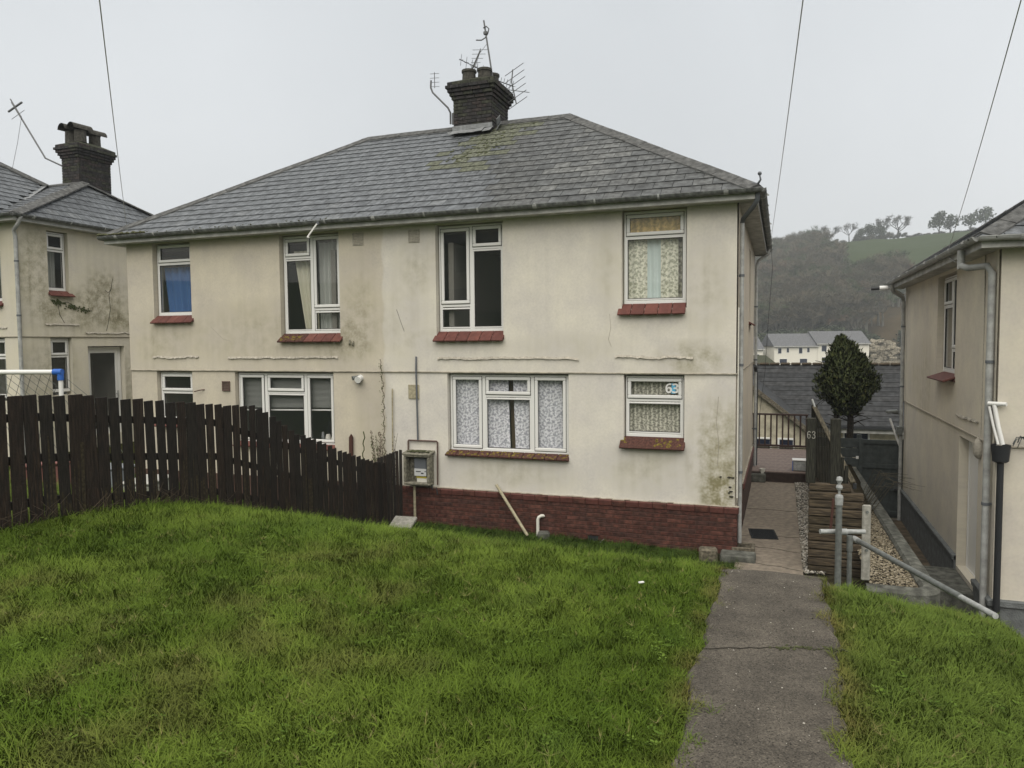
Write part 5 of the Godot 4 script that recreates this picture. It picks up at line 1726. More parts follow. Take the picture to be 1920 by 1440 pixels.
	tag(obj("door_step", stp, M.concrete_grey), "dark step at the far end of the side path by the deck", "step")
	var pot := mb()
	lathe(pot, Vector3(0.27, 0.22, -6.4), [Vector2(0.001, 0), Vector2(0.05, 0), Vector2(0.07, 0.11), Vector2(0.06, 0.11), Vector2(0.05, 0.05)], 12)
	tag(obj("flower_pot", pot, M.pipe_white), "small white pot on the dark step by the deck", "pot")
	# strip of pebbles along the sleepers
	var lst := [[], [], []]
	rng.seed = 15
	for i in 4200:
		var zz := rng.randf_range(-6.6, 0.75)
		var x := rng.randf_range(1.0, 1.28)
		if x > 1.06 and zz > -0.0 and zz < 0.66: continue
		lst[rng.randi() % 3].append(Transform3D(Basis(Vector3(rng.randfn(), rng.randfn(), rng.randfn()).normalized(), rng.randf() * 3).scaled(Vector3(1, 0.7, 0.8) * rng.randf_range(0.012, 0.024)), Vector3(x, 0.03 + rng.randf() * 0.02, zz)))
	var pm := mb()
	bb(pm, Vector3.ZERO, Vector3(1.6, 1.5, 1.6), 0.5)
	var pmesh := pm.commit()
	for k in 3: scatter("pebble_strip", pmesh, M["pebble%d" % k], lst[k])
	# neighbour's passage and steps
	var ps := struct("passage_floor", box_mesh(Vector3(1.15, 0.1, 9.5), 0.004), M.passage)
	ps.position = Vector3(2.86, -0.96, -2.75)
	var bsx := mb()
	bb(bsx, Vector3(3.08, -0.62, -1.0), Vector3(0.62, 0.5, 1.3), 0.02)
	tag(obj("door_step", bsx, M.concrete_grey), "grey concrete step under the side door of the right house", "step")
	var ns := mb()
	for i in 6:
		bb(ns, Vector3(2.95, -0.86 + 0.2 * i - 0.3, 2.35 + 0.4 * i), Vector3(1.25, 0.6, 0.398), 0.01)
	struct("concrete_steps", ns, M.concrete_grey)

func boundary() -> void:
	# planter of stacked sleepers
	var pl := thing("sleeper_planter", "stack of weathered timber sleepers forming a planter end beside the path", "planter", Vector3(1.42, 0, 0.6))
	rng.seed = 18
	for i in 11:
		var y := 0.06 + 0.121 * i
		var w := 0.73 - 0.012 * rng.randf()
		if i == 10: w = 0.56
		obj("sleeper", box_mesh(Vector3(w, 0.112, 0.11), 0.014), M["sleeper%d" % (rng.randi() % 3)], pl, Transform3D(Basis(Vector3.UP, rng.randf_range(-0.012, 0.012)), Vector3(0.0 if i < 10 else -0.08, y, rng.randf_range(-0.008, 0.008))))
	for i in 8:
		obj("sleeper", box_mesh(Vector3(0.1, 0.112, 7.0), 0.014), M["sleeper%d" % (i % 3)], pl, Transform3D(Basis.IDENTITY, Vector3(-0.05, 0.06 + 0.121 * i, -3.6)))
		obj("sleeper", box_mesh(Vector3(0.1, 0.112, 7.0), 0.014), M["sleeper%d" % ((i + 1) % 3)], pl, Transform3D(Basis.IDENTITY, Vector3(0.31, 0.06 + 0.121 * i, -3.6)))
	obj("soil", box_mesh(Vector3(0.26, 0.5, 6.9)), M.soil, pl, Transform3D(Basis.IDENTITY, Vector3(0.13, 0.65, -3.58)))
	var fc := thing("garden_fence", "dark green slatted fence between two tall posts on the sleepers", "fence", Vector3(1.06, 1.30, 0.52))
	var pb := box_mesh(Vector3(0.125, 0.94, 0.125), 0.008)
	obj("post", pb, M.post_green, fc, Transform3D(Basis.IDENTITY, Vector3(0.02, 0.49, 0.06)))
	obj("post", box_mesh(Vector3(0.135, 1.02, 0.125), 0.008), M.post_green, fc, Transform3D(Basis.IDENTITY, Vector3(0.345, 0.45, 0.06)))
	obj("post", box_mesh(Vector3(0.10, 1.3, 0.10), 0.008), M.post_green, fc, Transform3D(Basis.IDENTITY, Vector3(0.17, 0.27, -2.72)))
	for i in 18:
		var t := 0.03 + 0.047 * i
		var top := lerpf(0.90, 0.06, t) - 0.03
		obj("slat", box_mesh(Vector3(0.018, top + 0.34, 0.085), 0.003), M.post_green, fc, Transform3D(Basis.IDENTITY, Vector3(lerpf(0.17, 0.55, t) + 0.012, top / 2 - 0.17, lerpf(-2.7, 0.06, t))))
	for i in 2:
		obj("slat", box_mesh(Vector3(0.05, 0.4 - 0.12 * i, 0.018), 0.003), M.post_green, fc, Transform3D(Basis.IDENTITY, Vector3(0.44 + 0.06 * i, 0.2 - 0.06 * i, 0.0)))
	var rl := mb()
	bar(rl, Vector3(0.16, 0.90, -2.72), Vector3(0.58, 0.06, 0.10), 0.07, 0.03, 0.004)
	obj("sloping_rail", rl, M.rail_wood, fc)
	obj("rail_end", box_mesh(Vector3(0.05, 0.08, 0.05), 0.004), M.black, fc, Transform3D(Basis.IDENTITY, Vector3(0.605, 0.0, 0.06)))
	var tg := mb()
	bar(tg, Vector3(0.13, 1.02, -2.74), Vector3(0.19, 0.84, -2.62), 0.03, 0.03, 0.004)
	obj("rail_finial", tg, M.galv_pale, fc)
	var n63 := thing("house_number", "cream metal figures 63 on the dark timber post above the sleepers", "house number", Vector3(1.08, 2.02, 0.645))
	text(n63, "6", "Droid Serif", 0.145, 0.012, M.paint_pale, Transform3D(Basis.IDENTITY.scaled(Vector3(0.72, 1.0, 1.0)), Vector3(-0.032, 0, 0.002)), "digit")
	text(n63, "3", "Droid Serif", 0.145, 0.012, M.paint_pale, Transform3D(Basis.IDENTITY.scaled(Vector3(0.72, 1.0, 1.0)), Vector3(0.032, 0, 0.002)), "digit")
	# deck behind the house with its railing
	var dk := thing("timber_deck", "pinkish brown timber deck with dark balustrade at the end of the side path", "deck", Vector3(-1.2, 0.27, -8.4))
	for i in 26: obj("deck_board", box_mesh(Vector3(5.2, 0.03, 0.144), 0.004), M["deck%d" % (i * 7 % 3)], dk, Transform3D(Basis.IDENTITY, Vector3(0, -0.015, 1.92 - 0.15 * i)))
	obj("edge_board", box_mesh(Vector3(5.2, 0.26, 0.04), 0.004), M.deck_edge, dk, Transform3D(Basis.IDENTITY, Vector3(0, -0.15, 2.02)))
	obj("top_rail", box_mesh(Vector3(5.2, 0.05, 0.08), 0.006), M.baluster, dk, Transform3D(Basis.IDENTITY, Vector3(0, 0.98, -1.98)))
	obj("bottom_rail", box_mesh(Vector3(5.2, 0.06, 0.05), 0.006), M.baluster, dk, Transform3D(Basis.IDENTITY, Vector3(0, 0.08, -1.98)))
	obj("kick_board", box_mesh(Vector3(5.2, 0.04, 0.03), 0.004), M.rail_wood, dk, Transform3D(Basis.IDENTITY, Vector3(0, 0.025, -1.94)))
	for i in 33: obj("baluster", box_mesh(Vector3(0.045, 0.86, 0.045), 0.005), M.baluster, dk, Transform3D(Basis.IDENTITY, Vector3(-2.5 + 0.158 * i, 0.53, -1.98)))
	for x in [-2.5, 0.0, 2.5]: obj("deck_post", box_mesh(Vector3(0.1, 2.9, 0.1)), M.deck_edge, dk, Transform3D(Basis.IDENTITY, Vector3(x, -1.5, -1.9)))
	var bx2 := thing("storage_tub", "small tub with a white lid standing on the timber deck", "tub", Vector3(1.12, 0.275, -6.72))
	obj("tub", box_mesh(Vector3(0.34, 0.24, 0.26), 0.02), M.galv_pale, bx2, Transform3D(Basis.IDENTITY, Vector3(0, 0.12, 0)))
	obj("lid", box_mesh(Vector3(0.37, 0.03, 0.29), 0.01), M.white, bx2, Transform3D(Basis.IDENTITY, Vector3(0, 0.255, 0)))
	obj("tub_edge", box_mesh(Vector3(0.012, 0.22, 0.27)), M.blue, bx2, Transform3D(Basis.IDENTITY, Vector3(-0.172, 0.12, 0)))
	# grey boarded fence and gate across the passage
	var gf := thing("board_fence", "dark grey horizontal board fence between the planter and the gate", "fence", Vector3(2.0, -0.9, -7.5))
	for i in 8: obj("board", box_mesh(Vector3(0.95, 0.225, 0.03), 0.004), M["gate%d" % (i % 3)], gf, Transform3D(Basis.IDENTITY, Vector3(0, 0.13 + 0.235 * i, 0)))
	obj("post", box_mesh(Vector3(0.1, 2.0, 0.1), 0.006), M.gate1, gf, Transform3D(Basis.IDENTITY, Vector3(0.46, 0.98, -0.04)))
	obj("sticker", box_mesh(Vector3(0.06, 0.07, 0.004)), M.white, gf, Transform3D(Basis.IDENTITY, Vector3(0.42, 1.43, 0.02)))
	var gt := thing("garden_gate", "dark grey boarded gate closing the passage beside the right house", "gate", Vector3(2.93, -0.93, -7.45))
	for i in 7: obj("board", box_mesh(Vector3(0.1348, 1.86, 0.022), 0.0025), M["gate%d" % (i * 5 % 3)], gt, Transform3D(Basis.IDENTITY, Vector3(-0.40 + 0.135 * i, 0.98, 0)))
	for y in [0.16, 0.75, 1.28, 1.86]: obj("cross_rail", box_mesh(Vector3(0.94, 0.10, 0.03), 0.005), M.gate1, gt, Transform3D(Basis.IDENTITY, Vector3(0, y, 0.028)))
	obj("stile", box_mesh(Vector3(0.09, 1.92, 0.03), 0.005), M.gate0, gt, Transform3D(Basis.IDENTITY, Vector3(-0.44, 0.97, 0.03)))
	obj("stile", box_mesh(Vector3(0.07, 1.92, 0.05), 0.005), M.gate0, gt, Transform3D(Basis.IDENTITY, Vector3(0.46, 0.97, 0.02)))
	obj("latch", box_mesh(Vector3(0.09, 0.07, 0.05), 0.008), M.black, gt, Transform3D(Basis.IDENTITY, Vector3(0.33, 0.74, 0.06)))
	obj("threshold", box_mesh(Vector3(0.9, 0.03, 0.08), 0.006), M.galv_pale, gt, Transform3D(Basis.IDENTITY, Vector3(0.0, -0.005, 0.12)))
	# gravel bed and its rounded concrete kerb
	var bed := mb()
	quad(bed, Vector3(1.70, 0.44, 2.62), Vector3(2.26, 0.44, 2.62), Vector3(2.26, 0.22, -7.4), Vector3(1.70, 0.22, -7.4))
	struct("gravel_bed", bed, M.soil)
	var gl := [[], [], []]
	rng.seed = 25
	for i in 11000:
		var z := rng.randf_range(-7.3, 2.6)
		if z < -2.0 and rng.randf() < 0.4: continue
		gl[rng.randi() % 3].append(Transform3D(Basis(Vector3(rng.randfn(), rng.randfn(), rng.randfn()).normalized(), rng.randf() * 3).scaled(Vector3(1, 0.6, 0.8) * rng.randf_range(0.008, 0.017)), Vector3(rng.randf_range(1.70, 2.26), lerpf(0.22, 0.44, (z + 7.4) / 10.0) + 0.008 + rng.randf() * 0.014, z)))
	var pm := mb()
	bb(pm, Vector3.ZERO, Vector3(1.6, 1.5, 1.6), 0.5)
	var pmesh := pm.commit()
	for k in 3: scatter("gravel", pmesh, M["gravel%d" % k], gl[k])
	var kb := mb()
	var kp := []
	for i in 6: kp.append(Vector3(2.32, lerpf(0.22, 0.44, i / 5.0), -7.4 + 9.5 * i / 5.0))
	for i in 7:
		var a := PI / 2 * i / 6.0
		kp.append(Vector3(2.14 + 0.18 * cos(a), 0.46, 2.45 + 0.22 * sin(a)))
	kp.append(Vector3(1.62, 0.46, 2.67))
	for i in kp.size() - 1:
		var d: Vector3 = (kp[i + 1] - kp[i])
		d.y = 0
		var s := Vector3(-d.z, 0, d.x).normalized() * 0.10
		var d2: Vector3 = kp[mini(i + 2, kp.size() - 1)] - kp[i + 1]
		if i + 2 >= kp.size(): d2 = d
		d2.y = 0
		var s2 := Vector3(-d2.z, 0, d2.x).normalized() * 0.10
		if i > 0:
			var dp: Vector3 = kp[i] - kp[i - 1]
			dp.y = 0
			s = (s.normalized() + Vector3(-dp.z, 0, dp.x).normalized()).normalized() * 0.10
		s2 = (s2.normalized() + Vector3(-d.z, 0, d.x).normalized()).normalized() * 0.10
		var prof := [[1.0, -1.4], [1.0, 0.03], [0.7, 0.07], [0.0, 0.085], [-0.7, 0.07], [-1.0, 0.03], [-1.0, -1.4]]
		for j in prof.size() - 1:
			var p: Array = prof[j]
			var q: Array = prof[j + 1]
			quad_out(kb, kp[i] + s * p[0] + Vector3.UP * p[1], kp[i + 1] + s2 * p[0] + Vector3.UP * p[1], kp[i + 1] + s2 * q[0] + Vector3.UP * q[1], kp[i] + s * q[0] + Vector3.UP * q[1], (kp[i] + kp[i + 1]) / 2 + Vector3(0, -0.5, 0))
	tag(obj("concrete_kerb", kb, M.concrete_grey), "rounded concrete kerb around the gravel bed beside the passage", "kerb")

# ------------------------------------------------------------------ behind the houses
func tiled_slope(parent: Node, a: Vector3, b: Vector3, c: Vector3, d: Vector3, rows: int, key: String) -> void:
	# a, b = eave, d, c = top; one course of tiles at a time, each lapping the one below
	var N := (b - a).cross(d - a).normalized()
	for i in rows:
		var t0 := float(i) / rows
		var t1 := minf(1.0, (i + 1.25) / rows)
		var p := [a.lerp(d, t0) + N * 0.03, b.lerp(c, t0) + N * 0.03, b.lerp(c, t1) + N * 0.01, a.lerp(d, t1) + N * 0.01]
		var st := mb()
		quad(st, p[0], p[1], p[2], p[3])
		quad(st, p[0] - N * 0.028, p[1] - N * 0.028, p[1], p[0])
		obj("tile_course", st, M["%s%d" % [key, (i * 7) % 3]], parent)

func small_window(parent: Node, c: Vector3, w: float, h: float, depth := 0.04) -> void:
	var st := mb()
	ring(st, c.x - w / 2, c.x + w / 2, c.y - h / 2, c.y + h / 2, 0.07, c.z + depth, c.z - 0.02, 0.008)
	var o := obj("window", st, M.white, parent)
	var g := mb()
	bx(g, Vector3(c.x, c.y, c.z + 0.005), Vector3(w - 0.12, h - 0.12, 0.01))
	obj("pane", g, M.far_window, o)

func background() -> void:
	var b := thing("bungalow", "low cream bungalow with grey tiled roof behind the deck and gate", "bungalow", Vector3(3.0, -2.5, -24.0))
	# walls
	var w := mb()
	bx(w, Vector3(2.0, 1.15, 0), Vector3(16.0, 2.5, 6.6))
	obj("wall", w, M.bungalow_wall, b)
	var g := mb()
	bx(g, Vector3(-4.0, 1.15, 4.0), Vector3(5.1, 2.5, 4.1))
	var gz := 6.05
	tri(g, Vector3(-6.55, 2.4, gz), Vector3(-1.45, 2.4, gz), Vector3(-4.0, 4.45, gz))
	obj("gable_wall", g, M.bungalow_wall, b)
	# main roof and the cross gable; ridge 4.72 above the bungalow's floor line
	var ry := 4.72
	var ey := 2.40
	tiled_slope(b, Vector3(-6.0, ey, 3.75), Vector3(10.3, ey, 3.75), Vector3(10.3, ry, 0), Vector3(-6.0, ry, 0), 13, "bungalow_tile")
	tiled_slope(b, Vector3(10.3, ey, -3.75), Vector3(-6.0, ey, -3.75), Vector3(-6.0, ry, 0), Vector3(10.3, ry, 0), 10, "bungalow_tile")
	tiled_slope(b, Vector3(-1.22, 2.42, 6.25), Vector3(-1.22, 2.42, 3.4), Vector3(-4.0, ry - 0.1, 0.0), Vector3(-4.0, ry - 0.1, 6.25), 11, "bungalow_tile")
	tiled_slope(b, Vector3(-6.78, 2.42, 3.4), Vector3(-6.78, 2.42, 6.25), Vector3(-4.0, ry - 0.1, 6.25), Vector3(-4.0, ry - 0.1, 0.0), 11, "bungalow_tile")
	var rd := mb()
	for i in 36: bar(rd, Vector3(-6.0 + 0.453 * i, ry + 0.05, 0), Vector3(-6.0 + 0.453 * i + 0.44, ry + 0.055, 0), 0.26, 0.12, 0.05)
	obj("ridge_tiles", rd, M.sleeper2, b)
	var vg := mb()
	bar(vg, Vector3(-1.15, 2.30, 6.27), Vector3(-4.0, ry - 0.14, 6.27), 0.05, 0.16)
	bar(vg, Vector3(-6.85, 2.30, 6.27), Vector3(-4.0, ry - 0.14, 6.27), 0.05, 0.16)
	obj("verge", vg, M.stone, b)
	var gt := mb()
	bar(gt, Vector3(-1.1, 2.36, 3.87), Vector3(10.2, 2.36, 3.87), 0.12, 0.10)
	obj("gutter", gt, M.black, b)
	var fs := mb()
	bar(fs, Vector3(-1.1, 2.22, 3.78), Vector3(10.2, 2.22, 3.78), 0.03, 0.18)
	obj("fascia", fs, M.fascia, b)
	for q in [[-2.95, 1.55, 0.62, 1.15, gz], [-2.12, 1.55, 0.62, 1.15, gz], [-4.6, 1.55, 1.0, 1.15, gz]]:
		small_window(b, Vector3(q[0], q[1], q[4]), q[2], q[3])
	for q in [[0.55, 1.85, 1.0, 0.7], [3.7, 1.85, 0.45, 0.5], [2.3, 2.0, 0.2, 0.2], [5.5, 1.7, 1.1, 1.0]]:
		small_window(b, Vector3(q[0], q[1], 3.32), q[2], q[3])
	# stepped white terrace across the valley
	var dirn := Vector3(18.0, 0, -6.6).normalized()
	var turn := atan2(-dirn.z, dirn.x)
	var base := Vector3(-0.84, -3.3, -147.2)
	var defs := [
		[-4.2, 4.2, -0.55, "left, lowest house of the white terrace across the valley, half hidden by the drainpipe"],
		[4.55, 8.7, 0.0, "middle house of the white terrace across the valley, four small upstairs windows"],
		[14.2, 10.5, 0.45, "right, tallest house of the white terrace across the valley, behind the topiary conifer"]]
	for i in 3:
		var d: Array = defs[i]
		var t := thing("terrace_house", d[3], "house", base + dirn * d[0] + Vector3(0, d[2], 0), turn, "white terrace across the valley")
		var L: float = d[1]
		var wl := mb()
		bx(wl, Vector3(0, 2.0, -4.0), Vector3(L, 6.6, 8.0))
		obj("wall", wl, M.far_wall, t)
		var rf := mb()
		var e := L / 2 + 0.25
		var mid := Vector3(0, 5.0, -4)
		quad_out(rf, Vector3(-e, 5.25, 0.35), Vector3(e, 5.25, 0.35), Vector3(e, 7.85, -4), Vector3(-e, 7.85, -4), mid)
		quad_out(rf, Vector3(-e, 5.25, -8.35), Vector3(e, 5.25, -8.35), Vector3(e, 7.85, -4), Vector3(-e, 7.85, -4), mid)
		for s in [-1.0, 1.0]: tri_out(rf, Vector3(e * s, 5.25, 0.35), Vector3(e * s, 5.25, -8.35), Vector3(e * s, 7.85, -4), mid)
		quad_out(rf, Vector3(-e, 5.25, 0.35), Vector3(e, 5.25, 0.35), Vector3(e, 5.25, -8.35), Vector3(-e, 5.25, -8.35), mid + Vector3(0, 3, 0))
		obj("roof", rf, M.far_roof, t)
		var gu := mb()
		bar(gu, Vector3(-e, 5.2, 0.4), Vector3(e, 5.2, 0.4), 0.14, 0.18)
		obj("gutter", gu, M.fascia, t)
		var wins: Array = [[[-1.0, 3.9, 0.9, 0.7], [1.0, 3.9, 0.8, 0.7]], [[-3.25, 4.35, 0.8, 1.2], [-1.6, 4.45, 0.6, 1.0], [1.0, 4.35, 0.8, 1.25], [2.55, 4.45, 0.6, 1.0], [-2.5, 2.25, 1.6, 1.0], [1.6, 2.25, 1.6, 1.0]], [[-3.9, 4.3, 1.1, 1.3], [-1.2, 4.3, 0.8, 1.2], [2.6, 4.3, 0.8, 1.2], [-3.6, 2.0, 1.5, 1.1]]][i]
		for q in wins: small_window(t, Vector3(q[0], q[1], 0), q[2], q[3], 0.06)
	# low hipped roof of an outbuilding in front of them
	var ob := thing("outbuilding", "small building with mossy hipped roof in front of the white terrace", "building", Vector3(-2.2, -2.5, -62.0), 0.1)
	var ow := mb()
	bx(ow, Vector3(0, 1.2, 0), Vector3(7.0, 2.6, 5.0))
	obj("wall", ow, M.bungalow_wall, ob)
	var orf := mb()
	var P := [Vector3(-3.8, 2.4, 2.8), Vector3(3.8, 2.4, 2.8), Vector3(3.8, 2.4, -2.8), Vector3(-3.8, 2.4, -2.8), Vector3(-1.5, 4.4, 0), Vector3(1.5, 4.4, 0)]
	quad_out(orf, P[0], P[1], P[5], P[4], Vector3(0, 2, 0))
	quad_out(orf, P[2], P[3], P[4], P[5], Vector3(0, 2, 0))
	tri_out(orf, P[1], P[2], P[5], Vector3(0, 2, 0))
	tri_out(orf, P[3], P[0], P[4], Vector3(0, 2, 0))
	obj("roof", orf, M.flaunching, ob)
	# pale rubble bank beside the terrace
	var rb := mb()
	rng.seed = 44
	for i in 260:
		var u := rng.randf()
		var p := base + dirn * lerpf(19.8, 27.0, u) + Vector3(rng.randf_range(-1, 1), rng.randf_range(-0.5, 6.4) * (1.0 - 0.55 * absf(u - 0.25)), rng.randf_range(-3, -1))
		bb(rb, p, Vector3(rng.randf_range(0.6, 1.6), rng.randf_range(0.5, 1.1), 1.4), 0.15, Basis(Vector3(rng.randfn(), rng.randfn(), rng.randfn()).normalized(), rng.randf() * 0.6))
	struct("rubble_bank", rb, M.rubble)
	var sw := mb()
	for i in 14:
		for j in 3: bb(sw, base + dirn * (20.2 + 0.55 * i + 0.25 * (j % 2)) + Vector3(0, 0.6 + 0.62 * j, 1.5), Vector3(0.53, 0.6, 0.9), 0.06, Basis(Vector3.UP, turn))
	tag(obj("block_wall", sw, M.rubble), "pale block retaining wall right of the white terrace", "wall")

# the other side of the street, which the windows mirror
func across_street() -> void:
	for q in [[-17.5, 33.0], [3.5, 33.0]]:
		var t := thing("facing_house", "pale house facing the street, mirrored in the upstairs panes left of the chimney" if q[0] < 0 else "pale house facing the street, mirrored in the panes at the right end", "house", Vector3(q[0], 4.3, q[1]), PI)
		var wl := mb()
		bx(wl, Vector3(0, 2.6, -4.0), Vector3(12.4, 6.2, 8.0))
		obj("wall", wl, M.bungalow_wall, t)
		var rf := mb()
		var mid := Vector3(0, 5.5, -4)
		var P := [Vector3(-6.6, 5.6, 0.4), Vector3(6.6, 5.6, 0.4), Vector3(6.6, 5.6, -8.4), Vector3(-6.6, 5.6, -8.4), Vector3(-2.3, 8.3, -4), Vector3(2.3, 8.3, -4)]
		quad_out(rf, P[0], P[1], P[5], P[4], mid)
		quad_out(rf, P[2], P[3], P[4], P[5], mid)
		tri_out(rf, P[1], P[2], P[5], mid)
		tri_out(rf, P[3], P[0], P[4], mid)
		obj("roof", rf, M.far_roof, t)
		for w in [[-4.9, 4.6, 1.0, 1.4], [-1.6, 4.5, 1.3, 1.8], [1.6, 4.5, 1.3, 1.8], [4.9, 4.6, 1.0, 1.4], [-4.9, 2.1, 1.0, 1.2], [-2.2, 2.0, 2.2, 1.4], [2.2, 2.0, 2.2, 1.4], [4.9, 2.1, 1.0, 1.2]]:
			small_window(t, Vector3(w[0], w[1], 0), w[2], w[3], 0.06)

func hill() -> void:
	var bare := [bare_tree_meshes(201, 13.0, 0.7, 0.055), bare_tree_meshes(207, 15.0, 0.95, 0.06), bare_tree_meshes(215, 11.0, 1.1, 0.055)]
	var bush := [leafy_meshes(301, 6.0, 5.0, 0.6, 0.30, 500), leafy_meshes(305, 11.0, 11.0, 2.2, 0.40, 1500)]
	# the wood: far too many to count
	var lists := [[], [], []]
	var bl := []
	rng.seed = 66
	var tries := 0
	while tries < 9000:
		tries += 1
		var z := rng.randf_range(-172.0, -372.0)
		var x := rng.randf_range(-60.0, 90.0)
		var y := ground_h(x, z)
		var n := nz.get_noise_2d(x * 2.0, z * 2.0)
		var edge := 12.0 + 0.55 * (-168.0 - z) * 0.28
		if z < -262.0 and x > 14.0 + 8.0 * n + (z + 372.0) * 0.06: continue
		if z > -232.0 and x > 22.0 + 10.0 * n: continue
		if z <= -232.0 and z >= -262.0 and x > 34.0 + 10.0 * n: continue
		var s := rng.randf_range(0.75, 1.25)
		if z > -200.0 or rng.randf() < 0.25:
			if bl.size() < 620: bl.append(Transform3D(Basis(Vector3.UP, rng.randf() * TAU).scaled(Vector3(1.1, 0.75, 1.1) * s), Vector3(x, y, z)))
		else:
			var k := rng.randi() % 3
			if lists[k].size() < 560: lists[k].append(Transform3D(Basis(Vector3.UP, rng.randf() * TAU).scaled(Vector3.ONE * s), Vector3(x, y, z)))
	for k in 3:
		var cl := []
		for t in lists[k]:
			var c := Color(0.060, 0.057, 0.040).lerp(Color(0.115, 0.100, 0.072), rng.randf())
			if rng.randf() < 0.22: c = Color(0.048, 0.066, 0.030)
			if rng.randf() < 0.08: c = Color(0.12, 0.085, 0.06)
			cl.append(c)
		scatter("bare_wood", bare[k][1], M.tinted, lists[k], cl)
		scatter("bare_wood_trunks", bare[k][0], M.far_bark, lists[k])
	var ce := []
	for t in bl: ce.append(Color(0.03, 0.043, 0.024).lerp(Color(0.06, 0.07, 0.035), rng.randf() * rng.randf()))
	scatter("evergreen_undergrowth", bush[0][1], M.tinted, bl, ce)
	# trees that stand apart on the skyline
	var pts := [
		[12.0, -352.0, 0, 0.95, "slim bare tree breaking the skyline above the wood"], [20.0, -356.0, 1, 1.0, "rounded bare tree breaking the skyline above the wood"], [29.0, -358.0, 2, 1.0, "low spreading bare tree on the skyline beside the green field"],
		[52.5, -386.0, 1, 1.15, "broad bare tree at the right end of the hilltop clump"], [46.0, -388.0, 0, 1.1, "narrow bare tree inside the hilltop clump"]]
	for p in pts:
		place_tree(bare[p[2]], M.bark, M.twig, "bare_tree", p[4], Vector3(p[0], ground_h(p[0], p[1]), p[1]), p[3], p[0], "bare trees on the skyline")
	var ev := [
		[36.0, -384.0, 1, 0.62, "dark flat topped pine at the left end of the hilltop clump"], [40.5, -386.0, 1, 0.8, "dark pine in the middle of the hilltop clump"], [45.0, -386.5, 1, 0.74, "dark pine beside the broad bare tree on the hilltop"],
		[67.0, -370.0, 0, 1.9, "big dark round tree on the field above the right house's roof"], [72.0, -373.0, 0, 1.6, "dark bushy tree next to the big round tree on the field"], [81.0, -380.0, 0, 1.5, "dark tree on the skyline close to the right house's roof"], [87.0, -380.0, 0, 1.9, "dark bushy tree on the skyline behind the right house's roof"]]
	for p in ev:
		place_tree(bush[p[2]], M.bark, M.evergreen, "evergreen_tree", p[4], Vector3(p[0], ground_h(p[0], p[1]) - 0.3, p[1]), p[3], p[0], "dark trees on the hilltop")
	var hl := []
	var hc := []
	rng.seed = 88
	for i in 150:
		var x := rng.randf_range(-8.0, 100.0)
		if x > 22.0 and x < 33.0 and rng.randf() < 0.5: continue
		var z := -386.0 + rng.randf_range(-3.0, 3.0)
		hl.append(Transform3D(Basis(Vector3.UP, rng.randf() * TAU).scaled(Vector3(0.8, rng.randf_range(0.22, 0.5) + (0.25 if x > 33.0 and x < 56.0 else 0.0), 0.8)), Vector3(x, ground_h(x, z) - 0.4, z)))
		hc.append(Color(0.045, 0.05, 0.034).lerp(Color(0.08, 0.075, 0.055), rng.randf()))
	scatter("hilltop_hedge", bush[0][1], M.tinted, hl, hc)
	for p in [[30.0, -165.0, 1.2], [34.0, -170.0, 1.4], [27.5, -180.0, 1.1]]:
		place_tree(bush[0], M.bark, M.evergreen, "evergreen_bush", ("dark bush nearest the rubble bank right of the terrace" if p[0] == 30.0 else ("tall dark bush behind the rubble bank by the drainpipe" if p[0] == 34.0 else "dark bush above the rubble bank on the slope")), Vector3(p[0], ground_h(p[0], p[1]), p[1]), p[2], p[0], "bushes beside the rubble bank")

# ------------------------------------------------------------------ front garden
func curve_at(c: Array, z: float) -> float:
	for i in c.size() - 1:
		if z <= c[i][0] and z >= c[i + 1][0]: return lerpf(c[i][1], c[i + 1][1], (c[i][0] - z) / (c[i][0] - c[i + 1][0]))
	return c[0][1] if z > c[0][0] else c[c.size() - 1][1]

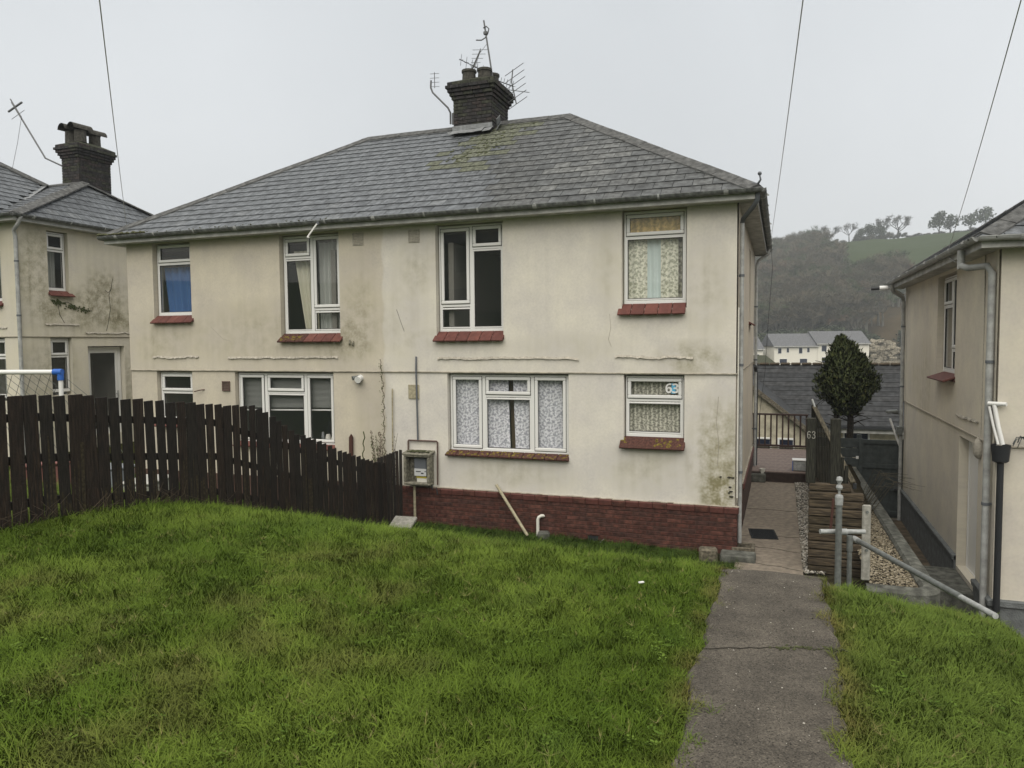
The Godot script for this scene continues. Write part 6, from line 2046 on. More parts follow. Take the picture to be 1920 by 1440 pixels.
func fence() -> void:
	var f := thing("picket_fence", "dark brown stained picket fence stepping down the lawn to the house wall", "fence", Vector3(-5.7, 0, 0.7))
	var tops := [[9.6, 3.1], [7.56, 2.97], [6.85, 2.92], [5.8, 2.78], [4.82, 2.66], [4.3, 2.60], [4.03, 2.49], [3.81, 2.36], [3.4, 2.13], [3.11, 2.04], [2.72, 1.90], [2.23, 1.71], [1.44, 1.45], [0.9, 1.33]]
	rng.seed = 90
	var z := 9.5
	var i := 0
	while z > 0.92:
		var w := rng.randf_range(0.112, 0.134) if z > 4.4 else rng.randf_range(0.104, 0.124)
		if z > 6.55 and z < 6.9 or absf(z - 5.35) < 0.1: w = 0.15
		var top := curve_at(tops, z) + rng.randf_range(-0.012, 0.012)
		var bot := ground_h(-5.7, z) + rng.randf_range(-0.02, 0.05)
		var st := mb()
		var s := Vector3(0.018, top - bot, w)
		bb(st, Vector3.ZERO, s, 0.004)
		var lean := rng.randf_range(-0.012, 0.012)
		var o := obj("picket", st, M["picket%d" % (rng.randi() % 4)], f, Transform3D(Basis(Vector3.RIGHT, lean + 0.012) * Basis(Vector3(0, 0, 1), rng.randf_range(-0.008, 0.008)), Vector3(rng.randf_range(-0.004, 0.004), (top + bot) / 2, z - 0.7)))
		if rng.randf() < 0.85:
			# worn foot where the stain has gone
			var wt := mb()
			var hh := rng.randf_range(0.12, 0.62) if rng.randf() < 0.7 else rng.randf_range(0.5, 0.95) * s.y
			for k in 3:
				var hk := hh * rng.randf_range(0.4, 1.0)
				bx(wt, Vector3(0.0102, -s.y / 2 + hk / 2 + 0.01, w * (-0.3 + 0.3 * k)), Vector3(0.0012, hk, w * rng.randf_range(0.05, 0.26)))
			obj("worn_foot", wt, M.foot if rng.randf() < 0.6 else M.picket_worn, o)
		z -= 0.148 if z > 4.4 else 0.132
		i += 1
	for k in 8:
		var x := 0.02 + 0.062 * k
		var top := 1.36 + 0.022 * k
		var o2 := obj("picket", box_mesh(Vector3(0.054, top - 0.08, 0.018), 0.004), M["picket%d" % (k % 4)], f, Transform3D(Basis(Vector3(0, 0, 1), rng.randf_range(-0.015, 0.015)), Vector3(x - 0.26 + 0.02, top / 2 + 0.08, 0.12)))
	for y in [0.22, 0.62, 1.0]:
		var seg := [9.5, 7.2, 5.0, 3.3, 1.9, 0.95]
		for j in seg.size() - 1:
			var st := mb()
			var a := Vector3(-0.032, ground_h(-5.7, seg[j]) + y * (curve_at(tops, seg[j]) - ground_h(-5.7, seg[j])) / 1.2, seg[j] - 0.7)
			var b := Vector3(-0.032, ground_h(-5.7, seg[j + 1]) + y * (curve_at(tops, seg[j + 1]) - ground_h(-5.7, seg[j + 1])) / 1.2, seg[j + 1] - 0.7)
			bar(st, a, b, 0.035, 0.075, 0.004)
			obj("rail", st, M.picket1, f)
	for zz in [8.6, 6.72, 4.75, 3.1, 1.2]:
		var hgt: float = curve_at(tops, zz) - ground_h(-5.7, zz)
		obj("post", box_mesh(Vector3(0.075, hgt, 0.075), 0.006), M.picket2, f, Transform3D(Basis.IDENTITY, Vector3(-0.09, ground_h(-5.7, zz) + hgt / 2 - 0.03, zz - 0.7)))
	# rough stuff at its foot
	var wd := mb()
	rng.seed = 91
	for k in 70:
		var zz := rng.randf_range(3.6, 8.0)
		var p := Vector3(-5.66, ground_h(-5.66, zz), zz)
		tube(wd, [p, p + Vector3(rng.randf_range(-0.02, 0.1), rng.randf_range(0.05, 0.14), rng.randfn() * 0.05), p + Vector3(rng.randf_range(0, 0.14), rng.randf_range(0.1, 0.3), rng.randfn() * 0.12)], [0.003, 0.0025, 0.0015], 3, false)
	var dw := obj("dry_weeds", wd, M.dry_stem)
	dw.set_meta("kind", "stuff")
	# toy goal behind it
	var g := thing("football_goal", "white toy goal with a blue corner joint and net behind the fence", "goal", Vector3(-8.5, 1.75, 4.74))
	var gd := Vector3(-0.94, 0.0, 0.342)
	obj("crossbar", tube_mesh([Vector3(0, 1.29, 0), gd * 1.9 + Vector3(0, 1.30, 0)], 0.032, 10), M.white, g)
	obj("upright", tube_mesh([Vector3(0, -0.1, 0), Vector3(0, 1.27, 0)], 0.03, 10), M.white, g)
	obj("upright", tube_mesh([gd * 1.9 + Vector3(0, -0.1, 0), gd * 1.9 + Vector3(0, 1.27, 0)], 0.03, 10), M.white, g)
	var jn := mb()
	tube(jn, [Vector3(0, 1.18, 0), Vector3(0, 1.30, 0)], 0.042, 10)
	tube(jn, [Vector3(0.035, 1.29, 0), gd * 0.09 + Vector3(0, 1.29, 0)], 0.043, 10)
	obj("corner_joint", jn, M.blue, g)
	var nt := mb()
	for k in 15:
		var a := gd * (0.13 * k) + Vector3(0, 1.27, 0)
		tube(nt, [a, a + gd * 0.3 + Vector3(-0.1, -0.4, -0.25), a + gd * 0.55 + Vector3(-0.2, -1.2, -0.5)], 0.004, 3, false)
		tube(nt, [a, a - gd * 0.3 + Vector3(-0.1, -0.4, -0.25), a - gd * 0.55 + Vector3(-0.2, -1.2, -0.5)], 0.004, 3, false)
	obj("net", nt, M.net, g)
	# a few toys that show between the pickets
	var toys := [[-8.2, 5.3, "dull red plastic box on the neighbour's grass behind the fence", Color(0.22, 0.10, 0.09), 0.3], [-7.6, 4.2, "pale plastic chair seat showing between the fence pickets", Color(0.40, 0.40, 0.38), 0.3], [-9.4, 3.2, "grey plastic tub standing behind the middle of the fence", Color(0.20, 0.22, 0.25), 0.45]]
	for t in toys:
		var m := mat("toy%d" % int(t[0] * -10), t[3], 0.5)
		var st := mb()
		bb(st, Vector3(0, t[4] / 2, 0), Vector3(0.6, t[4], 0.4), 0.04)
		bb(st, Vector3(0, t[4] + 0.015, 0), Vector3(0.64, 0.04, 0.44), 0.015)
		var o3 := obj("plastic_box", st, m, null, Transform3D(Basis(Vector3.UP, t[0]), Vector3(t[0], ground_h(t[0], t[1]), t[1])))
		tag(o3, t[2], "toy box")

func front_things() -> void:
	# aerials on the main stack
	var a1 := thing("tv_aerial", "small aerial on a cranked pole at the left of the middle chimney", "aerial", Vector3(-6.35, 8.4, -3.7), 0.0, "aerials on the middle chimney")
	obj("wall_bracket", box_mesh(Vector3(0.16, 0.26, 0.05), 0.01), M.aerial, a1, Transform3D(Basis.IDENTITY, Vector3(0.0, 0.06, 0.1)))
	obj("pole", tube_mesh([Vector3(-0.12, -0.05, 0.1), Vector3(-0.12, 0.2, 0.1), Vector3(-0.18, 0.32, 0.1), Vector3(-0.58, 0.72, 0.05), Vector3(-0.63, 0.84, 0.05), Vector3(-0.62, 1.0, 0.05)], 0.021, 8), M.aerial, a1)
	yagi(a1, Vector3(-0.53, 0.82, 0.05), Vector3(-0.53, 1.17, 0.05), Vector3(0.86, -0.22, 0.45).normalized(), 4, 0.36, 0.34, M.aerial)
	var a2 := thing("tv_aerial", "double aerial with crossed elements above the left pot of the middle chimney", "aerial", Vector3(-5.9, 9.3, -3.45), 0.0, "aerials on the middle chimney")
	obj("pole", tube_mesh([Vector3(0.0, -0.2, 0), Vector3(0.04, 0.15, 0), Vector3(0.24, 0.52, 0)], 0.017, 7), M.aerial, a2)
	yagi(a2, Vector3(0.08, 0.16, 0), Vector3(0.25, 0.56, 0), Vector3(0.92, -0.22, 0.3).normalized(), 5, 0.22, 0.45, M.aerial)
	yagi(a2, Vector3(-0.22, 0.36, 0.1), Vector3(0.42, 0.02, -0.1), Vector3(0.3, 0.85, 0.4).normalized(), 6, 0.24, 0.22, M.aerial)
	yagi(a2, Vector3(-0.22, 0.36, 0.1), Vector3(0.42, 0.02, -0.1), Vector3(0.75, -0.3, 0.6).normalized(), 6, 0.2, 0.18, M.aerial)
	var a3 := thing("aerial_mast", "tall thin mast with a bent arm rising from the middle chimney", "mast", Vector3(-5.42, 9.1, -3.6), 0.0, "aerials on the middle chimney")
	obj("mast", tube_mesh([Vector3(0.02, -0.7, 0.1), Vector3(-0.02, 0.2, 0), Vector3(-0.21, 1.42, 0)], 0.018, 8), M.aerial, a3)
	obj("arm", tube_mesh([Vector3(-0.22, 1.26, 0), Vector3(-0.13, 1.26, 0.05), Vector3(-0.07, 1.20, 0.05), Vector3(-0.12, 1.12, 0), Vector3(-0.18, 1.04, 0), Vector3(-0.27, 1.00, 0), Vector3(-0.40, 1.02, 0)], 0.014, 7), M.aerial, a3)
	obj("clamp", box_mesh(Vector3(0.09, 0.07, 0.07), 0.01), M.aerial, a3, Transform3D(Basis.IDENTITY, Vector3(-0.17, 1.14, 0)))
	obj("cable", tube_mesh([Vector3(-0.14, 0.9, 0), Vector3(-0.3, 0.7, 0.05), Vector3(-0.42, 0.3, 0.1)], 0.005, 4), M.aerial, a3)
	var a4 := thing("tv_aerial", "wide grid aerial leaning out at the right of the middle chimney", "aerial", Vector3(-5.0, 9.0, -4.0), 0.0, "aerials on the middle chimney")
	obj("mast", tube_mesh([Vector3(-0.10, 0.52, 0), Vector3(-0.13, 0.25, 0), Vector3(-0.02, -0.25, 0)], 0.014, 7), M.aerial, a4)
	for k in 6:
		var t := k / 5.0
		var p := Vector3(-0.10, 0.5, 0).lerp(Vector3(-0.02, -0.25, 0), t)
		obj("element", tube_mesh([p + Vector3(-0.17, -0.12, 0.05), p + Vector3(0.24, 0.15, -0.05)], 0.008, 5), M.aerial, a4)
	yagi(a4, Vector3(-0.55, 0.32, 0.2), Vector3(-0.08, 0.14, 0), Vector3(0.3, 0.8, 0.3).normalized(), 8, 0.16, 0.22, M.aerial)
	yagi(a4, Vector3(-0.55, 0.32, 0.2), Vector3(-0.08, 0.14, 0), Vector3(0.8, -0.3, 0.3).normalized(), 8, 0.12, 0.16, M.aerial)
	obj("brace", tube_mesh([Vector3(-0.30, 0.08, 0.1), Vector3(0.26, 0.0, -0.1)], 0.008, 5), M.aerial, a4)
	# meter box, conduit and plates by the fence end
	var mtb := thing("meter_box", "grey plastic meter box with an open window on the wall beside the fence", "meter box", Vector3(-5.50, 1.10, 0.0))
	var mb1 := mb()
	ring(mb1, -0.26, 0.26, -0.28, 0.28, 0.05, 0.22, 0.02, 0.012)
	obj("case", mb1, M.meter_box, mtb)
	obj("case_back", box_mesh(Vector3(0.50, 0.54, 0.03), 0.004), M.meter_box, mtb, Transform3D(Basis.IDENTITY, Vector3(0, 0, 0.018)))
	obj("lid", box_mesh(Vector3(0.56, 0.04, 0.25), 0.012), M.meter_box, mtb, Transform3D(Basis(Vector3.RIGHT, 0.16), Vector3(0, 0.30, 0.115)))
	obj("dial_box", box_mesh(Vector3(0.26, 0.26, 0.10), 0.02), M.pipe_dark, mtb, Transform3D(Basis.IDENTITY, Vector3(0.04, 0.10, 0.09)))
	obj("paper_label", box_mesh(Vector3(0.24, 0.13, 0.01)), M.meter_paper, mtb, Transform3D(Basis.IDENTITY, Vector3(0.05, -0.05, 0.15)))
	for q in [[-0.02, -0.035, 0.1, 0.016], [0.06, -0.065, 0.05, 0.022], [0.12, -0.03, 0.03, 0.012]]:
		obj("print", box_mesh(Vector3(q[2], q[3], 0.002)), M.black, mtb, Transform3D(Basis.IDENTITY, Vector3(0.03 + q[0], q[1], 0.1565)))
	obj("yellow_label", box_mesh(Vector3(0.20, 0.035, 0.008)), M.yellow, mtb, Transform3D(Basis.IDENTITY, Vector3(0.06, -0.14, 0.13)))
	obj("white_cover", box_mesh(Vector3(0.22, 0.10, 0.08), 0.01), M.pipe_white, mtb, Transform3D(Basis.IDENTITY, Vector3(0.07, -0.20, 0.09)))
	var ms := mb()
	rng.seed = 5
	for k in 40: bb(ms, Vector3(rng.randf_range(-0.24, 0.24), 0.322 + rng.randf_range(0, 0.012), rng.randf_range(0.02, 0.2)), Vector3(rng.randf_range(0.02, 0.06), 0.016, rng.randf_range(0.02, 0.05)), 0.006)
	obj("moss", ms, M.moss, mtb)
	var cd := thing("cable_conduit", "thin grey conduit running down the wall and round the meter box", "pipe", Vector3(-5.56, 1.6, 0.025))
	obj("riser", tube_mesh([Vector3(0.0, 1.52, -0.05), Vector3(0.0, 1.54, 0.01), Vector3(0.0, 1.3, 0.02), Vector3(0.01, 0.02, 0.01)], 0.017, 7), M.pipe_dark, cd)
	obj("loop", tube_mesh([Vector3(-0.19, -0.35, 0.01), Vector3(-0.19, -0.01, 0.01), Vector3(-0.18, 0.01, 0.01), Vector3(0.39, 0.01, 0.01), Vector3(0.405, -0.01, 0.01), Vector3(0.405, -0.78, 0.03)], 0.015, 7), M.brown, cd)
	obj("service_tail", tube_mesh([Vector3(0.30, -0.78, 0.05), Vector3(0.33, -0.86, 0.09), Vector3(0.40, -0.82, 0.08), Vector3(0.42, -0.95, 0.07)], 0.012, 5), M.black, cd)
	tag(obj("waste_pipe", tube_mesh([Vector3(-5.60, 0.80, 0.10), Vector3(-5.595, 0.12, 0.11)], 0.024, 8), M.cream), "cream upright pipe under the meter box", "pipe")
	var sl := thing("security_light", "white round outdoor light with twin lamps above the fence", "light", Vector3(-6.75, 2.74, 0.0))
	var l1 := mb()
	lathe(l1, Vector3.ZERO, [Vector2(0.001, 0.03), Vector2(0.06, 0.03), Vector2(0.065, 0.0)], 12)
	obj("base", l1, M.white, sl, Transform3D(Basis(Vector3.RIGHT, PI / 2), Vector3.ZERO))
	obj("lamp_head", tube_mesh([Vector3(0.02, 0.0, 0.04), Vector3(0.03, -0.03, 0.15)], [0.05, 0.065], 10), M.white, sl)
	obj("lamp_head", tube_mesh([Vector3(-0.03, 0.02, 0.03), Vector3(-0.10, 0.0, 0.12)], [0.03, 0.042], 10), M.galv, sl)
	obj("sensor", box_mesh(Vector3(0.06, 0.06, 0.06), 0.015), M.pipe_dark, sl, Transform3D(Basis.IDENTITY, Vector3(-0.02, -0.08, 0.05)))
	var rb := mb()
	for q in [[-6.95, 3.42], [-6.88, 3.40]]: tube(rb, [Vector3(q[0], q[1] + 0.03, 0.02), Vector3(q[0] + 0.02, q[1] + 0.01, 0.06), Vector3(q[0] + 0.01, q[1] - 0.05, 0.05), Vector3(q[0] - 0.01, q[1] - 0.04, 0.02)], 0.014, 6)
	tag(obj("broken_hook", rb, M.meter_box), "broken hook left on the wall under the tall left upstairs window", "hook")
	var gb := thing("loose_bracket", "broken white gutter stay hanging from the eaves above the tall left window", "bracket", Vector3(-7.33, 5.60, 0.40))
	obj("stay", box_mesh(Vector3(0.03, 0.30, 0.02), 0.003), M.white, gb, Transform3D(Basis(Vector3(0, 0, 1), -0.75), Vector3(-0.10, -0.14, 0.04)))
	obj("clip", box_mesh(Vector3(0.05, 0.08, 0.04), 0.006), M.pipe_dark, gb)
	obj("clip", box_mesh(Vector3(0.05, 0.02, 0.03), 0.003), M.white, gb, Transform3D(Basis(Vector3(0, 0, 1), -0.2), Vector3(-0.19, -0.26, 0.04)))
	var pn := mb()
	tube(pn, [Vector3(-10.42, 2.47, 0.0), Vector3(-10.5, 2.46, 0.06), Vector3(-10.62, 2.43, 0.08)], 0.010, 6)
	tag(obj("rusty_peg", pn, M.rust), "rusty peg sticking out right of the small left downstairs window", "peg")
	# things lying or standing on the grass by the wall
	var lp := mb()
	tube(lp, [Vector3(-4.0, 0.90, 0.10), Vector3(-3.36, 0.10, 0.30)], 0.027, 9)
	tag(obj("leaning_pipe", lp, M.cream), "cream plastic pipe leaning on the red brick plinth", "pipe")
	var ov := mb()
	tube(ov, [Vector3(-3.24, 0.05, 0.10), Vector3(-3.24, 0.34, 0.10), Vector3(-3.225, 0.38, 0.09), Vector3(-3.19, 0.40, 0.07), Vector3(-3.15, 0.395, 0.02)], 0.028, 9)
	tag(obj("overflow_pipe", ov, M.pipe_white), "short white bent pipe standing against the brick plinth", "pipe")
	var st := mb()
	bb(st, Vector3(-3.1, 0.06, 0.2), Vector3(0.2, 0.22, 0.16), 0.03, Basis(Vector3.UP, 0.3))
	tag(obj("broken_stone", st, M.concrete_grey), "mossy lump of concrete beside the white bent pipe", "stone")
	var vo := mb()
	ring(vo, -2.40, -2.16, -0.02, 0.16, 0.03, 0.06, 0.0, 0.005)
	var vn := thing("plinth_vent", "dark broken airbrick opening low in the brick plinth", "vent", Vector3(0, 0.0, 0.0))
	obj("surround", vo, M.brick_red1, vn)
	obj("opening", box_mesh(Vector3(0.20, 0.14, 0.02)), M.black, vn, Transform3D(Basis.IDENTITY, Vector3(-2.28, 0.07, 0.04)))
	obj("stick", tube_mesh([Vector3(-2.2, -0.02, 0.14), Vector3(-2.08, 0.10, 0.11)], 0.008, 5), M.paint_pale, vn)
	var sb := mb()
	bb(sb, Vector3.ZERO, Vector3(0.40, 0.05, 0.34), 0.008)
	tag(obj("paving_slab", sb, M.paint_pale, null, Transform3D(Basis(Vector3.UP, 0.1) * Basis(Vector3.RIGHT, 0.34), Vector3(-5.35, 0.34, 1.02))), "pale square slab lying on the grass at the fence end", "slab")
	var sb2 := mb()
	bb(sb2, Vector3(-0.36, 0.10, 0.50), Vector3(0.27, 0.22, 0.2), 0.025, Basis(Vector3.UP, 0.15))
	tag(obj("stone_block", sb2, M.stone), "weathered stone block on the grass by the path corner", "stone")
	var lt := mb()
	bb(lt, Vector3.ZERO, Vector3(0.045, 0.012, 0.02), 0.004)
	tag(obj("litter", lt, M.white, null, Transform3D(Basis(Vector3.UP, 0.7), Vector3(-0.28, ground_h(-0.28, 6.75) + 0.06, 6.75))), "scrap of white litter on the lawn left of the path", "litter")
	# climbing weed, dead stalks and an old stake between fence and wall
	rng.seed = 17
	var cl := thing("climbing_plant", "thin wiry climber going up the wall above the fence end", "plant", Vector3(-6.22, 0.2, 0.06))
	var stm := []
	for k in 50: stm.append(Vector3(0.02 * sin(k * 1.6) - 0.10 * sstep(35, 60, k), 0.3 + 0.053 * k, 0.02 + 0.008 * cos(k * 1.3)))
	obj("stem", tube_mesh(stm, 0.006, 5), M.dry_stem, cl)
	var lv := mb()
	for k in 200:
		var p: Vector3 = stm[rng.randi() % 48] + Vector3(rng.randfn() * 0.02, rng.randfn() * 0.02, 0.015)
		var d := Vector3(rng.randfn(), rng.randfn(), 0.4).normalized() * 0.02
		var e := d.cross(Vector3(0, 0, 1)).normalized() * 0.01
		quad(lv, p, p + d * 0.5 + e, p + d, p + d * 0.5 - e)
	obj("leaves", lv, M.leaf, cl)
	var stalks := thing("dead_shrub", "clump of dead brown stalks behind the fence end", "plant", Vector3(-6.2, 0.2, 0.14))
	for k in 16:
		var a := rng.randf_range(-0.42, 0.42)
		var l := rng.randf_range(0.9, 1.75) * (1.0 - 0.3 * absf(a))
		var st2 := mb()
		tube(st2, [Vector3(a * 0.3, 0, 0), Vector3(a * 0.55, l * 0.55, 0.02), Vector3(a + rng.randfn() * 0.03, l, 0.03)], [0.009, 0.007, 0.003], 4, false)
		for j in 34:
			var t := rng.randf_range(0.45, 0.98)
			var p := Vector3(lerpf(a * 0.35, a, t), l * t, 0.03) + Vector3(rng.randfn(), rng.randfn(), rng.randfn()) * 0.018
			var d := Vector3(rng.randfn(), 1.2 + rng.randf(), rng.randfn()).normalized() * 0.045
			var e := Vector3(d.y, -d.x, 0).normalized() * 0.009
			quad(st2, p, p + d * 0.5 + e, p + d, p + d * 0.5 - e)
		obj("stalk", st2, M.dry_stem if k % 3 else M.leaf, stalks)
	var wv := []
	for k in 26: wv.append(Vector3(-6.72 + 0.018 * sin(k * 1.7) + 0.004 * k, 0.3 + 0.058 * k, 0.12))
	tag(obj("twining_stem", tube_mesh(wv, 0.011, 5), M.leaf), "single twisting green stem left of the dead stalks", "plant")
	tag(obj("rusty_stake", tube_mesh([Vector3(-6.98, 0.3, 0.05), Vector3(-6.95, 1.62, 0.05), Vector3(-6.945, 1.68, 0.05)], [0.045, 0.042, 0.012], 7), M.rust), "rusty brown stake standing against the wall above the fence", "stake")
	var bm := mb()
	tube(bm, [Vector3(-6.08, 0.2, 0.05), Vector3(-6.06, 2.55, 0.035)], 0.014, 6)
	tag(obj("cane", bm, M.cream), "pale cane tied beside the climbing plant", "cane")

# ------------------------------------------------------------------ right of the path
func right_things() -> void:
	var p1 := thing("handrail_post", "tall grey scaffold tube post with a ball fitting right of the path", "post", Vector3(1.235, 0.70, 3.86))
	obj("tube", tube_mesh([Vector3(0, -0.2, 0), Vector3(0, 1.06, 0)], 0.032, 14), M.galv, p1)
	var fb := mb()
	lathe(fb, Vector3.ZERO, [Vector2(0.037, 1.0), Vector2(0.04, 1.08), Vector2(0.034, 1.10), Vector2(0.012, 1.11), Vector2(0.012, 1.15), Vector2(0.026, 1.16), Vector2(0.034, 1.18), Vector2(0.026, 1.205), Vector2(0.012, 1.21), Vector2(0.020, 1.23), Vector2(0.033, 1.255), Vector2(0.026, 1.285), Vector2(0.001, 1.295)], 14)
	obj("cap_fitting", fb, M.galv_pale, p1)
	var p2 := thing("handrail_post", "short grey tube post between the tall post and the white plate", "post", Vector3(1.35, 0.70, 3.75))
	obj("tube", tube_mesh([Vector3(0, -0.2, 0), Vector3(0, 0.60, 0)], 0.024, 12), M.galv, p2)
	obj("tee_fitting", tube_mesh([Vector3(0, 0.50, 0), Vector3(0, 0.66, 0)], 0.031, 12), M.galv, p2)
	var hr := thing("handrail", "pale grey horizontal tube joining the posts to the white plate", "rail", Vector3(1.2, 1.395, 3.75))
	obj("tube", tube_mesh([Vector3(-0.14, 0.012, 0.10), Vector3(0.30, -0.005, -0.10)], 0.025, 12), M.galv_pale, hr)
	obj("coupling", tube_mesh([Vector3(0.02, 0.004, 0.03), Vector3(0.12, 0.0, -0.02)], 0.033, 12), M.galv_pale, hr)
	var rs := mb()
	tube(rs, [Vector3(1.165, 1.36, 3.70), Vector3(1.195, 1.72, 3.66)], 0.014, 6)
	tag(obj("wooden_strut", rs, M.rust), "dark brown strut leaning behind the tall grey post", "strut")
	var wp := thing("white_post", "pale painted flat post with rounded top beside the sleepers", "post", Vector3(1.60, 0.62, 2.80), 0.2)
	var wm := mb()
	bb(wm, Vector3(0, 0.44, 0), Vector3(0.095, 0.88, 0.03), 0.012)
	obj("plate", wm, M.paint_pale, wp)
	for y in [0.80, 0.36]: obj("bolt", tube_mesh([Vector3(0, y, 0.01), Vector3(0, y, 0.035)], 0.016, 8), M.galv, wp)
	var dr := thing("sloping_handrail", "long grey tube handrail sloping down to the grass on the right", "rail", Vector3(1.44, 1.23, 3.37))
	var e := Vector3(2.13, 1.40, 5.97) - Vector3(1.44, 1.23, 3.37)
	obj("tube", tube_mesh([Vector3.ZERO, e * 0.82], 0.026, 12), M.galv, dr)
	obj("tube_end", tube_mesh([e * 0.80, e * 1.0], 0.022, 12), M.galv_pale, dr)
	obj("end_fitting", tube_mesh([e * -0.02, e * 0.03], 0.032, 12), M.galv_pale, dr)
	var bl := mb()
	var pf := []
	for i in 11: pf.append(Vector2(maxf(0.001, sin(PI * i / 10.0) * 0.075), -cos(PI * i / 10.0) * 0.075))
	lathe(bl, Vector3.ZERO, pf, 16)
	var ball := thing("ball", "small grey ball lying on the passage floor", "ball", Vector3(2.62, -0.835, -3.0))
	obj("skin", bl, M.galv_pale, ball)
	obj("dark_band", tube_mesh([Vector3(0, -0.02, 0), Vector3(0, 0.02, 0)], 0.0765, 14), M.pipe_dark, ball, Transform3D(Basis(Vector3(0, 0, 1), 0.6), Vector3.ZERO))
	# topiary conifer beyond the gate
	var t := thing("conifer_tree", "dark clipped egg shaped conifer on two bare stems beyond the gate", "tree", Vector3(2.22, -1.36, -8.75))
	rng.seed = 140
	var tk := mb()
	tube(tk, [Vector3(0.12, -1.1, 0), Vector3(0.10, 1.4, 0), Vector3(0.14, 2.6, 0), Vector3(0.10, 3.6, 0)], [0.11, 0.095, 0.08, 0.03], 9)
	obj("stem", tk, M.bark, t)
	var tk2 := mb()
	tube(tk2, [Vector3(0.0, 0.6, 0.05), Vector3(-0.22, 2.1, 0.05), Vector3(-0.20, 3.0, 0.02), Vector3(-0.16, 3.9, 0)], [0.08, 0.07, 0.055, 0.02], 8)
	obj("stem", tk2, M.bark, t)
	var tk3 := mb()
	for i in 46:
		var a := rng.randf() * TAU
		var y := rng.randf_range(2.75, 4.5)
		var b := Vector3(0.1 if i % 2 else -0.18, y - 0.3, 0)
		tube(tk3, [b, b + Vector3(cos(a) * 0.3, 0.12, sin(a) * 0.3), b + Vector3(cos(a) * 0.55, rng.randf_range(-0.1, 0.3), sin(a) * 0.55)], [0.018, 0.012, 0.006], 4, false)
	obj("branches", tk3, M.bark, t)
	var verts := PackedVector3Array()
	var cols := PackedColorArray()
	var norms := PackedVector3Array()
	var cn := noise(1.6, 3, 77)
	for i in 20000:
		var y := rng.randf_range(0.0, 1.0)
		# outline: narrow at the foot, widest a third up, two blunt tips
		var rad := 0.61 * (lerpf(0.42, 1.0, sstep(0.0, 0.38, y)) if y < 0.42 else lerpf(1.0, 0.14, pow((y - 0.42) / 0.58, 1.35)))
		var a := rng.randf() * TAU
		var d := Vector3(cos(a), 0, sin(a))
		var cx := 0.03 - 0.10 * sstep(0.6, 1.0, y)
		var lump := 1.0 + 0.46 * cn.get_noise_3d(d.x * 1.3, y * 2.6, d.z * 1.3) + 0.34 * cn.get_noise_3d(d.x * 4.0, y * 8.0, d.z * 4.0)
		var rr := rad * lump * sqrt(rng.randf_range(0.30, 1.28))
		if y < 0.12 and cn.get_noise_3d(d.x * 3.0, y * 9.0, d.z * 3.0) < 0.02: continue
		var p := Vector3(cx, 2.80 + y * 1.98, 0) + d * rr
		if y > 0.8: p.y += 0.14 * cn.get_noise_2d(p.x * 4.0, p.z * 3.0) - (0.10 if p.x > -0.02 and p.x < 0.06 else 0.0)
		var up := (d * 0.6 + Vector3(rng.randfn() * 0.4, 0.8 + rng.randf() * 0.5, rng.randfn() * 0.4)).normalized()
		var sd := up.cross(Vector3(rng.randfn(), rng.randfn(), rng.randfn())).normalized()
		var l := rng.randf_range(0.045, 0.10)
		var w := l * 0.26
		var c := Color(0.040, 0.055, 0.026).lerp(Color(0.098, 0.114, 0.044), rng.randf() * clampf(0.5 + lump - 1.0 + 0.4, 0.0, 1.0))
		if rng.randf() < 0.06: c = Color(0.085, 0.085, 0.03)
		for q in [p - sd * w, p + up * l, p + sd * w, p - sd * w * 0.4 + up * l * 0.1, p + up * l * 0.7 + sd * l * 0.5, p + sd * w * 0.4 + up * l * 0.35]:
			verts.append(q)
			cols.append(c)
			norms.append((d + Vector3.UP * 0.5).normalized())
	var arr := []
	arr.resize(Mesh.ARRAY_MAX)
	arr[Mesh.ARRAY_VERTEX] = verts
	arr[Mesh.ARRAY_NORMAL] = norms
	arr[Mesh.ARRAY_COLOR] = cols
	var am := ArrayMesh.new()
	am.add_surface_from_arrays(Mesh.PRIMITIVE_TRIANGLES, arr)
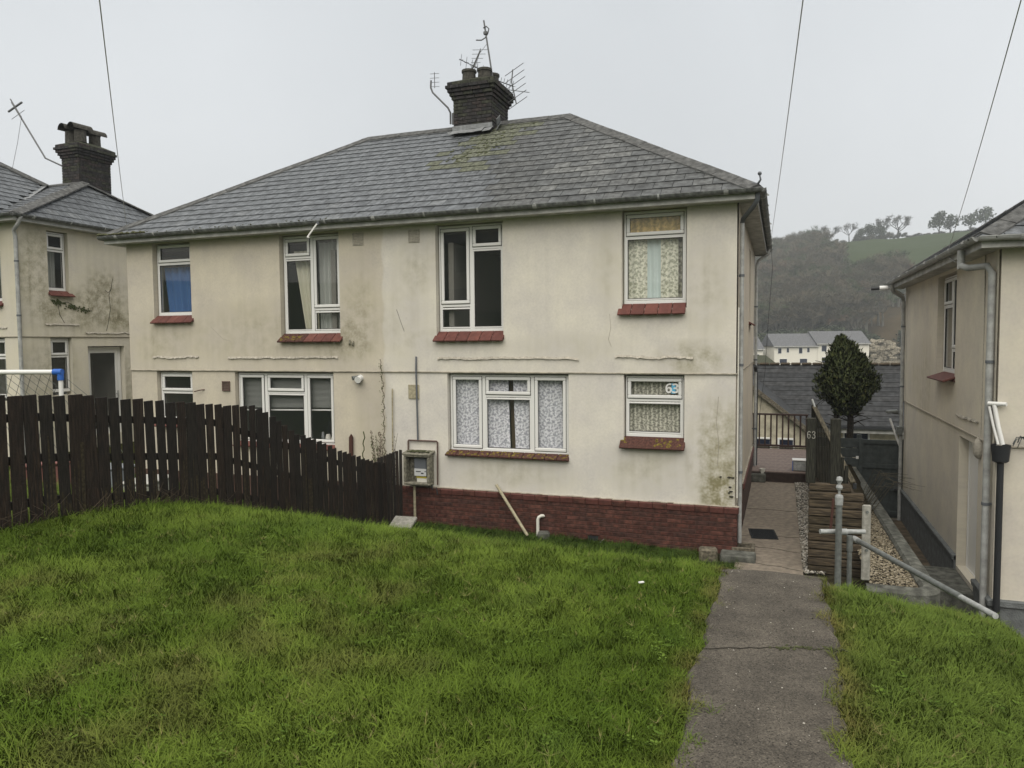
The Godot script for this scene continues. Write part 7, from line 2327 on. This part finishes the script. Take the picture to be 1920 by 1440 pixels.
	obj("crown", am, M.conifer_leaf, t)
	# bare bramble by the gate and weeds on the brow
	var br := mb()
	rng.seed = 150
	for i in 14:
		var p := Vector3(1.95 + rng.randf() * 0.2, 0.3, -3.2 + rng.randf() * 1.4)
		tube(br, [p, p + Vector3(0.2 + rng.randf() * 0.2, 0.5 + rng.randf() * 0.3, 0.2), p + Vector3(0.5 + rng.randf() * 0.35, 0.45 + rng.randf() * 0.35, 0.3 + rng.randf() * 0.3)], [0.006, 0.005, 0.002], 4, false)
	tag(obj("bramble", br, M.rail_wood), "arching bare bramble stems in front of the dark gate", "plant")

func cables() -> void:
	var sets := [
		[Vector3(-11.93, 5.70, 0.37), Vector3(-2.82, 5.26, 8.94), "thin overhead wire rising from the left eaves of the middle house"],
		[Vector3(0.36, 5.62, -7.4), Vector3(0.74, 5.23, 7.64), "thin overhead wire reaching the far right gutter corner of the middle house"],
		[Vector3(3.05, 4.74, -1.0), Vector3(1.84, 5.22, 7.24), "thin overhead wire reaching the gutter of the right house"]]
	for s in sets:
		var o := thing("overhead_wire", s[2], "wire", s[0], 0.0, "overhead wires")
		var d: Vector3 = (s[1] - s[0]) * 1.35
		var pts := []
		for i in 21:
			var t := i / 20.0
			pts.append(d * t + Vector3.DOWN * 0.10 * sin(PI * t))
		obj("wire", tube_mesh(pts, 0.0034, 5), M.cable, o)
	var dn := thing("hanging_wire", "dark wire hanging from the far gutter corner of the middle house", "wire", Vector3(0.40, 5.6, -7.9))
	obj("wire", tube_mesh([Vector3.ZERO, Vector3(0.03, -0.4, 0), Vector3(-0.05, -1.6, 0.0), Vector3(-0.12, -3.0, 0.1), Vector3(-0.25, -4.2, 0.1)], 0.006, 5), M.black, dn)
	var lp := thing("hanging_wire", "short loop of wire under the gutter of the right house", "wire", Vector3(3.06, 4.74, -1.0))
	obj("wire", tube_mesh([Vector3.ZERO, Vector3(0.0, -0.12, 0.03), Vector3(0.05, -0.2, 0.2), Vector3(0.2, -0.22, 0.5)], 0.008, 5), M.cable, lp)
